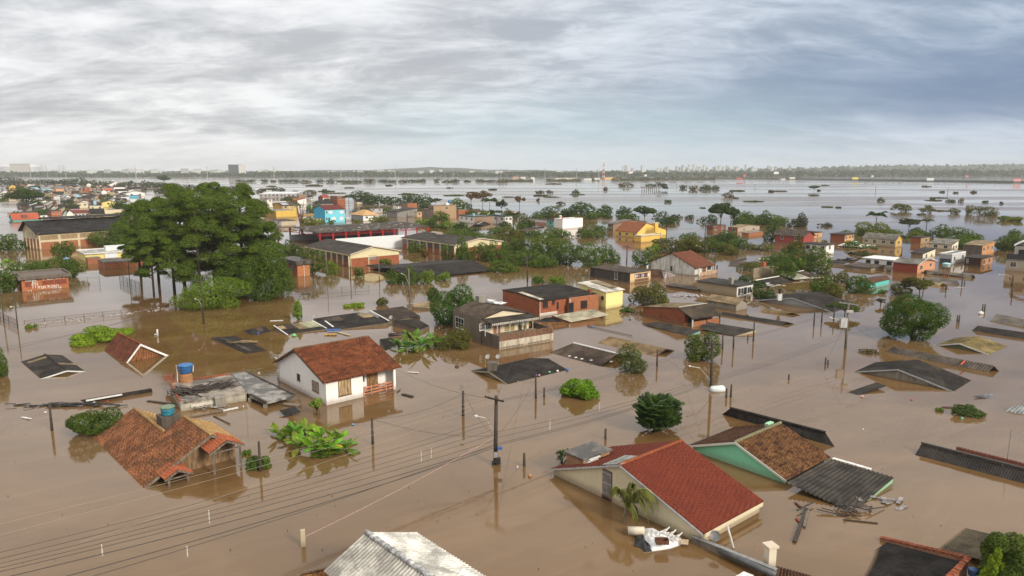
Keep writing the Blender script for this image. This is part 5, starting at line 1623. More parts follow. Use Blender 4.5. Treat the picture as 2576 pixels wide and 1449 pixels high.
sheet_roof('drowned_roof', 'rubble covered cream sheet roof behind the wide brown roof', z9(405, 575), z9(580, 560), z9(808, 604), z9(520, 606), .5, 0, fibro((.42, .39, .30)), back=False)
sheet_roof('drowned_roof', 'thin dark ridge line of a sunken roof behind the wide brown roof', z9(20, 602), z9(240, 562), z9(250, 572), z9(30, 612), .3, 0, F_DARK)
sheet_roof('drowned_roof', 'dark roof wedge touching the leafy tree', z9(690, 562), z9(812, 530), z9(962, 574), z9(812, 602), .6, 0, F_DARK, back=False)
mb = MB().boxv(G(z9(358, 892)), G(z9(762, 830)) - G(z9(358, 892)), Vector((-.15, .2, 0)), Vector((0, 0, 2.2)))
solo('cement_wall', mb, grime((.26, .21, .14), (.12, .10, .07), .4), 'tall mossy cement wall behind the white-edged dark roofs', 'wall')
solo('brick_chimney', MB().box(G(z9(556, 850)) + Vector((-.3, .8, 1.4)), .9, .7, 3.4, .6), brick((.42, .10, .04)), 'red brick chimney stub above the mossy cement wall', 'chimney')
h = sheet_roof('drowned_roof', 'white-edged brown and cream patched roof in front of the leafy tree', z9(775, 845), z9(1175, 770), z9(1480, 852), z9(1040, 925), 1.1, .05, F_BROWN, ridge=plain((.72, .71, .68), .5))
link('patch_sheet', MB().slab([G(z9(*q), z) for q, z in (((800, 835), 1.2), ((1060, 800), 1.15), ((1290, 890), .35), ((1040, 918), .25))], .02), fibro((.30, .29, .24)), h)
sheet_roof('drowned_roof', 'white-edged black roof below the mossy cement wall', z9(395, 930), z9(775, 862), z9(1010, 945), z9(600, 1012), .95, .02, F_DARK, ridge=plain((.72, .71, .68), .5))
hs(z9, (2262, 1075), 960, 2230, 2560, 'turquoise walled house with red brown tile roof half hidden by shrubs', P_TURQ, T_BROWN, 'gu', apex=(2330, 925), wall2=P_TURQ, oh=.3, maxd=10)
sheet_roof('drowned_roof', 'ribbed grey brown roof below the red brick house with salmon gable', z10(880, 792), z10(1700, 868), z10(1650, 935), z10(840, 838), .8, 0, fibro((.13, .115, .09)), pitch=.36, amp=.06)
sheet_roof('drowned_roof', 'ribbed grey roof with red rimmed open end', z10(850, 912), z10(1430, 972), z10(1380, 1004), z10(830, 945), .7, 0, fibro((.12, .11, .10)), pitch=.36, amp=.06)
sheet_roof('drowned_roof', 'small straw coloured ribbed roof behind the thorny shrub', z10(900, 985), z10(1185, 1010), z10(1100, 1062), z10(880, 1040), .6, 0, fibro((.26, .20, .11)), pitch=.36, amp=.06)
st = thing('tank_stand', 'four legged brown stand under the pale turquoise tank', 'tank stand', G(z10(1220, 930)))
q = G(z10(1220, 930)); m = mpp(q)
for dx, dy in ((-.5, -.4), (.5, -.4), (-.5, .4), (.5, .4)):
 link('leg', MB().bar(q + Vector((dx, dy, -.5)), q + Vector((dx * .8, dy * .8, 2.4)), .14), wood((.2, .09, .05)), st)
link('platform', MB().box(q + Vector((0, 0, 2.45)), 1.5, 1.3, .1), WOOD, st)
tank(px_of(q + Vector((0, 0, 2.503))), 19, 11, 'pale turquoise water tank on a four legged stand at the right', z=q.z + 2.503, body=(.36, .58, .60))
# ---- middle distance, centre
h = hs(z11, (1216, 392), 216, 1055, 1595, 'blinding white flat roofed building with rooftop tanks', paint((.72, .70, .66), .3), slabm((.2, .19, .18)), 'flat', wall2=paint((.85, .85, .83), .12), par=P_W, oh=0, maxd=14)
tank(z11(1175, 190), 7, 8, 'small white tank on the blinding white building', z=h.he + .06, body=(.6, .6, .6)); tank(z11(1212, 200), 4, 6, 'tiny red drum on the blinding white building', z=h.he + .06, body=(.5, .07, .04))
hs(z11, (1052, 345), 240, 922, 1075, 'narrow turquoise house with one dark window', P_TURQ, N_DARK, 'flat', wl=1)
hs(z11, (926, 285), 218, 560, 1000, 'long low white building with dark flat roof', P_WD, N_DARK, 'flat', maxd=18)
sheet_roof('drowned_roof', 'rust red roof strip before the long low white building', z11(620, 275), z11(900, 265), z11(920, 300), z11(660, 320), .8, .1, fibro((.12, .045, .035)))
sheet_roof('drowned_roof', 'dark grey roof strip before the rust red one', z11(460, 380), z11(860, 335), z11(870, 352), z11(500, 390), .6, .0, F_DARK)
h = hs(a2, (1252, 858), 797, 1036, 1545, '', paint((.72, .46, .10), .25), tiles(((.24, .08, .035), (.30, .11, .05), (.18, .07, .04)), .24, .38, mossamt=.3), 'gv', apex=(1345, 704), label='orange yellow house with brown red tile roof and square chimney tower', name='yellow_tiled_house', wall2=paint((.78, .53, .13), .2), group=None, oh=.3, wl=3, maxd=16)
x, z = h.onU(a2(1435, 800)); zt_ = h.onU(a2(1435, 705))[1]
link('chimney_tower', MB().boxv(h.P(x - .9, -.5, -1), h.u * 1.8, h.v * 1.6, Vector((0, 0, 1 + zt_))), paint((.72, .45, .09), .25), h.root)
h2 = hs(a2, (1290, 905), 842, 1275, 1500, 'flat roofed yellow annex in front of the chimney tower', paint((.70, .44, .10), .35), slabm(), 'flat', maxd=7, par=P_CR, oh=.05)
hs(a2, (1012, 790), 715, 962, 1345, 'brown house with wide grey sheet roof and white ridge edge', P_BRN, fibro((.14, .12, .11)), 'gv', rise=1.3, wl=1, wr=2, oh=.5, maxd=14)
hs(a2, (2256, 802), 752, 2160, 2476, 'small red brick house with tan and grey roof', B_RED, N_TAN, 'gv', rise=.7, wl=1, wr=2, wall2=paint((.40, .33, .26), .5))
hs(a2, (2010, 782), 735, 1972, 2140, 'roofless brick walls with white panels', B_DARK, N_DARK, 'flat', oh=0, wr=2)
hs(a2, (2370, 838), 806, 2362, 2540, 'low orange brick parapet in the water', B_ORANGE, slabm(), 'flat', oh=0, maxd=6)
hs(z12, (322, 425), 322, 110, 712, 'grey cement house with dark porch and sloping roof', G_GREY, N_DARK, 'mu', rise=1.6, wl=2, oh=.25, maxd=14)
hs(z12, (520, 300), 150, 396, 706, 'two-storey block with brown flank and orange brick front', P_BRN, N_DARK, 'flat', wall2=B_ORANGE, wl=1, oh=.05)
hs(z12, (300, 275), 205, 232, 398, 'white gabled house with brown roof', P_W, N_BROWN, 'gu', rise=1.3, wr=2)
hs(z12, (706, 430), 320, 680, 812, 'little cream and orange house', P_CR, N_TAN, 'flat', wr=1, wall2=P_SAL)
h = hs(z12, (1032, 475), 207, 936, 1472, '', grime((.24, .18, .13), (.12, .09, .07), .4), slabm(), 'flat', wall2=paint((.36, .24, .14), .5), label='big brown plastered two-storey block with blue tank on its roof', name='brown_block', group=None, wl=2, wr=1, par=P_BRN, oh=.05, maxd=16, big=1.4)
q = h.P(h.L * .72, h.W * .3, h.he)
solo('roof_box', MB().boxv(q + Vector((-1, -.8, .05)), h.u * 2, h.v * 1.5, Vector((0, 0, 1.4))), P_W, 'white box under the blue tank of the big brown block', 'tank stand')
tank(px_of(q + Vector((.4, .3, 1.45))), 8, 6.5, 'bright blue water tank on the big brown block', z=h.he + 1.46, body=(.05, .25, .55))
hs(z12, (940, 465), 272, 800, 1000, 'lower brown annex with tan roof and three windows', grime((.22, .17, .13), (.12, .09, .07), .4), N_TAN, 'flat', wl=2, wr=1, maxd=8)
hs(z12, (1510, 395), 283, 1474, 1762, 'low orange brick building with blank wall', B_ORANGE, slabm(), 'flat', oh=0, maxd=12)
hs(z12, (1792, 395), 312, 1716, 1950, 'grey roofed house with white gable and round tank', P_WD, N_BROWN, 'gu', rise=1.2, wr=1)
h = hs(z12, (1816, 550), 418, 1525, 2222, 'white house with dark green roof edge and brown flank', P_W, slabm((.12, .11, .11)), 'flat', wall2=grime((.30, .20, .14), (.14, .1, .08), .4), wl=3, oh=.2, par=plain((.03, .08, .06), .6), maxd=16)
tank(px_of(h.P(h.L * .2, h.W * .3, h.he)), 8, 7, 'turquoise water tank on the house with dark green roof edge', z=h.he + .05, body=(.25, .52, .55))
hs(z12, (2036, 392), 312, 1976, 2112, 'small lime yellow house', P_LIME, N_DARK, 'flat')
hs(z12, (2420, 580), 412, 2190, 2562, 'white house with dark green flat roof behind the palms', P_WD, slabm(), 'flat', wl=2, wr=2, par=plain((.03, .08, .06), .6), oh=.15, maxd=12)
hs(z12, (2500, 370), 308, 2432, 2600, 'small red and orange house with one white window', B_RED, N_DARK, 'flat', wall2=P_ORANGE, wl=1)
sheet_roof('drowned_roof', 'black roof with white left edge between shrubs', z12(1880, 560), z12(2010, 505), z12(2140, 560), z12(1990, 600), .9, .1, F_DARK, ridge=PVC)
# ---- centre left
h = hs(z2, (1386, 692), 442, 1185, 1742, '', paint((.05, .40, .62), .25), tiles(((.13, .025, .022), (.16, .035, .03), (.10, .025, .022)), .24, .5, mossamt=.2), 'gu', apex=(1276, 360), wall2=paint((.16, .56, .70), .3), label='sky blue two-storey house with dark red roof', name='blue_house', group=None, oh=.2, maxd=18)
for (ua, va, ub, vb, c) in ((1397, 470, 1420, 508, 0), (1445, 462, 1515, 512, 1), (1550, 462, 1562, 476, 0), (1645, 460, 1712, 505, 1), (1397, 585, 1425, 625, 0), (1440, 582, 1468, 625, 0), (1500, 575, 1572, 632, 1), (1645, 570, 1715, 625, 1)):
 h.open_px('u', z2(ua, va), z2(ub, vb), nx=1 if c else 2, pane=plain((.72, .74, .76), .5) if c else glass(), frame=plain((.5, .6, .65)), sill=False, inset=-.004)
h = hs(z2, (612, 500), 368, 405, 905, 'ochre house with solar panels and white veranda columns', P_OC, N_BROWN, 'gu', apex=(486, 312), oh=.4, wr=2, maxd=14)
link('solar_panel', MB().slab([h.P(.8, h.W * .12, h.he + .45), h.P(4.6, h.W * .12, h.he + .45), h.P(4.6, h.W * .38, h.he + 1.25), h.P(.8, h.W * .38, h.he + 1.25)], .06), plain((.36, .40, .46), .2), h.root)
for t in (.05, .35, .65, .95): link('column', MB().boxv(h.P(h.L * t, -.9, -.5), h.u * .3, h.v * .3, Vector((0, 0, .5 + h.he - .2))), P_W, h.root)
hs(z2, (496, 592), 462, 266, 862, 'long ochre yard wall with mould stains', grime((.42, .28, .07), (.10, .07, .03), .45), slabm(), 'flat', oh=0, wall2=paint((.60, .40, .08), .5), maxd=16)
hs(z2, (192, 216), 152, 172, 832, 'long grey apartment row with white roof', paint((.40, .40, .42), .4), plain((.72, .73, .74), .5), 'flat', wr=9, oh=.3, yaw=10, maxd=60, big=1.5)
hs(z2, (822, 180), 128, 815, 886, 'orange brick cube at the end of the apartment row', B_ORANGE, slabm(), 'flat', oh=0)
hs(z2, (802, 285), 232, 660, 892, 'brown house with orange gable', P_BRN, N_BROWN, 'gu', rise=1.5, wall2=P_ORANGE)
hs(z2, (902, 232), 165, 872, 1036, 'olive brown unplastered block', P_BRN, slabm(), 'flat', oh=0)
hs(z2, (1102, 266), 214, 1046, 1166, 'small white house with dark hipped roof', P_W, N_DARK, 'hip', rise=1.6, wr=2)
hs(z2, (1342, 266), 222, 1256, 1468, 'white house with bright red gable roof', B_DARK, tiles(((.36, .06, .04), (.30, .05, .035)), .24, .5, mossamt=.1), 'gu', rise=1.9, wall2=P_W, wr=2)
hs(z2, (1606, 355), 195, 1476, 1752, 'unfinished red brick two-storey house', brick((.30, .10, .05)), slabm(), 'flat', wall2=B_RED, wr=2, wl=1, oh=.1, big=1.3)
hs(z2, (882, 350), 268, 800, 1042, 'white wall house with red sloping roof edge', B_ORANGE, T_FRESH, 'mu', rise=1.4, wall2=P_W)
hs(z2, (336, 405), 250, 232, 432, 'tall plain white house by the pines', P_WD, N_DARK, 'flat', wr=1, wl=1)
hs(z2, (440, 320), 285, 425, 746, 'dark long roof behind the ochre house', P_WD, N_DARK, 'flat', maxd=14)
hs(z2, (1312, 360), 330, 1120, 1532, 'grey house with charcoal gable roof behind the blue house', G_GREY, N_CHAR, 'gu', rise=1.8, wl=1, maxd=14)
hs(z2, (2072, 655), 545, 1855, 2352, 'white and grey house with pale orange hipped roof', P_GR, tiles(((.55, .33, .15), (.62, .38, .18), (.5, .3, .14)), .24, .4, mossamt=.08), 'hip', rise=2.4, wall2=P_W, wr=2, oh=.5, maxd=14)
hs(z2, (2202, 512), 418, 2190, 2422, 'low grey house with broken roof line', paint((.42, .40, .40), .5), N_DARK, 'flat', wr=2)
hs(z2, (1962, 345), 296, 1905, 2042, 'cream cottage under the dark trees', P_CR, N_DARK, 'gu', rise=1)
hs(z2, (592, 745), 642, 332, 852, 'white garage block with graffiti and dark roof', P_WD, N_BROWN, 'flat', wall2=paint((.46, .40, .30), .7), wl=2, oh=.3, maxd=12)
hs(z2, (1002, 702), 612, 990, 1366, 'cream garden wall behind shrubs', P_CR, slabm(), 'flat', oh=0, maxd=8)
hs(z2, (1760, 640), 585, 1748, 1852, 'small grey van shaped hut beside the blue house', paint((.45, .45, .48), .3), plain((.6, .6, .62), .5), 'flat', oh=.05)
hs(z2, (930, 545), 520, 900, 1180, 'flat brown roof left of the blue house', P_OC, slabm((.14, .11, .09)), 'flat', oh=.1, maxd=12)
# ---- the far town on the left
FT = 'houses of the far town'
F = lambda *a, **k: hs(z1, *a, group=FT, **k)
R_ROOF = tiles(((.45, .09, .05), (.50, .12, .06), (.40, .08, .05)), .3, .5, mossamt=.1)
h = F((240, 838), 806, 168, 725, '', P_TURQ, R_ROOF, 'gu', apex=(188, 694), label='turquoise house with orange red tile roof behind the warehouse', maxd=14, wl=1)
link('chimney', MB().boxv(h.P(h.L * .36, h.W * .12, h.he), h.u * h.L * .2, h.v * h.W * .4, Vector((0, 0, 1.9))), brick((.18, .09, .05)), h.root)
F((735, 812), 722, 700, 822, 'white house with dark roof and one window', P_W, N_CHAR, 'flat', wr=1)
F((936, 728), 646, 815, 1112, 'red brick two-storey house with balcony and white windows', B_RED, N_DARK, 'flat', wr=2, wl=1, wall2=paint((.46, .12, .05), .3), maxd=12)
F((1342, 748), 690, 1272, 1622, 'white house with brown red gable roof', P_W, tiles(((.16, .05, .04), (.20, .06, .045)), .3, .5, mossamt=.2), 'gu', apex=(1302, 632), wr=4, wall2=P_W, maxd=14)
F((1652, 745), 700, 1622, 1896, 'cream house with slate grey roof', P_CR, N_CHAR, 'gu', rise=2.6, wr=2, maxd=14)
F((1642, 720), 558, 1606, 1882, 'tall cream flat roofed house', P_CR, slabm(), 'flat', wl=1, wr=2, oh=0)
F((1877, 715), 628, 1870, 2325, 'long low cream annex with white tank', P_CR, slabm(), 'flat', oh=0, maxd=20)
F((1856, 588), 490, 1846, 2092, 'bright yellow gabled house', P_Y, N_BROWN, 'gv', apex=(2010, 455), wr=1)
F((1702, 550), 462, 1694, 1822, 'sky blue little house', P_LBLUE, slabm(), 'flat', oh=0)
F((1690, 535), 466, 1580, 1702, 'dark red brick house with sloping roof', B_RED, N_BROWN, 'flat')
F((1768, 556), 478, 1758, 1852, 'very dark brick shed', B_DARK, N_DARK, 'flat', oh=0)
F((1452, 528), 496, 1440, 1662, 'white gable peeking over cream walls', P_W, N_BROWN, 'gv', apex=(1505, 458))
F((1402, 605), 512, 1374, 1602, 'beige house with two white windows', P_CR, N_TAN, 'gv', rise=1.0, wr=2)
F((1062, 645), 610, 1036, 1442, 'long house with slate roof and lilac wall', P_PINK, N_CHAR, 'gu', rise=2.2, maxd=18)
F((1072, 578), 522, 1062, 1206, 'grey open fronted shelter', G_GREY, N_BROWN, 'flat', wr=1)
F((1142, 762), 705, 1126, 1206, 'grey green gabled shed', paint((.36, .42, .36), .4), N_DARK, 'gv', rise=2)
F((1212, 762), 690, 1200, 1300, 'black and white shed with pointed roof', P_W, N_CHAR, 'gv', rise=1.6)
F((400, 700), 668, 376, 700, 'flat dark roofed row at the water', G_GREY, N_CHAR, 'flat', maxd=18)
F((150, 720), 690, 140, 280, 'pale low roof by the left edge', P_WD, N_BROWN, 'flat')
F((960, 436), 378, 940, 1092, 'square red brick house', B_RED, slabm(), 'flat', oh=0)
F((1176, 440), 394, 1168, 1282, 'white house under a dark gable', P_W, N_CHAR, 'gv', rise=1.6)
F((990, 372), 334, 975, 1162, 'long white wall with slate roof', P_W, N_CHAR, 'gu', rise=1.6)
F((1532, 340), 214, 1510, 1618, 'tall square red brick tower house', B_RED, slabm(), 'flat', oh=0, wr=1)
F((1442, 342), 282, 1404, 1502, 'orange brick house beside the brick tower', B_ORANGE, slabm(), 'flat', oh=0)
F((1312, 342), 284, 1296, 1402, 'brown brick house left of the brick tower', B_DARK, N_DARK, 'flat')
F((1632, 302), 276, 1620, 1722, 'cottage with bright orange roof', P_WD, R_ROOF, 'gu', rise=1.4)
F((762, 292), 246, 686, 928, 'blue grey house with wide metal roof', P_LBLUE, plain((.20, .22, .24), .5), 'gu', rise=2, wr=1)
F((1012, 296), 242, 930, 1158, 'salmon house with blue slate roof', P_SAL, plain((.13, .14, .16), .6), 'gu', rise=2.6)
F((566, 268), 215, 556, 690, 'pale blue far house', P_LBLUE, N_CHAR, 'gu', rise=1.4)
F((172, 272), 205, 122, 308, 'mustard yellow house at the far left', paint((.62, .40, .07), .3), N_BROWN, 'gv', rise=2, wr=1)
F((160, 440), 352, 135, 385, 'cream house left of the big round tree', P_CR, N_BROWN, 'gu', rise=2)
F((14, 425), 318, 0, 190, 'white gabled house at the left edge', P_WD, N_CHAR, 'gv', rise=2.2)
h = F((2290, 386), 322, 2280, 2625, 'large white gable with dark windows beside the pines', P_W, N_BROWN, 'gv', apex=(2450, 286), wr=2, maxd=20, big=1.8)
F((2262, 404), 372, 2252, 2510, 'blue tarpaulin covered low roof', P_BLUE, plain((.06, .22, .50), .5), 'flat')
F((1957, 366), 304, 1945, 2082, 'beige blank house', P_TAN, slabm(), 'flat', oh=0)
F((1902, 318), 280, 1880, 2040, 'house with faded orange roof', P_CR, R_ROOF, 'gu', rise=2.2)
F((1842, 345), 290, 1830, 1932, 'narrow white house', P_W, N_CHAR, 'gv', rise=1.5)
F((2062, 255), 215, 2050, 2262, 'white far house with grey roof', P_W, N_CHAR, 'gu', rise=2.2, maxd=18)
F((2102, 335), 285, 2090, 2302, 'white walled house with grey roof by the pines', P_W, N_CHAR, 'gu', rise=2)
F((2320, 292), 245, 2300, 2560, 'grey warehouse among the far trees', G_GREY, N_CHAR, 'gu', rise=2, maxd=26)
F((1572, 190), 165, 1560, 1652, 'white shed near the far shore', P_W, N_CHAR, 'gv', rise=1.8)
F((1980, 198), 168, 1970, 2205, 'pale hall near the far shore', P_W, N_CHAR, 'gv', rise=4, maxd=26)
F((1740, 140), 124, 1730, 2035, 'long white shed roof at the far shore', P_W, plain((.5, .5, .5)), 'flat', maxd=40)
rgf = np.random.RandomState(11)
walls = [(P_W, 'white'), (P_WD, 'dirty white'), (P_CR, 'cream'), (B_RED, 'red brick'), (B_ORANGE, 'orange brick'), (G_GREY, 'grey cement'), (P_SAL, 'salmon'), (P_TAN, 'beige'), (P_LBLUE, 'pale blue'), (P_BRN, 'brown')]
rfs = [(N_CHAR, 'slate'), (N_BROWN, 'brown'), (N_DARK, 'charcoal'), (N_TAN, 'tan'), (fibro((.22, .22, .22), bumpy=False), 'grey'), (plain((.5, .5, .5), .6), 'whitish')]
for (u0, u1, v0, v1, n) in ((440, 1500, 150, 300, 20), (780, 1700, 290, 480, 20), (1500, 2500, 170, 330, 18), (300, 1100, 480, 680, 9), (1700, 2300, 380, 480, 7), (1950, 2400, 480, 660, 8), (0, 420, 150, 330, 4), (640, 1000, 380, 560, 7), (330, 1500, 180, 330, 26), (760, 1600, 300, 470, 26), (1500, 2560, 190, 420, 30), (250, 1000, 560, 700, 8), (300, 2400, 170, 560, 60)):
 for i in range(n):
  u_ = rgf.uniform(u0, u1); v_ = rgf.uniform(v0, v1)
  s_ = (v_ + 260) / 650
  wd = rgf.uniform(90, 220) * s_; ht_ = rgf.uniform(14, 40) * s_
  (wm_, wn_), (rm_, rn_) = walls[(0, 1, 2, 3, 4, 5, 5, 7, 1, 9, 6, 8, 5, 9)[rgf.randint(14)]], rfs[(0, 0, 1, 1, 2, 2, 3, 4, 5)[rgf.randint(9)]]
  F((u_, v_), v_ - ht_, u_ - wd * rgf.uniform(.1, .5), u_ + wd * .6, wn_ + ' house with ' + rn_ + ' roof', wm_, rm_, ['flat', 'gu', 'gv', 'mu'][rgf.randint(4)], rise=rgf.uniform(.6, 2.2), wr=rgf.randint(3), yaw=40 + rgf.choice([0, 0, 8, -6]), maxd=15)
# ------------------------------------------------------------------ warehouse, school, hut
def warehouse():
 h = House('warehouse', 'big gabled warehouse with charcoal roof, cream frame and orange brick panels', 'warehouse', a0(405, 978), a0(1330, 900), apex=a0(262, 688), far=a0(240, 938))
 he = zat(h.a0, a0(0, 808)[1]); fz = h.onV(a0(205, 752))[1]
 W = h.W; L = h.L
 pr = [(0, he), (h.ay, h.az), (W, min(fz, he + .6))]
 h.walls(pr, paint((.56, .48, .33), .45), inset=.05)
 h.roof(pr, fibro((.030, .028, .028)), oe=1.0, os=.8, kind='corr', pitch=.6, amp=.06, rows=4)
 mb = MB().slab([h.P(4, h.ay - 1.6, h.az + .35), h.P(L, h.ay - 1.6, h.az + .35), h.P(L, h.ay, h.az + .95), h.P(4, h.ay, h.az + .95)], .12)
 mb.slab([h.P(4, h.ay, h.az + .95), h.P(L, h.ay, h.az + .95), h.P(L, h.ay + 1.6, h.az + .35), h.P(4, h.ay + 1.6, h.az + .35)], .12)
 link('ridge_vent', mb, fibro((.045, .04, .038)), h.root)
 n = max(3, int(L / 5.2))
 for i in range(n):
  x0, x1 = L * i / n + .35, L * (i + 1) / n - .35
  link('brick_panel', MB().boxv(h.P(x0, .03, -1), h.u * (x1 - x0), -h.v * .02, Vector((0, 0, 1 + he * .44))), B_ORANGE, h.root)
  link('louvre_panel', MB().boxv(h.P(x0, .03, he * .56), h.u * (x1 - x0), -h.v * .02, Vector((0, 0, he * .26))), grime((.34, .24, .13), (.08, .06, .04), .5), h.root)
 n = 5
 for i in range(n):
  y0, y1 = W * i / n + .4, W * (i + 1) / n - .4
  link('brick_panel', MB().boxv(h.P(.03, y0, -1), h.v * (y1 - y0), -h.u * .02, Vector((0, 0, 1 + he * .62))), B_ORANGE, h.root)
  link('pilaster', MB().boxv(h.P(.03, y0 - .55, -1), h.v * .3, -h.u * .2, Vector((0, 0, 1 + he))), paint((.56, .48, .33), .45), h.root)
warehouse()
def school(A, top, ul, ur, apex, lab, nb):
 h = hs(a1, A, top, ul, ur, '', B_RED, fibro((.05, .04, .034)), 'gv', apex=apex, label=lab, name='school_block', cat='school building', group='brick school blocks', oh=.45, maxd=40)
 cr = paint((.66, .58, .36), .4)
 he, L, W = h.he, h.L, h.W
 t, z = h.onU(a1(*apex)); t = min(max(t, L * .3), L * .7)
 mb = MB(); lo = he - 1.1
 mb.face(h.P(0, -.03, lo), h.P(L, -.03, lo), h.P(L, -.03, he), h.P(t, -.03, max(he + .3, min(z, he + 4))), h.P(0, -.03, he))
 link('gable_panel', mb, cr, h.root)
 f = MB()
 zz = max(he + .3, min(z, he + 4))
 f.bar(h.P(-.45, -.47, he - .12), h.P(t, -.47, zz), .08, .25); f.bar(h.P(t, -.47, zz), h.P(L + .45, -.47, he - .12), .08, .25)
 link('verge', f, paint((.5, .42, .33), .4), h.root)
 link('eave_beam', MB().boxv(h.P(-.46, 0, he - .35), h.u * .12, h.v * W, Vector((0, 0, .25))), cr, h.root)
 for i in range(nb):
  y0, y1 = W * i / nb, W * (i + 1) / nb
  link('pilaster', MB().boxv(h.P(-.42, y0, -1), h.u * .4, h.v * .28, Vector((0, 0, 1 + he - .35))), cr, h.root)
  h.opening('v', (y0 + .5, he - 2.0, y1 - .25, he - .45), nx=4, ny=2, frame=plain((.28, .08, .05), .6), pane=plain((.10, .10, .12), .25), sill=False)
 return h
h = school((945, 1150), 1020, 505, 1432, (1170, 940), 'nearer brick school block with cream gable and barred window bays', 8)
h.open_px('u', a1(1132, 1075), a1(1200, 1028), nx=2, ny=2, frame=plain((.28, .08, .05)), inset=-.0, pane=plain((.25, .27, .30), .2))
link('gable_post', MB().boxv(h.P(-.1, -.12, -1), h.u * .25, h.v * .11, Vector((0, 0, 1 + h.he))), paint((.66, .58, .36), .4), h.root)
link('gable_post', MB().boxv(h.P(h.L * .36, -.10, -1), h.u * .2, h.v * .09, Vector((0, 0, h.he))), paint((.66, .58, .36), .4), h.root)
h = school((2000, 1045), 922, 1468, 2456, (2236, 858), 'farther brick school block with cream gable half behind shrubs', 8)
for (x, y0, y1) in ((.30, .5, .62), (.42, .62, .82)):
 link('skylight', MB().slab([h.P(h.L * x, h.W * y0, h.he + 1.5), h.P(h.L * x, h.W * y1, h.he + 1.5), h.P(h.L * x + .8, h.W * y1, h.he + 1.85), h.P(h.L * x + .8, h.W * y0, h.he + 1.85)], .04), fibro((.30, .25, .2)), h.root)
def shed():
 z = 4.2
 c = [G(a1(*q), z) for q in ((190, 752), (1262, 702), (1742, 740), (612, 806))]
 root = thing('sports_shed', 'long open shed with dark patched roof on red steel trusses', 'shed', G(a1(950, 860)))
 HOUSES.append((root, a1(950, 800))); root['desc'] = ''
 mid0, mid1 = (c[0] + c[3]) / 2 + Vector((0, 0, .9)), (c[1] + c[2]) / 2 + Vector((0, 0, .9))
 mb = MB().slab([c[3], c[2], mid1, mid0], .12); mb.slab([mid0, mid1, c[1], c[0]], .12)
 link('roof', mb, fibro((.065, .052, .042), bumpy=False), root)
 rg = np.random.RandomState(2); p = MB()
 for i in range(46):
  s, t = rg.rand(), rg.uniform(.08, .9)
  q = (c[3].lerp(c[2], s)).lerp(mid0.lerp(mid1, s), t) + Vector((0, 0, .06))
  d = (c[2] - c[3]).normalized(); e = (mid0 - c[3]).normalized()
  p.slab([q, q + d * rg.uniform(.6, 1.6), q + d * 1.0 + e * .35, q + e * .3], .02)
 link('hole_patch', p, plain((.55, .52, .48), .6), root)['kind'] = 'stuff'
 red = plain((.36, .02, .02), .5)
 n = 9
 for i in range(n + 1):
  f, b = c[3].lerp(c[2], (i + .2) / (n + .4)), c[0].lerp(c[1], (i + .2) / (n + .4))
  for q in (f, b):
   link('column', MB().boxv(Vector((q.x - .25, q.y - .25, -1)), Vector((.5, 0, 0)), Vector((0, .5, 0)), Vector((0, 0, z + .7))), red, root)
  m = MB(); k = 7
  for j in range(k):
   p0, p1 = f.lerp(b, j / k), f.lerp(b, (j + 1) / k)
   dn = Vector((0, 0, -1.0))
   m.bar(p0 + dn, p1 + dn, .12); m.bar(p0 + Vector((0, 0, -.15)), (p0 + p1) / 2 + dn, .09); m.bar((p0 + p1) / 2 + dn, p1 + Vector((0, 0, -.15)), .09)
  link('truss', m, red, root)
 m = MB(); k = 40
 for j in range(k):
  p0, p1 = c[3].lerp(c[2], j / k), c[3].lerp(c[2], (j + 1) / k)
  dn = Vector((0, 0, -1.1))
  m.bar(p0 + dn, p1 + dn, .10); m.bar(p0 + Vector((0, 0, -.2)), (p0 + p1) / 2 + dn, .08); m.bar((p0 + p1) / 2 + dn, p1 + Vector((0, 0, -.2)), .08)
 link('edge_truss', m, red, root)
 w = MB()
 a_, b_ = c[0].lerp(c[3], .35), c[1].lerp(c[2], .35)
 w.slab([Vector((a_.x, a_.y, -.5)), Vector((b_.x, b_.y, -.5)), Vector((b_.x, b_.y, 2.3)), Vector((a_.x, a_.y, 2.3))], .1)
 link('rear_wall', w, paint((.34, .35, .38), .5), root)
 fence_a, fence_b = G(a1(800, 975)), G(a1(1488, 950))
 za, zb = zat(fence_a, a1(830, 866)[1]), zat(fence_b, a1(0, 823)[1])
 d = fence_b - fence_a; n_ = Vector((-d.y, d.x, 0)).normalized()
 mb = MB().prism([fence_a + Vector((0, 0, -1)), fence_b + Vector((0, 0, -1)), fence_b + n_ * .15 + Vector((0, 0, -1)), fence_a + n_ * .15 + Vector((0, 0, -1))],
     [fence_a + Vector((0, 0, za)), fence_b + Vector((0, 0, zb)), fence_b + n_ * .15 + Vector((0, 0, zb)), fence_a + n_ * .15 + Vector((0, 0, za))])
 solo('white_sheet_wall', mb, plain((.70, .73, .76), .5, 0, .1), 'long plain white sheet wall between the red shed and the school blocks', 'wall')
shed()
h = hs(a1, (418, 1245), 1088, 60, 462, '', brick((.48, .19, .08), dirt=.25), slabm((.10, .08, .07)), 'flat', label='small orange brick building with thick dark roof right of the pines', name='brick_hut', group=None, oh=.5, th=.9, maxd=9)
h.opening('v', (h.W * .2, h.he - 2.2, h.W * .38, h.he - 1.1), nx=2, frame=plain((.1, .05, .04))); h.opening('v', (h.W * .5, .2, h.W * .75, h.he - 1.6), nx=2, frame=plain((.1, .05, .04)))
link('corner_pipe', MB().tube([h.P(h.L * .5, -.1, -.5), h.P(h.L * .5, -.1, h.he)], .09, 6), PVC, h.root)
sheet_roof('school_annex', 'long dark low roof at the waterline before the school, bushes along its edge', a1(1335, 1160), a1(2182, 1083), a1(2374, 1180), a1(1560, 1262), 1.3, .35, fibro((.036, .030, .027)), cat='building')
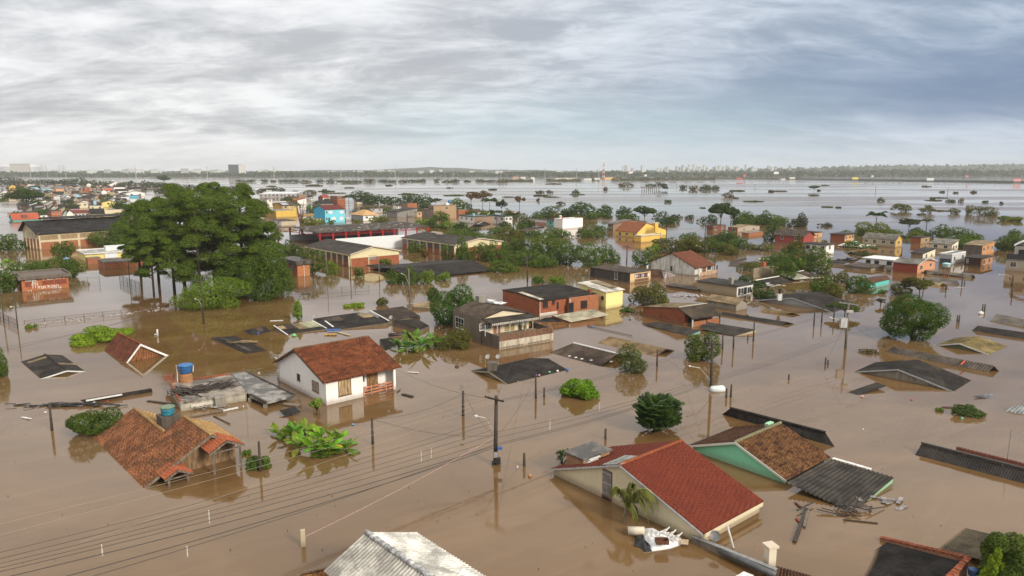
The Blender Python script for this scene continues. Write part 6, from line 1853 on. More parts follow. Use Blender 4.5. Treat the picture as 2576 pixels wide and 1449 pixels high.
sheet_roof('school_walkway', 'thin dark walkway roof joining the school block and the low dark roof', a1(1092, 1130), a1(1270, 1112), a1(1450, 1158), a1(1300, 1184), .9, .5, fibro((.045, .038, .033)), cat='roof', back=False)
h = hs(a0, (860, 1105), 1022, 782, 1440, '', paint((.70, .60, .20), .3), slabm((.42, .40, .36)), 'flat', label='yellow fascia flat building with white roof box left of the pines', name='yellow_school_office', group=None, oh=.3, maxd=24, par=plain((.66, .66, .64), .5))
link('roof_box', MB().boxv(h.P(h.L * .42, h.W * .5, h.he), h.u * 5.2, h.v * 2.2, Vector((0, 0, 1.3))), plain((.74, .74, .74), .5), h.root)
link('sign_board', MB().boxv(h.P(h.L * .32, -.31, h.he - 1.35), h.u * 3.0, -h.v * .05, Vector((0, 0, 1.2))), plain((.66, .70, .74), .5, 0, .15), h.root)
hs(a0, (882, 1118), 1060, 874, 980, 'little orange brick block under the yellow building', B_ORANGE, slabm(), 'flat', oh=0)
h = hs(a0, (1050, 1172), 1108, 985, 1482, 'low orange brick rooms with sunken dark flat roof left of the pines', B_ORANGE, slabm((.10, .08, .07)), 'flat', oh=.05, maxd=14, par=CONC)
def hut():
 h = hs(z3, (500, 935), 520, 312, 2080, '', brick((.44, .15, .06), dirt=.25), slabm((.09, .07, .06)), 'flat', label='orange brick hut covered in white graffiti with thick grey roof tray', name='graffiti_hut', group=None, oh=0, maxd=12)
 L, W, he = h.L, h.W, h.he
 o = .55; t = .22; hh = .68; mb = MB()
 g = grime((.15, .12, .10), (.06, .05, .04), .5)
 for (x, y, lx, ly) in ((-o, -o, L + 2 * o, t), (-o, W + o - t, L + 2 * o, t), (-o, -o + t, t, W + 2 * o - 2 * t), (L + o - t, -o + t, t, W + 2 * o - 2 * t)):
  mb.boxv(h.P(x, y, he - .12), h.u * lx, h.v * ly, Vector((0, 0, hh)))
 mb.boxv(h.P(-o + t, -o + t, he + .04), h.u * (L + 2 * o - 2 * t), h.v * (W + 2 * o - 2 * t), Vector((0, 0, .08)))
 link('roof_tray', mb, g, h.root)
 dk = plain((.22, .055, .03), .8)
 for (p, q, n) in (((600, 775), (790, 605), 1), ((1180, 690), (1550, 545), 2), ((1605, 680), (1975, 505), 2)):
  (xa, za), (xb, zb) = h.onU(z3(*p)), h.onU(z3(*q))
  h.opening('u', (xa, min(za, zb), xb, max(za, zb)), nx=n, pane=dk, frame=brick((.36, .11, .05)), sill=False, slats=4)
 st = [  # the spray-can strokes, letter by letter
  [(590, 530), (600, 590), (640, 560), (630, 520), (590, 530)], [(660, 590), (670, 520)], [(690, 585), (710, 515), (740, 585)], [(700, 560), (730, 555)], [(760, 580), (765, 515), (790, 570), (800, 510)], [(830, 575), (830, 520)], [(850, 570), (850, 515), (880, 530), (860, 545), (890, 570)], [(920, 570), (915, 520), (950, 515)], [(915, 545), (945, 540)], [(920, 570), (975, 560)],
  [(1200, 550), (1195, 480), (1240, 478), (1235, 510), (1200, 512)], [(1290, 480), (1310, 500), (1350, 470)], [(1345, 530), (1345, 475)], [(1370, 530), (1375, 470), (1420, 525), (1425, 465)], [(1450, 525), (1490, 460), (1545, 520)], [(1470, 500), (1525, 495)],
  [(1635, 510), (1640, 440)], [(1640, 475), (1690, 470)], [(1690, 505), (1690, 430)], [(1720, 490), (1725, 425), (1750, 490)], [(1790, 490), (1800, 420)], [(1850, 420), (1895, 460)], [(1930, 405), (1890, 490)],
  [(860, 830), (835, 570), (895, 660), (820, 700)], [(815, 720), (800, 690)], [(945, 800), (920, 560)], [(1040, 820), (985, 570)], [(940, 680), (1015, 670)],
  [(1080, 820), (1070, 745), (1110, 750), (1080, 785)], [(1150, 740), (1150, 820), (1195, 825), (1200, 740)], [(1225, 820), (1235, 745)], [(1240, 780), (1275, 740), (1290, 820)],
  [(1330, 740), (1400, 720)], [(1360, 715), (1385, 760)], [(1365, 800), (1365, 760), (1420, 750), (1430, 810)], [(1480, 700), (1470, 740)], [(1490, 800), (1490, 750)], [(1530, 820), (1530, 710), (1580, 760), (1600, 700), (1600, 815)], [(1650, 810), (1640, 700), (1720, 700), (1720, 810)], [(1750, 810), (1790, 760), (1830, 780)], [(1765, 790), (1810, 800)],
  [(705, 880), (712, 935)], [(780, 875), (795, 880), (800, 915)]]
 g = MB()
 for s in st:
  pts = [h.onU(z3(*q)) for q in s]
  for (xa, za), (xb, zb) in zip(pts, pts[1:]):
   g.bar(h.P(xa, -.06, za), h.P(xb, -.06, zb), .085, .085)
 link('graffiti', g, plain((.74, .72, .68), .7, 0, .1), h.root)
hut()
# ------------------------------------------------------------------ poles, lamps and wires
POLE = plain((.055, .042, .032), .9); POLEC = plain((.16, .14, .12), .9)
def pole(base, top, label, arm=None, lamp=None, thick=.15, mat=POLE, group='utility poles', name='utility_pole', cat='pole', boxes=(), armm=None, ins=True):
 p = G(base); h = zat(p, top)
 root = thing(name, label, cat, p, group)
 root['desc'] = '' if label else 'thin dark pole'
 HOUSES.append((root, base))
 rg = np.random.RandomState(int(base[0]) % 997)
 lean = Vector((rg.normal() * .012, rg.normal() * .012, 0)) * h
 t = p + Vector((0, 0, h)) + lean
 link('shaft', MB().tube([p + Vector((0, 0, -.6)), t], [thick, thick * .72], 8), mat, root, True)
 if arm:
  a_, b_ = G(arm[0], h - .25), G(arm[1], h - .25)
  link('crossarm', MB().bar(a_, b_, .11, .13), armm or mat, root)
  if ins:
   for f in (.03, .25, .75, .97):
    q = a_.lerp(b_, f)
    link('insulator', MB().lathe(q + Vector((0, 0, .05)), [(.05, 0), (.07, .08), (.04, .16), (.06, .2)], 6), plain((.2, .16, .13), .4), root)
 if lamp:
  zj = zat(p, lamp[0][1])
  s, zt = onplane(lamp[1], p, Vector((1, 0, 0)))
  tip = p + Vector((s, -.4, zt)); j = p + Vector((0, 0, zj))
  mid = j.lerp(tip, .55) + Vector((0, 0, (zt - zj) * .28 + .1))
  link('lamp_arm', MB().tube([j, j.lerp(mid, .5) + Vector((0, 0, .08)), mid, tip], .035, 6), plain((.42, .40, .36), .5, .3), root)
  link('lamp_head', MB().lathe(tip + Vector((0, 0, -.06)), [(.05, 0), (.15, .03), (.16, .12), (.05, .18)], 8), plain((.6, .6, .6), .4), root)
 for (bp, w, hh, m_, nm) in boxes:
  z = zat(p, bp[1]); s, _ = onplane(bp, p, Vector((1, 0, 0)))
  link(nm, MB().box(p + Vector((s, -.2, z)), w, .35, hh), m_, root)
 return root
pole((1246, 1166), 996, 'tall black utility pole with sloping crossarm and tangled cables in the centre', ((1220, 998), (1267, 1010)), ((1241, 1092), (1198, 1043)), .19,
     boxes=((c1(2398, 225), .3, .4, plain((.30, .29, .28)), 'junction_box'), (c1(2380, 312), .35, .3, BLACK, 'cable_box'), (c1(2418, 285), .5, .5, BLACK, 'cable_box'), (c1(2440, 160), .4, .18, plain((.05, .12, .4)), 'splice_box')))
pole((1788, 982), 858, 'black utility pole with crossarm and lamp behind the pinnate bush', (b2(1905, 505), b2(2095, 530)), ((1788, 962), (1733, 919)), .18)
pole((2127, 876), 762, 'concrete utility pole with white crossarm and striped transformer', (b3(715, 104), b3(905, 130)), ((2124, 835), (2086, 798)), .19, POLEC, boxes=((b3(748, 305), .9, 1.3, fibro((.34, .34, .34)), 'transformer'), (b3(810, 190), .9, .3, plain((.4, .38, .34)), 'fuse_rack')), armm=plain((.5, .48, .45)))
pole((1165, 1046), 984, 'brown pole with a small antenna left of the central pole', thick=.15)
_q = G((1165, 1046)); _h = zat(_q, 984)
mb = MB()
for i in range(4): mb.bar(_q + Vector((-.35, .12 * i - .3, _h + .2 + .1 * i)), _q + Vector((.1, .12 * i - .3, _h + .35 + .1 * i)), .03)
mb.bar(_q + Vector((0, 0, _h - .1)), _q + Vector((-.2, .1, _h + .7)), .03)
solo('antenna', mb, STEEL, 'bent rod antenna on top of the brown pole', 'antenna')
for (b_, t_, lab) in (((938, 1117), 1051, 'bare pole between the banana plants and the antenna pole'), ((655, 1185), 1110, 'dark pole standing in the small bush beside the porch'), ((131, 1083), 1018, 'leaning black post beside the dark floating roof strip'),
                      ((1319, 1172), 1140, 'short meter post right of the central pole'), ((1523, 1104), 1078, 'short black post before the pinnate bush'), ((1348, 1001), 948, 'black pole touching the charcoal drowned roof'), ((1369, 997), 975, 'stubby black post left of the broad leaved bush'),
                      ((1653, 920), 880, 'thin dark pole behind the feathery tree'), ((1818, 879), 839, 'left of three thin poles before the long dark roof strip'), ((1845, 876), 828, 'middle of three thin poles before the long dark roof strip'), ((1895, 858), 811, 'right of three thin poles before the long dark roof strip'),
                      ((1881, 854), 842, 'small meter post beside the cream open gable'), ((1827, 1000), 977, 'shorter of two meter posts before the black lamp pole'), ((1838, 998), 967, 'taller of two meter posts before the black lamp pole'),
                      (b3(460, 322), b3(0, 183)[1], 'left of three black poles by the grey gable roof'), (b3(536, 300), b3(0, 152)[1], 'middle of three black poles by the grey gable roof'), (b3(656, 285), b3(0, 145)[1], 'right of three black poles by the grey gable roof'),
                      (b3(574, 720), b3(0, 655)[1], 'left short post in the open water by the concrete pole'), (b3(600, 722), b3(0, 680)[1], 'right short post in the open water by the concrete pole'), (b3(208, 872), b3(0, 825)[1], 'small post with a white box on the far side of the wires'), (b3(1163, 552), b3(0, 505)[1], 'stub post left of the long ribbed strip roof'),
                      (b3(1893, 300), b3(0, 230)[1], 'left twin post right of the mango tree'), (b3(1911, 300), b3(0, 230)[1], 'right twin post right of the mango tree'), (b3(2145, 190), b3(0, 120)[1], 'left twin post with white bag'), (b3(2167, 190), b3(0, 120)[1], 'right twin post with white bag'),
                      (a3(1940, 1330), a3(0, 1220)[1], 'tall thin pole right of the thorny shrub'), (a3(1966, 1320), a3(0, 1275)[1], 'shorter pole beside the tall thin pole right of the thorny shrub'), (a3(1556, 1370), a3(0, 1280)[1], 'dark pole inside the thorny shrub'), (a3(1780, 1390), a3(0, 1320)[1], 'leaning pole with turquoise scrap'),
                      (a3(1335, 1035), a3(0, 955)[1], 'black lamp stub behind the long white house'), (a1(947, 1240), a1(0, 1010)[1], 'pole at the corner of the nearer school block'), (a1(1510, 690), a1(0, 610)[1], 'black pole left of the round tree by the brown block'),
                      (a2(2030, 1110), a2(0, 1040)[1], 'thin pole right of the streaked white house'), (a2(2248, 1050), a2(0, 1018)[1], 'stub post in the open water right of the streaked house')):
 pole(b_, t_, lab, thick=.13)
pole(a2(155, 1292), a2(0, 1040)[1], 'black crossarm pole in front of the hedge in the middle', (a2(112, 1046), a2(196, 1050)), thick=.17)
pole(a2(1148, 1095), a2(0, 936)[1], 'crossarm pole with lamp before the orange yellow house', (a2(1112, 942), a2(1194, 950)), (a2(1142, 1085), a2(1083, 990)), .17)
pole(a2(1926, 1050), a2(0, 715)[1], 'tall dark pole with meter box behind the streaked white house', None, (a2(1923, 980), a2(1840, 935)), .16)
pole(a3(2440, 1345), a3(0, 1235)[1], 'thick dark pole with lamp at the right edge', None, (a3(2440, 1255), a3(2300, 1222)), .17)
pole(a3(2440, 1230 + 215), a3(0, 1360)[1], 'dark stub post below the thick pole at the right edge', thick=.15)
pole((513, 815), 700, 'mossy lamp pole in front of the pines', None, ((513, 776), (494, 751)), .15)
pole(a1(1535, 1440), a1(0, 1165)[1], 'lamp pole before the bushes along the low school roof', None, (a1(1530, 1330), a1(1460, 1212)), .16, POLEC)
pole(a1(715, 1300), a1(0, 978)[1], 'thin floodlight pole left of the nearer school gable', thick=.09, mat=POLEC)
pole(a1(1235, 1290), a1(0, 1040)[1], 'thin floodlight pole before the nearer school gable', thick=.09, mat=POLEC)
pole(a0(1300, 1330), a0(0, 950)[1], 'thin rusty pole beside the low brick rooms', thick=.08)
pole(a0(1350, 1020), a0(0, 925)[1], 'thin white mast on the yellow building', thick=.07, mat=POLEC)
pole((45, 826), 744, 'rusty double floodlight post at the corner of the mesh fence', None, ((43, 775), (32, 771)), .09)
pole((10, 812), 735, 'rusty post at the left picture edge before the graffiti hut', thick=.09)
pole(a2(947, 872), a2(0, 745)[1], 'thin grey lamp pole left of the orange yellow house', None, (a2(947, 800), a2(905, 760)), .08, POLEC)
pole(a2(1158, 930), a2(0, 850)[1], 'thin white lamp mast in front of the orange yellow house', thick=.07, mat=POLEC)
pole(a2(1485, 975), a2(0, 790)[1], 'pale mast between the yellow annex and the shrubs', thick=.09, mat=POLEC)
pole(z12(520, 480), z12(0, 350)[1], 'dark pole before the grey cement house', thick=.14)
pole(z12(1372, 780), z12(0, 500)[1], 'pale lamp mast behind the farther school roof', thick=.08, mat=POLEC)
for i, q in enumerate(((1645, 350, 300), (2432, 360, 315))):
 pole(a2(q[0], q[1]), a2(0, q[2])[1], ('thin post standing alone in the open flood, left one' if i == 0 else 'thin post standing alone in the open flood, right one'), thick=.2)
for u_, v0, v1, s_ in ((1076, 390, 335, 'left'), (1798, 405, 348, 'right')):
 pole(a3(u_, v0), a3(0, v1)[1], s_ + ' one of two lone masts in the far open water', thick=.25)
# white bag tied between the twin posts, floating drum at the lamp pole
def blob(px, wpx, hpx, label, col, cat='bag', name='floating_bag', seed=0, z=0.0, rough=.5, group=None):
 p = G(px, z); m = mpp(p); r = wpx * m / 2; hh = hpx * m
 rg = np.random.RandomState(seed + int(px[0]))
 mb = MB(); n = 9; rings = []
 for j in range(6):
  t = j / 5; rr = math.sin(math.pi * (.12 + .86 * t)) ** .7
  rings.append([p + Vector((math.cos(2 * math.pi * k / n) * r * rr * rg.uniform(.8, 1.15), math.sin(2 * math.pi * k / n) * r * .75 * rr * rg.uniform(.8, 1.15), hh * (t - .12) * rg.uniform(.92, 1.06))) for k in range(n)])
 for j in range(5):
  for k in range(n):
   mb.face(rings[j][k], rings[j][(k + 1) % n], rings[j + 1][(k + 1) % n], rings[j + 1][k])
 mb.face(*rings[5])
 return solo(name, mb, plain(col, rough, 0, .2), label, cat, group, True)
blob(b3(2130, 222), 14, 9, 'white plastic bag caught between the twin posts', (.75, .75, .75))
q = G((1805, 980), .15)
dr = MB().tube([q + Vector((-.85, -.1, 0)), q + Vector((-.7, -.08, .02)), q + Vector((.6, .05, .05)), q + Vector((.8, .08, .05))], [.18, .42, .42, .25], 12)
solo('floating_drum', dr, plain((.66, .72, .72), .35, 0, .15), 'big white plastic drum floating against the black lamp pole', 'drum', shade=True)
WIRE = plain((.045, .038, .034), .7, 0, .1); WIREL = plain((.30, .25, .20), .6, 0, .1)
def cable(p0, z0_, p1, z1_, label, sag=.4, r=.018, mat=None, group='overhead cables'):
 a_, b_ = G(p0, z0_), G(p1, z1_)
 n = 14
 pts = [a_.lerp(b_, i / n) - Vector((0, 0, sag * 4 * (i / n) * (1 - i / n))) for i in range(n + 1)]
 o = solo('cable', MB().tube(pts, r, 4, False), mat or WIRE, label, 'cable', group)
 o['desc'] = ''
 return o
cab = 'black overhead cables running from the lower left corner to the central pole'
ends = [(-60, 1452, 3.6, 1243, 1108, 2.3, .019, WIRE), (-60, 1470, 3.4, 1244, 1122, 1.9, .026, WIRE), (-60, 1510, 3.2, 1244, 1126, 1.8, .028, WIRE), (-60, 1420, 4.2, 1236, 1066, 4.0, .016, WIRE), (-60, 1432, 4.0, 1238, 1082, 3.4, .016, WIRE),
  (-60, 1443, 3.9, 1240, 1094, 2.8, .016, WIRE), (-60, 1404, 4.6, 1232, 1056, 4.4, .014, WIRE), (60, 1500, 3.4, 1244, 1118, 2.0, .02, WIRE)]
nm_ = ['thin top', 'thick black', 'thickest lowest', 'high thin', 'second high thin', 'middle thin', 'highest thin', 'short thick']
for i, (xa, ya, za, xb, yb, zb, r_, m_) in enumerate(ends):
 cable((xa, ya), za, (xb, yb), zb, nm_[i] + ' black cable from the lower left edge to the central pole', .35, r_, m_)
for i, (xa, ya, xb, yb) in enumerate(((-40, 1328, 1225, 1000), (-40, 1356, 1232, 1008), (200, 1364, 1245, 1010))):
 cable((xa, ya), 5.6, (xb, yb), 5.7, ('upper', 'middle', 'lower')[i] + ' pale wire from the left edge past the banana plants to the crossarm', .2, .009, WIREL)
for i, (ya, za, yb, zb) in enumerate(((1004, 5.9, 866, 6.2), (1008, 5.8, 872, 6.0), (1086, 3.3, 950, 3.0), (1100, 2.8, 955, 2.6), (1116, 2.2, 960, 2.2), (1120, 2.1, 964, 2.0))):
 cable((1248 + (16 if i < 2 else 3), ya), za, (1788, yb), zb, ('front crossarm', 'rear crossarm', 'upper telephone', 'second telephone', 'third telephone', 'lowest telephone')[i] + ' cable between the central pole and the black lamp pole', .35, .02 if i > 3 else .014)
for i, (ya, za, yb, zb) in enumerate(((866, 6.2, 772, 7.0), (872, 6.0, 774, 6.9), (950, 3.0, 836, 3.6), (955, 2.6, 842, 3.2), (960, 2.2, 848, 2.8))):
 cable((1790, ya), za, (2126, yb), zb, ('front crossarm', 'rear crossarm', 'upper telephone', 'middle telephone', 'lowest telephone')[i] + ' cable between the black lamp pole and the concrete pole', .35, .018 if i > 2 else .014)
for i, (ya, za, x2, y2, z2_) in enumerate(((770, 7, 2390, 700, 7.5), (773, 6.9, 2400, 706, 7.3), (840, 3.4, 2400, 768, 4.0))):
 cable((2127, ya), za, (x2, y2), z2_, ('upper', 'middle', 'lower')[i] + ' cable from the concrete pole over the mango tree', .5, .016)
for (a_, za, b_, zb, lab) in (((1165, 990), 5, (938, 1054), 4.5, 'drooping wire from the antenna pole to the bare pole'), ((938, 1054), 4.5, (1240, 1096), 2.8, 'drooping wire from the bare pole to the central pole'), ((1168, 988), 5, (1240, 1090), 3, 'loose wire from the antenna pole down to the central pole'),
                              ((1348, 950), 4, (1246, 1100), 2.6, 'wire from the central pole to the pole at the charcoal roof'), ((1653, 882), 3.5, (1788, 960), 2.2, 'wire from the thin dark pole to the black lamp pole'), ((2133, 790), 6, (2080, 905), 1.5, 'slack wire from the concrete pole to the short posts'),
                              ((2133, 800), 5.4, (2222, 862), 1.8, 'slack wire from the concrete pole to the stub post'), ((2133, 780), 6.4, (1990, 752), 1.8, 'drop wire from the concrete pole to the grey gable roof'), ((1788, 866), 6, (1500, 770), 3.2, 'drop wire from the black lamp pole to the red brick house'), ((1788, 870), 5.8, (1690, 800), 2.6, 'drop wire from the black lamp pole to the crumbling brick house'), ((1246, 1004), 5.6, (1000, 930), 3, 'drop wire from the central pole to the white house eave'), ((1246, 1006), 5.5, (1330, 795), 3.4, 'drop wire from the central pole to the balcony house'), ((1771, 570), 7, (2440, 700), 7, 'long street wire over the right hand roofs'), ((2480, 690), 7, (2700, 640), 7, 'street wire leaving the right edge'),
                              ((513, 745), 5, (-20, 888), 5, 'upper street wire crossing left below the mesh fence'), ((513, 752), 4.6, (-20, 880), 4.6, 'lower street wire crossing left below the mesh fence'), ((513, 742), 5, (1030, 722), 5.5, 'street wire from the mossy lamp pole to the lamp pole at the low school roof'),
                              ((1030, 700), 5.5, (1327, 650), 6, 'street wire from the school lamp pole to the crossarm pole'), ((1327, 650), 6, (1577, 620), 6.5, 'street wire over the hedge between two crossarm poles'), ((1577, 620), 6.5, (1771, 575), 7, 'street wire behind the laundry house roofs')):
 cable(a_, za, b_, zb, lab, .5, .014)
for i, (x, y0, y1) in enumerate(((527, 1284, 1316), (258, 1370, 1398), (472, 1374, 1400), (1060, 1136, 1160), (1085, 1128, 1152), (1383, 1056, 1080), (1508, 1012, 1034))):
 p = G((x, y1), 2.2); zt = zat(p, y0)
 solo('spacer_rod', MB().tube([p, Vector((p.x, p.y, zt))], .035, 6), plain((.6, .57, .52), .6), 'white spacer rod hanging on the overhead cables', 'spacer rod', 'spacer rods on the overhead cables')
p = G(c1(475, 1148)); solo('concrete_post', MB().box(p + Vector((0, 0, .3)), .28, .28, 1.6, .3), paint((.46, .40, .28), .4), 'short square concrete post at the end of the red white tape above the pale roof', 'post')
cable(c1(480, 1060), 1.0, c1(2380, 60), 2.6, 'red and white tape strung from the concrete post to the central pole', .2, .016, plain((.5, .30, .26), .6))
p = G(b0(1578, 440)); solo('white_post', MB().tube([p - Vector((0, 0, .4)), p + Vector((0, 0, 1.0))], .12, 8), P_W, 'white post stub right of the bright green shoots', 'post')
# ------------------------------------------------------------------ fences
def fence(p0, p1, top0, top1, n, label, col=(.10, .05, .035), mesh=True):
 a_, b_ = G(p0), G(p1); za, zb = zat(a_, top0), zat(b_, top1)
 root = thing('mesh_fence', label, 'fence', (a_ + b_) / 2)
 m = plain(col, .7)
 d = (b_ - a_)
 for i in range(n + 1):
  q = a_ + d * (i / n); z = za + (zb - za) * i / n
  link('post', MB().tube([q - Vector((0, 0, .5)), q + Vector((0, 0, z + .05))], .045, 5), m, root)
 up = lambda f, z: a_ + d * f + Vector((0, 0, z))
 rails = MB()
 rails.bar(up(0, za), up(1, zb), .04); rails.bar(up(0, .3), up(1, .3), .03)
 link('rail', rails, m, root)
 L = d.length; k = int(L / .22); g = MB()
 for i in range(k):
  f = i / k
  z = za + (zb - za) * f
  g.bar(up(f, -.1), up(f, z), .010)
 j = 5
 for i in range(1, j):
  g.bar(up(0, za * i / j), up(1, zb * i / j), .010)
 link('wire_mesh', g, m, root)
 return root
fence((62, 818), (435, 776), 807, 765, 8, 'long rusty mesh fence with rubbish washed against it')
fence((45, 824), (-20, 790), 806, 775, 3, 'short dark red mesh fence at the left edge')
fence(a0(1200, 1300), a0(1400, 1385), a0(0, 1228)[1], a0(0, 1300)[1], 5, 'short mesh fence beside the floating dark sheet', (.2, .18, .17))
fence(a0(760, 1330), a0(1000, 1318), a0(0, 1262)[1], a0(0, 1245)[1], 2, 'thin posts and wires right of the graffiti hut', (.16, .14, .13))
fence(a1(285, 1440), a1(1130, 1370), a1(0, 1395)[1], a1(0, 1325)[1], 6, 'leaning fence posts in the water below the nearer school block', (.12, .10, .08))
# ------------------------------------------------------------------ trees and plants
GD = (.026, .052, .014); GM = (.044, .082, .018); GB = (.075, .135, .020); GO = (.060, .070, .020); GY = (.078, .105, .022); GP = (.046, .088, .018); GX = (.055, .052, .024); GF = (.028, .038, .022); GBR = (.085, .060, .028)
GNAMES = {GD: 'dark', GM: 'mid green', GB: 'bright green', GO: 'olive', GY: 'yellowish', GP: 'deep green', GX: 'dull olive', GF: 'blackish', GBR: 'brown'}
KN = {'round': ('round_tree', 'tree', 'dense rounded tree'), 'bush': ('bush', 'bush', 'leafy bush'), 'low': ('floating_shoots', 'shrub', 'low mat of shoots'), 'umbrella': ('umbrella_tree', 'tree', 'flat-topped tree'), 'airy': ('open_tree', 'tree', 'thin open-crowned tree'), 'bamboo': ('bamboo_clump', 'bamboo', 'fan of bamboo'), 'palm': ('palm_tree', 'palm', 'palm'), 'pine': ('pine_tree', 'pine', 'tall pine')}
TG = 'trees and shrubs rising out of the flood'
def T(kind, col, *rows, group=TG, **kw):
 n, c, d = KN[kind]
 for r in rows:
  k = dict(kw)
  if len(r) > 4: k['label'] = r[4]
  tree(r[:2], r[2], r[3], kind, col, n, c, group=group, desc=GNAMES[col] + ' ' + d, **k)
# the pine grove
GNAMES[(.052, .092, .018)] = 'olive green'
T('pine', (.052, .092, .018), (388, 750, 120, 575), (440, 744, 170, 505), (505, 748, 190, 478), (575, 742, 190, 486), (640, 735, 170, 505), (465, 722, 160, 463), (540, 716, 150, 458), (612, 712, 140, 462), (400, 715, 150, 497), (690, 728, 110, 560), (355, 700, 100, 512), group='pines of the dark grove', density=1.25, wamt=.05)
T('round', GP, (670, 760, 120, 610), (600, 752, 120, 640), (710, 745, 70, 630))
T('round', GB, (535, 784, 190, 693, 'bright green spreading tree below the pine grove'), density=1.1)
T('bush', GM, (70, 697, 110, 648), (125, 700, 120, 643), (185, 701, 76, 652), (165, 651, 78, 606), (22, 632, 80, 583), (18, 738, 84, 672), (300, 622, 140, 556), (340, 620, 110, 545), (215, 614, 66, 585), (395, 625, 90, 575))
T('bush', GY, (250, 618, 84, 570), (775, 566, 52, 542), (800, 567, 40, 548), (955, 560, 52, 542), (897, 560, 24, 551))
T('umbrella', GD, (68, 527, 80, 474, 'big dark spreading tree among the far town houses'), (413, 466, 33, 440), (1620, 558, 58, 518), (1812, 568, 58, 508), (1838, 564, 42, 520), (2047, 481, 32, 466), density=1.3)
T('round', GD, (74, 502, 40, 473), (126, 519, 20, 507), (178, 521, 32, 502), (327, 470, 32, 454), (200, 464, 32, 444), (915, 514, 62, 477), (950, 516, 60, 485), (985, 515, 50, 492), (1030, 518, 60, 487), (1062, 516, 60, 489), (1460, 550, 92, 504), (1425, 548, 40, 522), (1385, 548, 50, 517), (1668, 562, 46, 530), (1690, 562, 46, 545), (1942, 608, 48, 560))
T('bush', GD, (15, 502, 26, 480), (52, 483, 26, 463), (300, 524, 46, 500), (735, 664, 74, 598), (1520, 541, 52, 514), (1568, 542, 46, 516), (1090, 758, 48, 720), (120, 535, 20, 524), (270, 580, 60, 566), (480, 600, 40, 590))
T('round', GM, (787, 692, 74, 622), (1107, 562, 44, 527), (1150, 524, 46, 498), (1622, 671, 82, 620), (2365, 600, 52, 565))
T('bush', GB, (835, 692, 46, 648), (1068, 567, 52, 546), (1130, 576, 44, 555), (972, 667, 30, 647), (1075, 716, 52, 674), (1115, 708, 52, 680), (1648, 638, 50, 610), (1668, 769, 36, 744), (1400, 718, 54, 690), (2219, 740, 24, 727), (2000, 700, 26, 680))
T('bush', GM, (902, 700, 34, 668), (985, 716, 62, 676), (1030, 718, 64, 671), (1158, 597, 84, 574), (1258, 591, 74, 563), (833, 564, 24, 551), (1046, 637, 44, 603), (1352, 714, 42, 692), (1575, 788, 46, 768), (1200, 600, 60, 582))
T('round', GP, (1124, 655, 30, 614), (1162, 660, 32, 588))
T('airy', GBR, (1069, 660, 30, 626), (1185, 515, 34, 480), (1214, 515, 52, 477), (1307, 521, 30, 487), density=1.2)
T('airy', GF, (1095, 515, 46, 497), (1262, 534, 36, 499), (1660, 477, 38, 459), (2215, 770, 24, 748), (1675, 480, 20, 468))
T('palm', GD, (878, 526, 34, 488), (1232, 536, 46, 498), (1250, 566, 34, 526), (1676, 600, 40, 552), (1292, 573, 32, 530), (1990, 690, 36, 655), (2202, 590, 50, 528), (2330, 578, 32, 550))
# the hedge of trees before the school blocks
T('bush', GM, (1165, 655, 64, 616), (1210, 658, 74, 608), (1252, 660, 74, 602), (1290, 645, 64, 595), (1330, 648, 74, 592), (1425, 668, 92, 600), (1528, 662, 76, 614), (1300, 672, 80, 628), group='trees of the drowned hedge before the school')
T('round', GP, (1380, 658, 84, 578), (1480, 672, 94, 610), (1340, 668, 70, 620), group='trees of the drowned hedge before the school')
T('bush', GP, (1265, 688, 78, 652), (1370, 676, 72, 638), group='trees of the drowned hedge before the school')
T('bush', GM, (1345, 596, 34, 577), (1372, 600, 62, 573), (1412, 600, 62, 571), (1490, 600, 72, 573), (1510, 584, 52, 566), (1792, 636, 74, 596), (1828, 610, 46, 577), (1730, 612, 60, 584))
T('bush', GO, (1470, 596, 62, 564), (1692, 638, 84, 592), (1742, 638, 84, 586), (1825, 636, 62, 606), (1628, 774, 112, 704), (1150, 885, 106, 820), (2086, 751, 72, 704), (1905, 632, 76, 606), (1999, 640, 48, 582), (2073, 694, 34, 660), (2265, 746, 70, 708), (2108, 712, 60, 680))
T('bush', GM, (1865, 565, 54, 524), (1897, 566, 62, 527), (1928, 566, 54, 529), (1960, 560, 40, 540), (2450, 614, 54, 582), (2553, 596, 30, 572), (1985, 640, 40, 612), (1440, 545, 30, 530), (1490, 552, 40, 530))
T('round', GM, (2035, 692, 106, 616, 'broad dark leafy tree amid the sunken houses on the right'), (2158, 741, 78, 688), (2410, 616, 84, 571), density=1.2)
T('bush', GY, (2195, 596, 92, 553), (2533, 632, 66, 587), (2240, 592, 60, 574), (2300, 600, 40, 580))
T('umbrella', GF, (2285, 582, 62, 548))
T('airy', GO, (2312, 748, 92, 697), density=1.6)
T('bush', GF, (2005, 572, 60, 546), (2015, 570, 30, 532), (2075, 570, 40, 560), (1700, 550, 34, 536), (1735, 552, 30, 538))
T('bamboo', GO, (2262, 532, 68, 510), (2333, 536, 44, 516), (2400, 538, 34, 522), (2438, 539, 28, 513), (2485, 543, 70, 514))
rgm = np.random.RandomState(77)
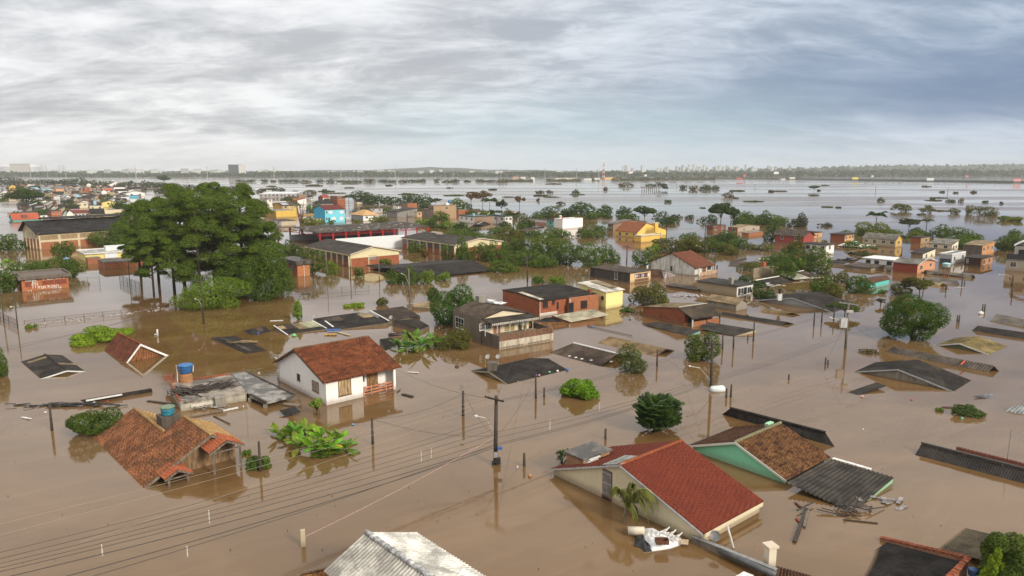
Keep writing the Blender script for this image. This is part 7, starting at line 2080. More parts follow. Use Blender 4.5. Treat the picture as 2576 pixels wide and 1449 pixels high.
for (xa, xb, ya, yb, n_) in ((1330, 1610, 545, 556, 13), (1780, 1985, 560, 572, 9), (1150, 1330, 560, 640, 9), (2120, 2320, 585, 612, 9), (2330, 2560, 600, 640, 7), (1560, 1860, 600, 660, 8), (1880, 2250, 610, 760, 12), (230, 420, 610, 640, 5)):
 for i in range(n_):
  x, y = rgm.uniform(xa, xb), rgm.uniform(ya, yb); w_ = rgm.uniform(30, 62) * (y - 380) / 190
  tree((x, y), w_, y - w_ * rgm.uniform(.3, .6), 'bush', (GD, GM, GO, GP)[i % 4], 'bush', 'bush', None, TG, desc=('dark', 'mid green', 'olive', 'deep green')[i % 4] + ' spreading bush')
# nearer plants
tree((2292, 868), 172, 736, 'round', (.034, .072, .010), 'mango_tree', 'tree', 'bulging round mango tree with dense crown, right of the concrete pole', TG, 2.2, wamt=.0)
tree((1150, 822), 134, 724, 'round', (.030, .075, .016), 'round_tree', 'tree', 'dense deep green tree behind the balcony house', TG, 1.4)
tree((2125, 797), 88, 757, 'airy', (.045, .075, .03), 'open_tree', 'tree', 'wispy tree behind the concrete utility pole', TG, 1.6)
tree((260, 872), 190, 824, 'low', (.11, .19, .02), 'floating_shoots', 'shrub', 'long bright green tangle of shoots behind the small drowned clay roof', TG, 1.5)
tree((80, 828), 36, 813, 'low', GB, 'floating_shoots', 'shrub', 'small green tuft at the foot of the mesh fence', TG)
tree((890, 776), 62, 760, 'low', (.11, .19, .02), 'floating_shoots', 'shrub', 'floating bright green raft of leaves above the patched roofs', TG, 1.3)
tree((962, 770), 36, 745, 'bush', GO, 'bush', 'bush', 'lone tufted bush above the brown sheet roof', TG)
tree((750, 806), 26, 748, 'round', (.09, .16, .03), 'papaya_tree', 'tree', 'slender papaya tree behind the patched roofs', TG, 1.6)
tree((798, 1046), 36, 1002, 'umbrella', (.10, .17, .04), 'papaya_tree', 'tree', 'little papaya tree at the corner of the white house', TG, 1.4)
tree((2013, 690), 26, 652, 'umbrella', (.10, .17, .04), 'papaya_tree', 'tree', 'pale papaya tree before the broad dark leafy tree', TG, 1.4)
tree((245, 1108), 142, 1027, 'round', (.034, .068, .014), 'bush', 'bush', 'thick dark bush against the orange tiled roof', TG, 1.4)
tree((1588, 944), 112, 868, 'bush', (.050, .078, .024), 'open_tree', 'tree', 'feathery pale tree in front of the brown ribbed roof', TG, .8)
tree((1766, 914), 98, 832, 'round', (.048, .080, .018), 'round_tree', 'tree', 'shaggy tree wrapped in wires behind the black lamp pole', TG, 1.4)
tree((1455, 1008), 112, 950, 'bush', (.075, .165, .016), 'bush', 'bush', 'broad leaved bright green bush right of the stubby post', TG, .9, size=.62)
tree((2435, 1058), 100, 1021, 'bush', (.035, .07, .018), 'bush', 'bush', 'small dark bush in open water by the right edge', TG, 1.4)
tree((2362, 1037), 26, 1030, 'low', GB, 'floating_shoots', 'shrub', 'tiny floating tuft left of the small dark bush', TG)
tree((655, 1185), 74, 1142, 'bush', (.05, .10, .025), 'bush', 'bush', 'small bush round the dark pole beside the porch', TG, 1.4)
tree((620, 1148), 36, 1136, 'low', GB, 'floating_shoots', 'shrub', 'little floating leaves beside the porch post', TG)
tree((2188, 894), 60, 877, 'low', GX, 'floating_branch', 'shrub', 'drifting grey leaved branch below the mango tree', TG, .5)
tree((0, 952), 48, 868, 'round', GM, 'round_tree', 'tree', 'tree cut by the left picture edge', TG, 1.3)
tree((2530, 1520), 190, 1338, 'bush', (.045, .08, .02), 'round_tree', 'tree', 'loose dark tree in the bottom right corner', TG, 1.2)
tree((2492, 1500), 66, 1380, 'bush', (.12, .20, .02), 'bush', 'bush', 'yellow green shoots before the bottom right tree', TG, 1.2)
tree((2545, 558), 70, 540, 'low', GY, 'reed_bank', 'reeds', 'straw coloured reed bank at the right edge of the open flood', TG, 1.5)
# pinnate bush: upright feather leaves
def feather_bush(px, w, top, label, col, nf, ll=.5, name='feather_bush', seed=4, up=.7):
 rg = np.random.RandomState(seed)
 p = G(px); m = mpp(p); rx = w * m / 2
 p = p + Vector((0, rx * .6, 0)); h = zat(p, top)
 root = thing(name, label, 'bush', p, TG)
 q = []; tm = MB()
 for i in range(nf):
  a = rg.uniform(0, 2 * math.pi); rr = math.sqrt(rg.uniform(0, 1)) * rx * .62
  zz = h * rg.uniform(.05, .66) * (1.15 - .45 * rr / rx)
  b = np.array([p.x + math.cos(a) * rr, p.y + math.sin(a) * rr, zz])
  lean = rg.uniform(.15, .6)
  L = rx * .42 * rg.uniform(.8, 1.2)
  tip = b + np.array([math.cos(a) * L * lean * 1.2, math.sin(a) * L * lean * 1.2, L * (1.1 - lean) * up * 1.5])
  tip[2] = min(tip[2], h * 1.04)
  frond(q, b, tip, L * .12, 13, L * ll, rg, .5, .25)
  if i % 4 == 0: tm.tube([(p.x, p.y, -.3), tuple((b + np.array(p)) / 2), tuple(b)], [.06, .045, .02], 5)
 quads_mesh('crown', np.concatenate(q), leafm(col, wamt=.0), root)
 link('trunk', tm, plain((.07, .05, .035), .9), root)
feather_bush((1662, 1096), 142, 988, 'big bush of upright feathery dark leaves in the middle of the water', (.040, .082, .026), 230, .46)
# palms by the red-roofed house
def near_palm(base, crown, tips, label, seed=2, thick=.12):
 rg = np.random.RandomState(seed)
 p = G(base); zc = zat(p, crown[1]); s, _ = onplane(crown, p, Vector((1, 0, 0)))
 c = p + Vector((s, .0, zc))
 root = thing('palm_tree', label, 'palm', p, TG)
 tm = MB().tube([p - Vector((0, 0, .4)), p.lerp(c, .5) + Vector((.02, 0, 0)), c], [thick, thick * .85, thick * .6], 8)
 link('trunk', tm, plain((.20, .17, .11), .85), root, True)
 q = []
 for i, (tx, ty, sag) in enumerate(tips):
  st, zt = onplane((tx, ty), p, Vector((1, 0, 0)))
  dy = rg.uniform(-.7, .7)
  tip = np.array([p.x + st, p.y + dy, zt]); L = np.linalg.norm(tip - np.array(c))
  rib = frond(q, tuple(c), tip, L * sag, 34, .62, rg, .13, .75)
  link('rib', MB().tube([tuple(r) for r in rib], [.035] * 7 + [.01], 4), plain((.20, .22, .06), .6), root)
 quads_mesh('crown', np.concatenate(q), leafm((.075, .095, .03), (.2, .16, .07), .18), root)
near_palm(c2(1108, 920), c2(1140, 765), [c2(980, 600) + (.55,), c2(1070, 560) + (.4,), c2(1215, 520) + (.35,), c2(1400, 760) + (.75,), c2(1360, 880) + (.85,), c2(1250, 850) + (.6,), c2(1190, 610) + (.1,), c2(1255, 640) + (.2,), c2(1440, 680) + (.55,), c2(1190, 500) + (.3,)], 'drooping palm against the gable of the cream red roofed house')
feather_bush(c2(515, 345), 48, c2(0, 178)[1], 'small spiky palm bush left of the red roof', (.05, .10, .03), 26, .6, 'palm_bush', 9, 1.0)
# banana plants, one by one
BL = ('leftmost', 'second', 'third', 'fourth', 'fifth', 'sixth', 'seventh', 'eighth', 'ninth')
for i, (x, y, h_, c_) in enumerate(((700, 1098, 52, (.09, .20, .03)), (735, 1105, 62, (.08, .165, .03)), (752, 1134, 66, (.085, .17, .03)), (768, 1092, 54, (.09, .19, .03)), (788, 1142, 80, (.09, .18, .03)), (806, 1112, 60, (.09, .2, .03)), (828, 1140, 66, (.10, .21, .03)), (850, 1120, 62, (.08, .18, .03)), (872, 1136, 50, (.07, .16, .03)))):
 banana((x, y), h_, 'banana_plant', BL[i] + ' banana plant from the left in front of the white house', 'banana plants before the white house', i + 3, 9, c_, 1 if i == 6 else 0)
tree((820, 1156), 92, 1136, 'low', (.055, .10, .02), 'creeper', 'shrub', 'flowering creeper mat at the foot of the banana plants', TG, 1.6, wamt=.12)
for i, (x, y, h_) in enumerate(((1003, 880, 44), (1022, 884, 52), (1040, 868, 60), (1058, 882, 64), (1078, 872, 58), (1096, 868, 48))):
 banana((x, y), h_, 'banana_plant', BL[i] + ' banana plant from the left beside the balcony house', 'banana plants beside the balcony house', i + 31, 9, (.07, .15, .04))
for i, (x, y) in enumerate(((4, 668), (24, 666))):
 banana((x, y), 24, 'banana_plant', ('left' if i == 0 else 'right') + ' banana plant at the left edge above the graffiti hut', 'banana plants at the left edge', i + 51, 8, (.09, .2, .03))
# dead tree by the ochre wall
p = G(z2(935, 715)); m = mpp(p); mb = MB()
for (ua, va) in ((835, 300), (880, 420), (1000, 250), (940, 320), (1015, 380), (860, 370)):
 s_, zz = onplane(z2(ua, va), p, Vector((1, 0, 0)))
 mb.tube([p, p + Vector((s_ * .35, .1, zz * .35)), p + Vector((s_, .2, zz))], [.35, .22, .06], 5)
solo('dead_tree', mb, plain((.10, .05, .035), .9), 'leafless forked dead tree before the long ochre yard wall', 'tree')
# scattered scrub out on the flooded plain
sc = 'low bush far out on the flooded plain'
rgp = np.random.RandomState(21)
pl = [(1358, 487, 26, 479), (1382, 487, 18, 476), (1449, 488, 22, 474), (1523, 478, 14, 468), (1575, 469, 42, 458), (1635, 469, 28, 461), (1719, 474, 22, 463), (1745, 478, 32, 464), (1776, 477, 34, 463), (1800, 476, 20, 462), (1833, 498, 34, 482), (1681, 509, 20, 501), (1412, 515, 28, 506), (1354, 506, 10, 498), (2217, 507, 18, 495),
      (700, 482, 46, 470), (780, 487, 36, 474), (818, 484, 22, 474), (740, 486, 24, 477), (1850, 500, 18, 496), (2370, 484, 16, 480), (2405, 486, 14, 481), (2450, 485, 20, 480), (2345, 502, 16, 497), (2390, 508, 26, 501), (2418, 508, 14, 497), (2478, 510, 16, 504), (2520, 513, 12, 507), (1940, 483, 18, 478), (2110, 523, 18, 520), (2060, 480, 10, 477)]
for i in range(36):
 y = rgp.uniform(462, 500) if i < 30 else rgp.uniform(490, 545)
 x = rgp.uniform(640, 1480) if i < 22 else (rgp.uniform(1300, 2560) if i < 30 else rgp.uniform(1640, 2560))
 if x < 900 and y > 490: continue
 w_ = rgp.uniform(14, 62); pl.append((x, y, w_, y - rgp.uniform(1.2, 3.2)))
for i in range(26):
 x = 610 + i * 27 + rgp.uniform(-8, 8); pl.append((x, 458 + rgp.uniform(-1, 1.5), rgp.uniform(20, 42), 452 + rgp.uniform(-3, 2)))
for i, r in enumerate(pl):
 tree(r[:2], r[2], r[3], 'bush' if r[1] - r[3] > 5 else 'low', (GF, GX, GD)[i % 3], 'plain_bush', 'bush', None, 'scrub on the flooded plain', .9, trunk=False, desc=('blackish', 'dull olive', 'dark')[i % 3] + ' low scrub bush')
for i, (x, y, w_, t_) in enumerate(((20, 464, 74, 446), (60, 466, 60, 453), (105, 463, 60, 450), (140, 464, 50, 452), (170, 464, 46, 448), (228, 465, 46, 452), (268, 468, 40, 455), (370, 470, 44, 455), (397, 472, 60, 457), (428, 472, 50, 459), (250, 470, 36, 458), (470, 474, 44, 463), (505, 476, 44, 465), (540, 479, 50, 467), (575, 480, 50, 468), (610, 482, 60, 470), (35, 478, 40, 464), (90, 475, 36, 466), (655, 484, 30, 474), (410, 486, 40, 474), (350, 480, 30, 470))):
 tree((x, y), w_, t_, 'round', GF, 'shore_tree', 'tree', None, 'trees along the far edge of the town', 1.0, desc='blackish shore tree')
for i in range(66):
 if i < 30: x, y = rgp.uniform(0, 340), rgp.uniform(468, 548)
 elif i < 54: x, y = rgp.uniform(880, 1330), rgp.uniform(518, 578)
 else: x, y = rgp.uniform(640, 890), rgp.uniform(500, 545)
 w_ = rgp.uniform(20, 40) * (y - 380) / 150
 tree((x, y), w_, y - w_ * rgp.uniform(.35, .65), 'bush', (GD, GM, GO)[i % 3], 'bush', 'bush', None, TG, desc=('dark', 'mid green', 'olive')[i % 3] + ' bush among the houses')
# ------------------------------------------------------------------ far shores
def forest():
 rg = np.random.RandomState(8)
 n = 15000
 X = rg.uniform(-2900, 2900, n); 
 Y = 2650 + rg.rand(n) ** 1.5 * 900 + np.abs(X) * .02
 big = .5 + .5 * np.sin(X * .0041 + 1.3) * np.sin(X * .0013 + .4) + .35 * np.sin(X * .019) + .25 * np.sin(X * .047 + 2)
 hmax = np.clip(7 + 9 * big + np.clip(X / 2600, 0, 1) * 12, 4, 30)
 Z = rg.rand(n) ** .7 * hmax
 P = np.stack([X, Y, Z + .5], 1)
 N = nrm(rg.normal(size=(n, 3)) + np.array([0, -.6, .7]))
 o = quads_mesh('far_forest', leaf_quads(P, N, 13.0, .75, rg), leafm((.030, .046, .022), wamt=0), None, (0, 2700, 0))
 tag(o, 'dark forest band along the far shore', None, None, 'stuff')
 # rise of land behind
 xs = np.linspace(-5200, 5200, 140); ys = [3000, 3500, 4100, 5000, 6500]
 mb = MB(); vv = []
 for j, y in enumerate(ys):
  for x in xs:
   r = max(0.0, min(1.0, (x - 200) / 2400))
   f = [0, .35, .8, 1, .8][j]
   hgt = f * (14 + 44 * r * r * (3 - 2 * r) * (y / 5000) + 8 * math.sin(x * .0021 + j) * math.sin(x * .0007 + 1) + 5 * math.sin(x * .011 + j * 2) + 22 * math.exp(-((x + 350) / 500) ** 2) * (j == 3) + 2.2 * math.sin(x * .05 + j))
   vv.append(Vector((max(-6400, min(6400, x * (y / 3600))), y, max(.4, hgt))))
 mb.v = vv; w = len(xs)
 mb.f = [(j * w + i, j * w + i + 1, (j + 1) * w + i + 1, (j + 1) * w + i) for j in range(len(ys) - 1) for i in range(w - 1)]
 def fn(k, b):
  p = pos(k); n1 = k.noise(p, .006, 5, .65); n2 = k.noise(p, .05, 3, .6)
  k.put(b.inputs['Base Color'], k.mix(k.ramp(n1, .42, .62), (.022, .034, .018), (.065, .075, .04))); b.inputs['Roughness'].default_value = 1
 o = link('hills', mb, M('hill_forest', fn)); o['kind'] = 'structure'; o['label'] = 'low wooded rise beyond the flood'
 n = 9000
 X = rg.uniform(-3600, 4200, n); Y = rg.uniform(3500, 5000, n)
 r = np.clip((X / (Y / 3600) - 200) / 2400, 0, 1)
 Z = (14 + 44 * r * r * (3 - 2 * r)) * np.clip((Y - 3000) / 1800, .2, 1) * rg.uniform(.5, 1.15, n)
 N = nrm(rg.normal(size=(n, 3)) + np.array([0, -.6, .7]))
 o = quads_mesh('hill_trees', leaf_quads(np.stack([X, Y, Z], 1), N, 22.0, .7, rg), leafm((.032, .046, .024), wamt=0), None, (0, 4200, 0))
 tag(o, 'scattered trees on the low rise beyond the flood', None, None, 'stuff')
forest()
sheet("far_land", [(-6400, 2690), (6400, 2690), (6400, 6890), (-6400, 6890)], plain((.05, .055, .03), .95), 'flat green land beyond the flood', z=.5)
def far_box(x0, x1, yb, yt, D, col, label, cat, name, group=None, dep=None, top=None, split=None):
 """a distant building at the true distance D: its picture span gives its size"""
 k = D
 def at(x, y):
  d = ray((x, y)); return CO + d * (D / d.y)
 a_, b_ = at(x0, yb), at(x1, yb); zt = at(x0, yt).z; z0_ = min(a_.z, 1.0)
 root = thing(name, label, cat, (a_.x, D, 0), group)
 dep = dep or (b_.x - a_.x) * .6
 link('wall', MB().boxv(Vector((a_.x, D, -.5)), Vector((b_.x - a_.x, 0, 0)), Vector((0, dep, 0)), Vector((0, 0, zt + .5))), plain(col, .7, 0, .12), root)
 link('roof', MB().boxv(Vector((a_.x - .5, D - .5, zt + .01)), Vector((b_.x - a_.x + 1, 0, 0)), Vector((0, dep + 1, 0)), Vector((0, 0, max(.4, (zt) * .05)))), plain(top or mul(col, .7), .7, 0, .1), root)
 return root, a_, b_, zt
FB = 'white blocks of the distant city'
o, a_, b_, zt = far_box(575, 601, 437, 415.5, 3050, (.045, .05, .062), 'dark glass office block with white flank on the far shore', 'office block', 'office_block', dep=40)
link('flank', MB().boxv(Vector((b_.x + .05, 3050, 0)), Vector((15, 0, 0)), Vector((0, 40, 0)), Vector((0, 0, zt + 1))), plain((.72, .70, .64), .6), o)
for i in range(9):
 link('floor_band', MB().boxv(Vector((a_.x + 1, 3049.8, zt * (i + 1) / 10)), Vector((b_.x - a_.x - 2, 0, 0)), Vector((0, .15, 0)), Vector((0, 0, .5))), plain((.12, .13, .15), .5), o)
far_box(25, 62, 428, 413.5, 3600, (.50, .46, .42), 'broad beige block before the stadium at the far left', 'building', 'apartment_slab')
def stadium():
 root = thing('stadium', 'pale low stadium bowl on the far left horizon', 'stadium', (-2500, 4000, 0))
 d = ray((46, 420)); q = CO + d * (4000 / d.y); n = 28
 mb = MB(); R0 = 105
 for k in range(n):
  t0, t1 = 2 * math.pi * k / n, 2 * math.pi * (k + 1) / n
  f = lambda t, r, z: Vector((q.x + math.cos(t) * r * 1.0, 4000 + math.sin(t) * r * .8, z))
  mb.face(f(t0, R0, 0), f(t1, R0, 0), f(t1, R0 * 1.05, 44), f(t0, R0 * 1.05, 44)); mb.face(f(t0, R0 * 1.05, 44), f(t1, R0 * 1.05, 44), f(t1, R0 * .7, 58), f(t0, R0 * .7, 58))
 link('bowl', mb, plain((.62, .62, .64), .6), root)
stadium()
for i, x in enumerate((106, 114, 150, 159)):
 d = ray((x, 420)); q = CO + d * (4200 / d.y); zt = CAM_H + (ray((x, 413.5)) * (4200 / ray((x, 413.5)).y)).z
 root = thing('bridge_tower', ('first', 'second', 'third', 'fourth')[i] + ' bridge tower from the left on the far left horizon', 'bridge tower', (q.x, 4200, 0), 'towers of the far bridges')
 link('mast', MB().box((q.x, 4200, zt / 2), 4, 4, zt), plain((.55, .55, .55)), root)
 cb = MB()
 for s in (-1, 1):
  for j in range(4): cb.bar((q.x, 4200, zt * (.95 - .12 * j)), (q.x + s * (22 + 14 * (3 - j)), 4200, 18), .8)
 link('stay_cable', cb, plain((.6, .6, .6)), root)
rgc = np.random.RandomState(31)
for i in range(95):
 if i < 50: x = rgc.normal(1800, 120); y = 428 - abs(rgc.normal(0, 3)); D = rgc.uniform(3900, 4900)
 elif i < 75: x = rgc.uniform(620, 1560); y = 433 - rgc.uniform(0, 4); D = rgc.uniform(3100, 4300)
 else: x = rgc.uniform(140, 570); y = 432 - rgc.uniform(0, 4); D = rgc.uniform(3000, 3900)
 w_ = rgc.uniform(2.5, 6) if i < 50 else rgc.uniform(4, 16); ht = rgc.uniform(3, 8) if i < 50 else rgc.uniform(1.5, 3.5)
 c_ = rgc.choice([.42, .55, .62])
 far_box(x, x + w_, y, y - ht, D, (c_, c_, c_ * .97), 'small pale building of the hazy city along the far shore', 'building', 'city_building', FB, dep=25)
for i, (x, yb, yt) in enumerate(((79, 462, 420), (121, 450, 420), (166, 445, 417), (344, 466, 421), (523, 460, 419), (690, 457, 419), (858, 456, 422), (995, 455, 420), (1140, 454, 421), (1260, 456, 423), (1371, 452, 422), (1450, 455, 423), (1506, 454, 423))):
 p = G((x, yb)); zt = zat(p, yt)
 root = thing('transmission_pole', None, 'pylon', p, 'tall grey transmission poles marching across the plain'); root['desc'] = 'tall pale transmission pole'
 HOUSES.append((root, (x, yb)))
 link('shaft', MB().tube([p, p + Vector((0, 0, zt))], [.75, .45], 6), plain((.42, .42, .42), .7), root)
 link('crossarm', MB().bar(p + Vector((-2.2, 0, zt * .93)), p + Vector((2.2, 0, zt * .93)), .3), plain((.42, .42, .42), .7), root)
for i in range(30):
 x = 1620 + i * 32 + rgc.uniform(-6, 6); p = G((x, 450.5 if x > 1790 else 447)); zt = zat(p, 441)
 solo('road_pole', MB().tube([p, p + Vector((0, 0, zt))], .28, 4), plain((.16, .16, .16)), 'thin lamp post along the drowned highway on the right horizon', 'lamp post', 'lamp posts along the drowned highway')
def mast():
 p = G((1518, 452)); zt = zat(p, 408)
 root = thing('radio_mast', 'red and white striped lattice mast on the horizon', 'mast', p)
 for i in range(8):
  mb = MB(); z0_, z1_ = zt * i / 8, zt * (i + 1) / 8
  w = lambda z: 2.6 - 1.6 * z / zt
  for sx, sy in ((-1, -1), (1, -1), (1, 1), (-1, 1)):
   mb.bar(p + Vector((sx * w(z0_), sy * w(z0_), z0_)), p + Vector((sx * w(z1_), sy * w(z1_), z1_)), .75)
   mb.bar(p + Vector((sx * w(z0_), sy * w(z0_), z0_)), p + Vector((-sy * w(z1_), sx * w(z1_), z1_)), .4)
  link('lattice_section', mb, plain((.60, .08, .05) if i % 2 == 0 else (.78, .76, .74), .6), root)
 link('platform', MB().box(p + Vector((0, 0, zt * .97)), 6, 6, 1.2), plain((.7, .7, .7)), root)
mast()
for i, (x, yb, y0, y1, w_, c_, lab) in enumerate(((1587, 445, 430, 437, 12, (.75, .72, .72), 'red framed white billboard right of the radio mast'), (1624, 446, 439, 444, 6, (.75, .75, .75), 'small white billboard between mast and highway'), (1873, 452, 439, 444, 7, (.6, .12, .12), 'small red and white billboard on the highway'), (1952, 451, 432, 438, 12, (.78, .78, .78), 'tall white billboard on the highway'),
                                               (1993, 452, 446, 450, 14, (.7, .7, .66), 'low white hoarding right of the tall billboard'), (2151, 456, 446, 451, 15, (.72, .62, .10), 'yellow hoarding on the drowned highway'), (2194, 455, 441, 446, 6, (.55, .62, .68), 'small blue white billboard on the highway'), (2340, 458, 448, 454, 18, (.62, .70, .74), 'wide pale hoarding on timber legs at the highway'), (2432, 457, 441, 446, 6, (.6, .3, .3), 'little reddish billboard near the right edge'), (2558, 461, 449, 456, 18, (.66, .3, .3), 'wide red and white hoarding at the right edge'), (1860, 456, 447, 452, 16, (.45, .10, .10), 'red hoarding on white legs at the left end of the highway'))):
 p = G((x, yb)); m = mpp(p)
 root = thing('billboard', lab, 'billboard', p, 'billboards along the drowned highway')
 za, zb = zat(p, y1), zat(p, y0); w = w_ * m
 link('panel', MB().box(p + Vector((0, 0, (za + zb) / 2)), w, .5, zb - za), plain(c_, .6, 0, .1), root)
 if i in (0, 2, 9, 8): link('border', MB().box(p + Vector((0, -.05, zb - (zb - za) * .08)), w, .5, (zb - za) * .18), plain((.55, .04, .04)), root)
 legs = (0,) if i in (0, 1, 2, 3, 6, 8) else (-.4, -.13, .13, .4)
 for f in legs: link('leg', MB().box(p + Vector((w * f, .1, za / 2)), .7, .7, za), plain((.16, .15, .14) if len(legs) == 1 else (.4, .36, .34)), root)
def bank(name, pts, hgt, mat, label, kind):
 mb = MB()
 for (p0, p1) in zip(pts, pts[1:]):
  a_, b_ = G(p0), G(p1)
  mb.prism([a_ + Vector((0, 0, -1)), b_ + Vector((0, 0, -1)), b_ + Vector((0, 22, -1)), a_ + Vector((0, 22, -1))], [a_ + Vector((0, 4, hgt)), b_ + Vector((0, 4, hgt)), b_ + Vector((0, 18, hgt)), a_ + Vector((0, 18, hgt))])
 o = link(name, mb, mat); o['kind'] = kind; o['label'] = label
bank('highway_embankment', [(1785, 450.3), (1930, 451.0), (2150, 453.3), (2350, 456.2), (2620, 460.5)], 3.2, plain((.055, .06, .045), .9), 'highway embankment just above the flood', 'structure')
rgb = np.random.RandomState(17); n = 5200
xs = rgb.uniform(1180, 1800, n); yy = 452 + (1800 - xs) / 620 * 5.5 + rgb.normal(0, .5, n)
P = np.array([G((x, y)) for x, y in zip(xs, yy)]); P[:, 2] = rgb.rand(n) * np.where(xs > 1540, 8, 4.5) * (.4 + .6 * np.abs(np.sin(xs * .09)))
keep = (xs > 1540) | (np.sin(xs * .045) + np.sin(xs * .11) > -.4)
tag(quads_mesh('roadside_scrub', leaf_quads(P[keep], nrm(rgb.normal(size=(keep.sum(), 3)) + np.array([0, -.5, .8])), 3.6, .7, rgb), leafm((.045, .052, .028), wamt=0), None, tuple(P[0] * np.array([1, 1, 0]))), 'dark scrub along the drowned roadside', None, None, 'stuff')
for i, (x0, x1, yb, yt, c_, lab) in enumerate(((1290, 1304, 449, 444.5, (.55, .34, .22), 'orange brick roadside block left of the white tanks'), (1310, 1322, 449, 445, (.7, .7, .68), 'long white roadside block'), (1336, 1345, 456, 446, (.78, .77, .72), 'bright white tank house by the far road'), (1398, 1412, 453, 448, (.72, .68, .6), 'pale roadside shed before the masts'), (1414, 1432, 453, 447.5, (.62, .6, .52), 'wide pale roadside shed'), (1434, 1452, 452, 447.5, (.58, .55, .45), 'small tan roadside shed'), (1470, 1488, 453, 449, (.76, .76, .76), 'long white roadside house'), (1496, 1509, 455, 448, (.8, .8, .78), 'bright white roadside cube under the radio mast'), (1520, 1560, 451, 446, (.72, .52, .22), 'long yellow roadside warehouse'), (1965, 1976, 453, 449, (.6, .6, .6), 'small white truck shaped shed on the highway'))):
 p = G(((x0 + x1) / 2, yb)); far_box(x0, x1, yb, yt, p.y, c_, lab, 'building', 'roadside_building', 'pale buildings on the far road', dep=12)
pg = thing('pergola', 'bare post and beam frame standing in the open flood', 'pergola', G((1636, 481)))
a_, b_ = G((1615, 481)), G((1657, 478)); zt = zat(a_, 471)
for i in range(9):
 q = a_.lerp(b_, i / 8); link('post', MB().box(q + Vector((0, 0, zt / 2 - .5)), .7, .7, zt + 1), plain((.10, .08, .07)), pg)
link('beam', MB().bar(a_ + Vector((-1, 0, zt + .2)), b_ + Vector((1, 0, zt + .2)), 2.0, .8), plain((.12, .10, .09)), pg)
for i, (u_, v0, v1, w) in enumerate(((905, 580, 515, 68), (173, 512, 447, 62))):
 p = G(z11(u_, v0)); m = mpp(p); za, zb = zat(p, z11(0, v0)[1]) + .1, zat(p, z11(0, v1)[1])
 root = thing('backboard', ('right' if i == 0 else 'left') + ' white basketball backboard above the hedge', 'backboard', p, 'basketball backboards')
 link('board', MB().box(p + Vector((0, 0, (za + zb) / 2)), w * .13393 * m, .12, zb - za), plain((.78, .78, .78), .5), root)
 link('hoop', MB().lathe(p + Vector((0, -.45, za + .5)), [(.22, 0), (.24, .03), (.22, .06)], 10), plain((.5, .1, .05)), root)
 link('post', MB().box(p + Vector((0, .2, (za + zb) / 2 - 1)), .15, .15, zb - za + 1), plain((.4, .4, .4)), root)
# ------------------------------------------------------------------ patched roofs behind the white house
def patched(c, z, label, extra=(), mat=None, rows=2):
 pts = [G(q, zz) for q, zz in zip(c, z)]
 root = thing('patched_roof', label, 'roof', ((pts[0] + pts[2]) / 2).to_2d().to_3d(), 'patched drowned roofs behind the white house')
 HOUSES.append((root, c[2])); root['desc'] = ''
 a_, b_, c_, d_ = pts
 link('roof', MB().corr(a_, b_, c_, d_, .19, .028, rows), mat or F_DARK, root)
 n = (b_ - a_).cross(d_ - a_).normalized()
 if n.z < 0: n = -n
 lo = MB().prism([Vector((p.x, p.y, -.6)) for p in pts], [p - n * .06 for p in pts])
 link('wall', lo, grime((.14, .11, .09)), root)
 for (s0, s1, t0, t1, m) in extra:
  f = lambda s, t: (a_.lerp(b_, s)).lerp(d_.lerp(c_, s), t) + n * .07
  link('patch_sheet', MB().slab([f(s0, t0), f(s1, t0), f(s1, t1), f(s0, t1)], .025), m, root)
 return pts
GREENISH = fibro((.30, .30, .20)); WHT = plain((.66, .66, .64), .6)
patched([z6(1720, 140), z6(2145, 82), z6(2365, 208), z6(1960, 272)], (1.1, 1.0, .35, .45), 'brown corrugated roof beside the gabled white flashing', ((.0, .04, 0, 1, WHT),), F_BROWN)
patched([z6(1010, 240), z6(1660, 150), z6(1960, 285), z6(1200, 395)], (.75, 1.1, .5, .02), 'long black roof with tan and brown patches in the middle of the patched roofs', ((.10, .45, .1, .45, F_BROWN), (.78, .99, .12, .5, N_TAN), (.12, .15, .3, .8, WHT)))
patched([z6(500, 330), z6(1010, 268), z6(1185, 365), z6(660, 440)], (.8, .85, .25, .05), 'low roof of green, tan and white sheets left of the long black roof', ((.02, .20, .15, .5, N_TAN), (.22, .42, .1, .55, F_BROWN), (.42, .64, .1, .75, N_TAN), (.62, .97, .02, .72, GREENISH), (0, .03, 0, 1.1, WHT), (.97, 1.0, 0, 1, WHT)))
patched([z6(130, 385), z6(400, 335), z6(480, 405), z6(225, 448)], (.35, .45, .1, .02), 'small black roof at the left end of the patched roofs', ((.45, .75, .1, .8, F_BROWN),))
patched([z6(2010, 262), z6(2330, 245), z6(2480, 330), z6(2350, 378)], (.9, .8, .5, .5), 'dark mossy roof edge between the patched roofs and the deep green tree', (), fibro((.05, .04, .033)))
patched([z6(1960, 430), z6(2240, 395), z6(2240, 440), z6(1980, 470)], (.6, .6, .2, .15), 'narrow dark roof left of the banana plants by the balcony house')
patched([z6(1850, 500), z6(2000, 478), z6(2060, 570), z6(1930, 640)], (.6, .6, .1, .05), 'dark corner of roof behind the white house ridge')
patched([z6(-290, 480), z6(20, 460), z6(420, 640), z6(170, 690)], (.22, .32, .06, .0), 'submerged row of dark sheets with loose tan boards, left of the white house', ((.25, .45, .1, .9, F_BROWN),), rows=1)
patched([z6(2190, 62), z6(2500, 20), z6(2530, 110), z6(2200, 92)], (.9, .9, .3, .3), 'tan roof with tile ridge behind the deep green tree', (), F_TAN)
fl = MB()
a_, b_, c_ = G(z6(1530, 155), 1.1), G(z6(1722, 140), 1.5), G(z6(1835, 212), 1.0)
fl.slab([a_, b_, b_ - Vector((0, 0, .45)), a_ - Vector((0, 0, .45))], .06); fl.slab([b_, c_, c_ - Vector((0, 0, .4)), b_ - Vector((0, 0, .45))], .06)
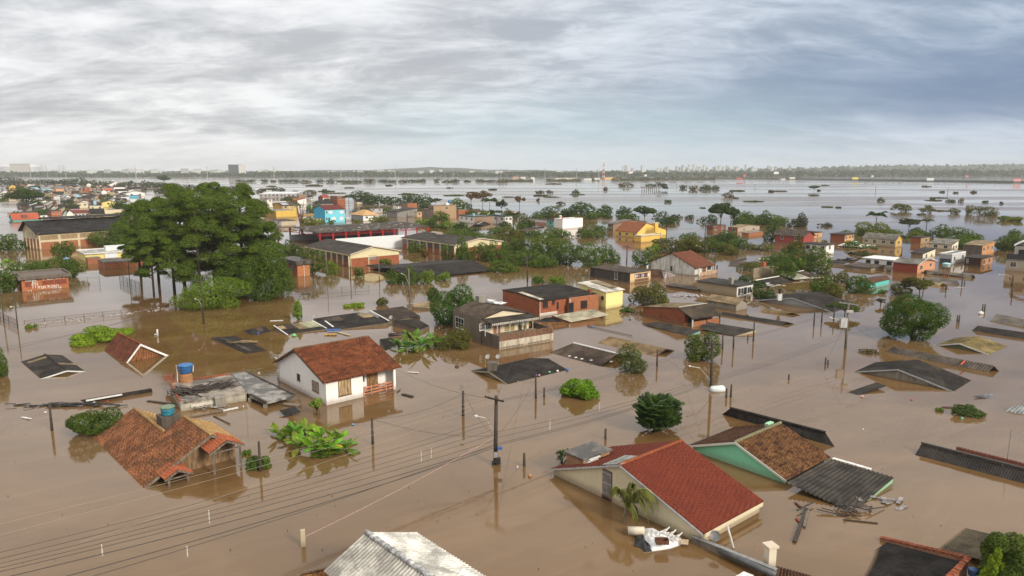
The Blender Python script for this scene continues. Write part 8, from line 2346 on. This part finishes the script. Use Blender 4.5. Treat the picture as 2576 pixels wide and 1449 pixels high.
solo('white_flashing', fl, plain((.5, .52, .52), .5), 'grey white gable flashing on top of the patched roofs', 'flashing')
dish(z6(1035, 255), 11, 'small dish at the left of the patched roofs', z=.75); dish(z6(1998, 268), 11, 'small dish at the right of the patched roofs', z=.7)
# ------------------------------------------------------------------ floating and heaped rubbish
def plank(px0, px1, label, col=DARKWOOD, w=.14, z=.06, name='floating_plank', cat='plank', group='planks adrift'):
 solo(name, MB().bar(G(px0, z), G(px1, z + .03), w, .07), col, label, cat, group)
lit = plain((.66, .65, .62), .6)
for i, (p0, p1, w, m_, lab) in enumerate(((z6(462, 268), z6(628, 262), .34, lit, 'white board floating left of the slender papaya tree'), (z6(1330, 412), z6(1470, 450), .5, P_CR, 'tilted cream sheet behind the white house ridge'), (b0(218, 1252), b0(305, 1268), .2, lit, 'short white board beside the leaning black post'), (z5(1205, 710), z5(1430, 662), .35, lit, 'white board in front of the flat roof annex'),
          (z5(1060, 785), z5(1310, 905), .07, DARKWOOD, 'thin dark stick adrift before the flat roof annex'), (z5(720, 800), z5(1180, 715), .25, GREYWOOD, 'row of grey boards along the flat roof front'), (c3(385, 772), c3(262, 1105), .25, DARKWOOD, 'long dark beam drifting right of the red roof'), (c3(400, 790), c3(362, 955), .18, GREYWOOD, 'grey beam beside the long dark beam'),
          (c3(275, 710), c3(330, 758), .16, wood((.14, .05, .04)), 'short reddish plank above the long dark beam'), (c3(285, 870), c3(315, 902), .16, wood((.25, .04, .03)), 'tiny red plank left of the long dark beam'), (b1(1465, 1020), b1(1570, 1045), .38, BLACK, 'black branch adrift right of the white house'), (b1(1520, 800), b1(1625, 806), .25, lit, 'white and brown scrap adrift right of the white house'),
          (b1(1410, 1000), b1(1445, 975), .08, DARKWOOD, 'small dark twigs beside the veranda pillar'), (z5(80, 560), z5(480, 610), .3, DARKWOOD, 'black beam end left of the flat roof'), (z10(1370, 1088), z10(1560, 1098), .2, lit, 'white board across the tall thin pole at the right'), (b3(1745, 1150), b3(1842, 1150), .25, wood((.10, .06, .05)), 'dark slat floating left of the small dark bush'),
          (a1(460, 1415), a1(550, 1410), .3, DARKWOOD, 'dark board by the leaning fence posts'), (z11(490, 490), z11(620, 500), .4, DARKWOOD, 'dark beam adrift between the backboards'))):
 plank(p0, p1, lab, m_, w)
for i, (px, w, h_, c_, lab) in enumerate(((b2(552, 785), 9, 7, (.03, .12, .42), 'blue jerrycan at the right corner of the charcoal drowned roof'), (b2(375, 808), 7, 5, (.15, .5, .28), 'green canister on the edge of the charcoal drowned roof'), (b2(455, 796), 7, 5, (.7, .7, .68), 'white bag on the edge of the charcoal drowned roof'), (b2(242, 842), 7, 6, (.05, .07, .2), 'navy canister by the black pole'), (b2(272, 840), 6, 6, (.6, .28, .28), 'pink canister by the black pole'), (b2(62, 900), 4, 3, (.5, .36, .2), 'tan ball adrift below the charcoal drowned roof'),
                                     (b3(943, 1052), 9, 6, (.6, .36, .36), 'pink white bundle by the curved dark sheet'), (b3(1434, 1080), 7, 3, (.4, .03, .04), 'red rag adrift below the concrete gable'), (b3(950, 1378), 4, 4, (.72, .68, .6), 'pale jug adrift above the mint green house'), (b3(1940, 1272), 8, 7, (.16, .42, .34), 'teal drum beside the small dark bush'), (b1(970, 1330), 9, 5, (.10, .26, .42), 'blue bag adrift behind the banana plants'), (b0(1560, 440 - 8), 9, 5, (.62, .64, .66), 'white bag at the end of the bright green tangle'),
                                     (z6(312, 432), 7, 5, (.04, .08, .42), 'blue box on the small black roof'), (z6(765, 462), 13, 8, (.16, .48, .18), 'green crate floating before the patched roofs'), (z5(1742, 155), 6, 4, (.7, .7, .68), 'white scrap behind the flat roof annex'), (z5(1510, 650), 4, 3, (.7, .7, .68), 'white lump under the flat roof annex'), (b0(945, 1115), 11, 5, (.7, .7, .7), 'white box on the debris raft'), (b0(1078, 1100), 9, 4, (.32, .05, .04), 'dark red box on the debris raft'), (b0(455, 1208), 7, 4, (.68, .68, .68), 'white bag at the left of the debris raft'),
                                     (c2(55, 370), 5, 8, (.55, .56, .6), 'white canister beside the short meter post'), (c2(178, 455), 9, 9, (.42, .2, .08), 'orange bundle at the foot of the short meter post'), (b1(2010, 750), 12, 6, (.10, .05, .04), 'dark wooden box adrift before the balcony house'), (a0(668, 1080), 16, 9, (.14, .26, .45), 'blue plastic sheet adrift before the yellow building'), (b2(1180, 278), 7, 2.5, BLACK and (.03, .03, .03), 'black scrap adrift beside the yellow reflection'), (b2(800, 348), 9, 4, (.06, .16, .36), 'blue scrap on the floating rope'))):
 blob(px, w, h_, lab, c_, 'floating rubbish', 'floating_object', i, rough=.5, group='rubbish adrift')
mb = MB(); q0 = G(z6(1180, 412))
for f in (0, .5, 1): mb.bar(q0 + Vector((0, .8 * f, .25)), q0 + Vector((1.9, .1 + .8 * f, .25)), .09)
for f in (0, .5, 1): mb.bar(q0 + Vector((1.9 * f, 0, .3)), q0 + Vector((1.9 * f, .9, .3)), .09); mb.bar(q0 + Vector((1.9 * f, 0, .3)), q0 + Vector((1.9 * f, 0, -.3)), .08)
solo('blue_bench', mb, plain((.05, .14, .42), .5), 'blue slatted bench floating upside down behind the white house', 'bench')
mb = MB(); q0 = G(z6(1150, 455))
for f in (0, .33, .66, 1): mb.bar(q0 + Vector((0, .6 * f, .12)), q0 + Vector((1.7, .05 + .6 * f, .14)), .13)
mb.bar(q0 + Vector((.3, 0, .06)), q0 + Vector((.3, .65, .06)), .1); mb.bar(q0 + Vector((1.4, 0, .06)), q0 + Vector((1.4, .65, .06)), .1)
solo('floating_pallet', mb, wood((.45, .30, .10)), 'yellow orange slatted pallet floating behind the white house', 'pallet')
lumber('lumber_pile', 'tangle of dark broken boards below the corrugated lean-to', G(c3(800, 815)), 17, (.85, .42), np.random.RandomState(8), .05, (.8, 2.2), None, DARKWOOD, .35, .10)
lumber('board_pile', 'loose tan boards on the submerged row of sheets', G(z6(60, 540), .3), 9, (.9, .3), np.random.RandomState(9), .28, (1.2, 2.6), .2, N_TAN, .12, .3)
lumber('scrap_pile', 'scraps and painted panels below the mint green wall end', G(c3(1130, 690)), 9, (.6, .5), np.random.RandomState(12), .03, (.5, 1.4), None, plain((.30, .27, .26), .7, 0, .6), .12, .3)
lumber('scrap_pile', 'rubbish washed up along the front of the flat roof', G(z5(960, 670)), 26, (1.4, .45), np.random.RandomState(13), .03, (.3, 1.0), None, plain((.40, .38, .36), .7, 0, .8), .3, .22)
lumber('debris_raft', 'long raft of black branches and wreckage at the left', G(b0(700, 1140)), 70, (2.6, .22), np.random.RandomState(14), .03, (.5, 1.6), .28, BLACK, .25, .13)
lumber('scrap_pile', 'white rubbish heaped between the beige house and the black roof', G(z9(600, 1035)), 26, (1.8, .5), np.random.RandomState(15), .05, (.4, 1.5), None, plain((.6, .58, .56), .6, 0, .5), .7, .5)
lumber('scrap_pile', 'row of white rubbish along the dirty wall left of the beige house', G(z13(880, 575)), 22, (2.2, .4), np.random.RandomState(16), .05, (.3, .9), None, plain((.56, .5, .5), .6, 0, .6), .3, .35)
lumber('scrap_pile', 'white rubbish at the edge of the white-edged patched roof', G(z9(1330, 910)), 16, (1.9, .3), np.random.RandomState(18), .05, (.4, 1.0), None, lit, .5, .4)
sheet_roof('floating_roof', 'long dark floating roof strip with a white board, left of the flat roof', b0(800, 1080), b0(1515, 962), b0(1525, 995), b0(850, 1108), .42, .02, F_DARK, back=False)
solo('white_board', MB().bar(G(b0(860, 1088), .35), G(b0(1222, 1025), .42), .42, .07), lit, 'white board lying on the long dark floating roof strip', 'board')
solo('corrugated_scrap', MB().corr(G(b1(225, 1185), .35), G(b1(395, 1145), .45), G(b1(450, 1200), .15), G(b1(290, 1250), .05), .26, .05, 1), fibro((.04, .036, .034), bumpy=False), 'black corrugated scrap behind the banana plants', 'sheet')
solo('grey_panel', MB().slab([G(b1(285, 1105), .4), G(b1(455, 1120), .4), G(b1(420, 1142), .25), G(b1(265, 1125), .25)], .05), GREYWOOD, 'pale grey panel above the black corrugated scrap', 'panel')
# heap beside the cream gable: white cloth, black plastic, roll, open drawer, cardboard
rgh = np.random.RandomState(6)
def rag(pts, z, hgt, mat, label, name, seed):
 rg = np.random.RandomState(seed); P = [G(q, z) for q in pts]
 c = sum(P, Vector()) / len(P); N = 7; mb = MB(); grid = []
 for j in range(N + 1):
  t = j / N; row = []
  for p in P + [P[0]]:
   q = p.lerp(c, t); row.append(Vector((q.x, q.y, z + hgt * (1 - (1 - t) ** 2) * rg.uniform(.35, 1.1) + .02)))
  row[-1] = row[0].copy(); grid.append(row)
 mb.face(*[Vector((p.x, p.y, -.1)) for p in P])
 for k in range(len(P)):
  for j in range(N): mb.face(grid[j][k], grid[j][k + 1], grid[j + 1][k + 1], grid[j + 1][k])
  mb.face(Vector((P[k].x, P[k].y, -.1)), Vector((P[(k + 1) % len(P)].x, P[(k + 1) % len(P)].y, -.1)), grid[0][k + 1], grid[0][k])
 return solo(name, mb, mat, label, 'rubbish', 'floating rubbish heap by the cream gable')
rag([c2(*q) for q in ((1320, 975), (1400, 972), (1450, 1010), (1530, 1050), (1600, 1040), (1690, 1080), (1690, 1130), (1590, 1165), (1480, 1185), (1400, 1195), (1340, 1120), (1310, 1060))], .05, .55, plain((.80, .79, .78), .6, 0, .1), 'large crumpled white cloth in the floating heap', 'white_cloth', 3)
rag([c2(*q) for q in ((1240, 1045), (1310, 1030), (1335, 1110), (1395, 1165), (1395, 1200), (1330, 1210), (1290, 1165), (1225, 1150), (1228, 1100))], .03, .4, plain((.02, .02, .022), .3), 'black plastic sheet in the floating heap', 'black_plastic', 4)
a_, b_ = G(c2(1160, 998), .28), G(c2(1325, 1002), .30)
solo('cloth_roll', MB().tube([a_, b_], .30, 12), paint((.62, .56, .46), .3), 'cream roll at the left end of the floating heap', 'roll', 'floating rubbish heap by the cream gable', True)
d0 = G(c2(1500, 1115), .5); dw = MB()
for (o_, s_) in (((0, 0, 0), (.8, .5, .04)), ((0, .24, .12), (.8, .04, .24)), ((0, -.24, .12), (.8, .04, .24)), ((.4, 0, .12), (.04, .5, .24)), ((-.4, 0, .12), (.04, .5, .24))):
 dw.box(d0 + Vector(o_), *s_)
solo('wooden_drawer', dw, wood((.13, .05, .025)), 'open brown wooden drawer on the white cloth', 'drawer', 'floating rubbish heap by the cream gable')
solo('cardboard', MB().slab([G(c2(1688, 1078), .25), G(c2(1768, 1085), .25), G(c2(1762, 1132), .2), G(c2(1685, 1125), .2)], .05), plain((.50, .38, .26), .8), 'tan square panel at the right end of the floating heap', 'panel', 'floating rubbish heap by the cream gable')
fr_ = MB()
for i in range(6):
 q = G(c2(1480 + 32 * i, 1010 + 14 * i), .55); fr_.bar(q, q + Vector((.5, .4, .25 * (i % 2))), .06)
fr_.bar(G(c2(1440, 1000), .6), G(c2(1690, 1075), .5), .07); fr_.bar(G(c2(1450, 1040), .6), G(c2(1680, 1105), .4), .07)
solo('white_crib_frame', fr_, lit, 'broken white slatted frame on the floating heap', 'frame', 'floating rubbish heap by the cream gable')
p = G(c2(2165, 1165)); solo('white_pipe', MB().tube([p + Vector((.35, 0, -.1)), p + Vector((.05, 0, .9)), p + Vector((-.12, .1, 1.5))], .07, 8), PVC, 'bent white pipe rising right of the grey satellite dish', 'pipe')
p = G(c3(2395, 275), .4); solo('tv_pole', MB().tube([p, p + Vector((.05, 0, 2.6))], .03, 5), STEEL, 'thin antenna rod on the long dark wall at the right', 'antenna')
def tv(px, z, s, label):
 p = G(px, z); mb = MB().tube([p, p + Vector((0, 0, 1.6 * s))], .025, 5)
 mb.bar(p + Vector((-.9 * s, -.2, 1.3 * s)), p + Vector((.9 * s, .3, 1.55 * s)), .03)
 for i in range(7): mb.bar(p + Vector((-.9 * s + .27 * s * i, -.5, 1.3 * s + .04 * i)), p + Vector((-.9 * s + .27 * s * i, .6, 1.3 * s + .04 * i)), .018)
 solo('roof_antenna', mb, STEEL, label, 'antenna', 'television antennas')
tv(z5(1545, 540), .6, 2.1, 'tall thin antenna on the flat roof annex'); tv(b2(190, 715), .3, 1.3, 'rod antenna on the charcoal drowned roof'); tv(c2(800, 215), 4.0, .5, 'little antenna on the lid of the brick box')
# flecks of rubbish at the fence, dark flecks added for ripple marks elsewhere
rgl = np.random.RandomState(44); lt = MB()
def fleck(px, s):
 p = G(px, .02); a = rgl.uniform(0, 6.28); d = Vector((math.cos(a), math.sin(a), 0)) * s; e = Vector((-d.y, d.x, 0)) * rgl.uniform(.3, .8)
 lt.prism([p, p + d, p + d + e, p + e], [p + Vector((0, 0, .06)), p + d + Vector((0, 0, .05)), p + d + e + Vector((0, 0, .07)), p + e + Vector((0, 0, .05))])
for i in range(130):
 t = rgl.rand(); fleck((62 + 373 * t + rgl.normal() * 2, 817 - 42 * t + rgl.normal() * 2.2), rgl.uniform(.1, .45))
solo('floating_litter', lt, plain((.55, .53, .50), .7, 0, .6), 'line of white litter along the mesh fence', 'litter', None, False, 'stuff')
lt = MB()
for i in range(190):
 fleck((rgl.uniform(0, 2576), rgl.uniform(700, 1449) if i < 330 else rgl.uniform(560, 700)), rgl.uniform(.02, .06))
solo('ripple_flecks', lt, plain((.10, .08, .06), .8, 0, .7), 'small dark flecks added as ripple marks over the whole flood', 'litter', None, False, 'stuff')
cable(b2(760, 340), .12, b2(1205, 438), .12, 'dark floating rope trailing from the blue scrap', 0, .05, WIRE, None)
# ------------------------------------------------------------------ air
hz = MB().boxv((-6600, -150, -1), (13200, 0, 0), (0, 7100, 0), (0, 0, 101))
ho = link('haze', hz, None); ho['kind'] = 'stuff'; ho['label'] = 'pale humid air over the flooded plain'
hm = bpy.data.materials.new('haze_air'); hm.use_nodes = True
k = NT(hm.node_tree); k.n.clear()
pv = k.new('ShaderNodeVolumePrincipled'); k.put(pv.inputs['Color'], (.90, .94, .98)); pv.inputs['Density'].default_value = .00010
om = k.new('ShaderNodeOutputMaterial'); k.put(om.inputs['Volume'], pv.outputs[0])
ho.data.materials.append(hm)
# ------------------------------------------------------------------ which one is it: labels by look, neighbour and rank
MARKS = [('the pine grove', 530, 640), ('the white house', 845, 930), ('the red roof', 1650, 1230), ('the orange tiled house', 420, 1130), ('the balcony house', 1265, 820), ('the red brick house', 1395, 755), ('the bright yellow house', 1515, 735), ('the sky blue house', 835, 535), ('the warehouse', 190, 585),
         ('the graffiti hut', 107, 705), ('the nearer school block', 890, 640), ('the farther school block', 1130, 615), ('the open shed', 880, 578), ('the orange yellow house', 1610, 580), ('the mango tree', 2292, 800), ('the central pole', 1246, 1080), ('the streaked gable house', 1710, 665), ('the laundry house', 1560, 685),
         ('the brown block', 1130, 530), ('the radio mast', 1518, 440), ('the dark office block', 590, 425), ('the blinding white building', 1435, 560), ('the beige house', 1800, 715), ('the modern grey house', 2395, 655), ('the tall cream house', 240, 530), ('the bamboo fans', 2400, 525), ('the big spreading tree', 68, 500),
         ('the brick tower house', 217, 480), ('the apartment row', 690, 490), ('the pergola', 1636, 476), ('the yellow far house', 30, 475), ('the terrace house', 2540, 650), ('the broad leafy tree', 2035, 660), ('the highway', 2200, 455), ('the salmon far house', 145, 478), ('the white far gable', 340, 487)]
def rel(px):
 best = min(MARKS, key=lambda m: (m[1] - px[0]) ** 2 + ((m[2] - px[1]) * 2.2) ** 2)
 dx, dy = px[0] - best[1], px[1] - best[2]
 if abs(dx) > abs(dy) * 2.0: w = 'left of' if dx < 0 else 'right of'
 else: w = 'behind' if dy < 0 else 'in front of'
 return w + ' ' + best[0]
ORD = ['first', 'second', 'third', 'fourth', 'fifth', 'sixth', 'seventh', 'eighth', 'ninth', 'tenth', 'eleventh', 'twelfth', '13th', '14th', '15th', '16th', '17th', '18th', '19th', '20th']
by = {}
for root, px in HOUSES + TREES:
 if not root.get('label'):
  dd = root.get('desc') or root.name
  by.setdefault(dd if len(dd.split()) > 8 else dd + ' ' + rel(px), []).append((px[0], px[1], root))
for lab, lst in by.items():
 lst.sort(key=lambda q: q[0])
 for i, (_, _, root) in enumerate(lst):
  lb = lab.replace(' in front of ', ' before ') if len(lab.split()) > 11 else lab
  if len(lst) == 1: root['label'] = lab
  elif len(lst) == 2: root['label'] = ('left one of two: ', 'right one of two: ')[i] + lb
  elif len(lst) == 3: root['label'] = ('leftmost of three: ', 'middle one of three: ', 'rightmost of three: ')[i] + lb
  else: root['label'] = lb + ', ' + ORD[min(i, 19)] + ' from left'
cnt = {}
for o in bpy.data.objects:
 if 'desc' in o: del o['desc']
 if o.get('group') is None and 'group' in o: del o['group']
 if o.get('label') and len(o['label'].split()) > 16: print('LONG', o['label'])
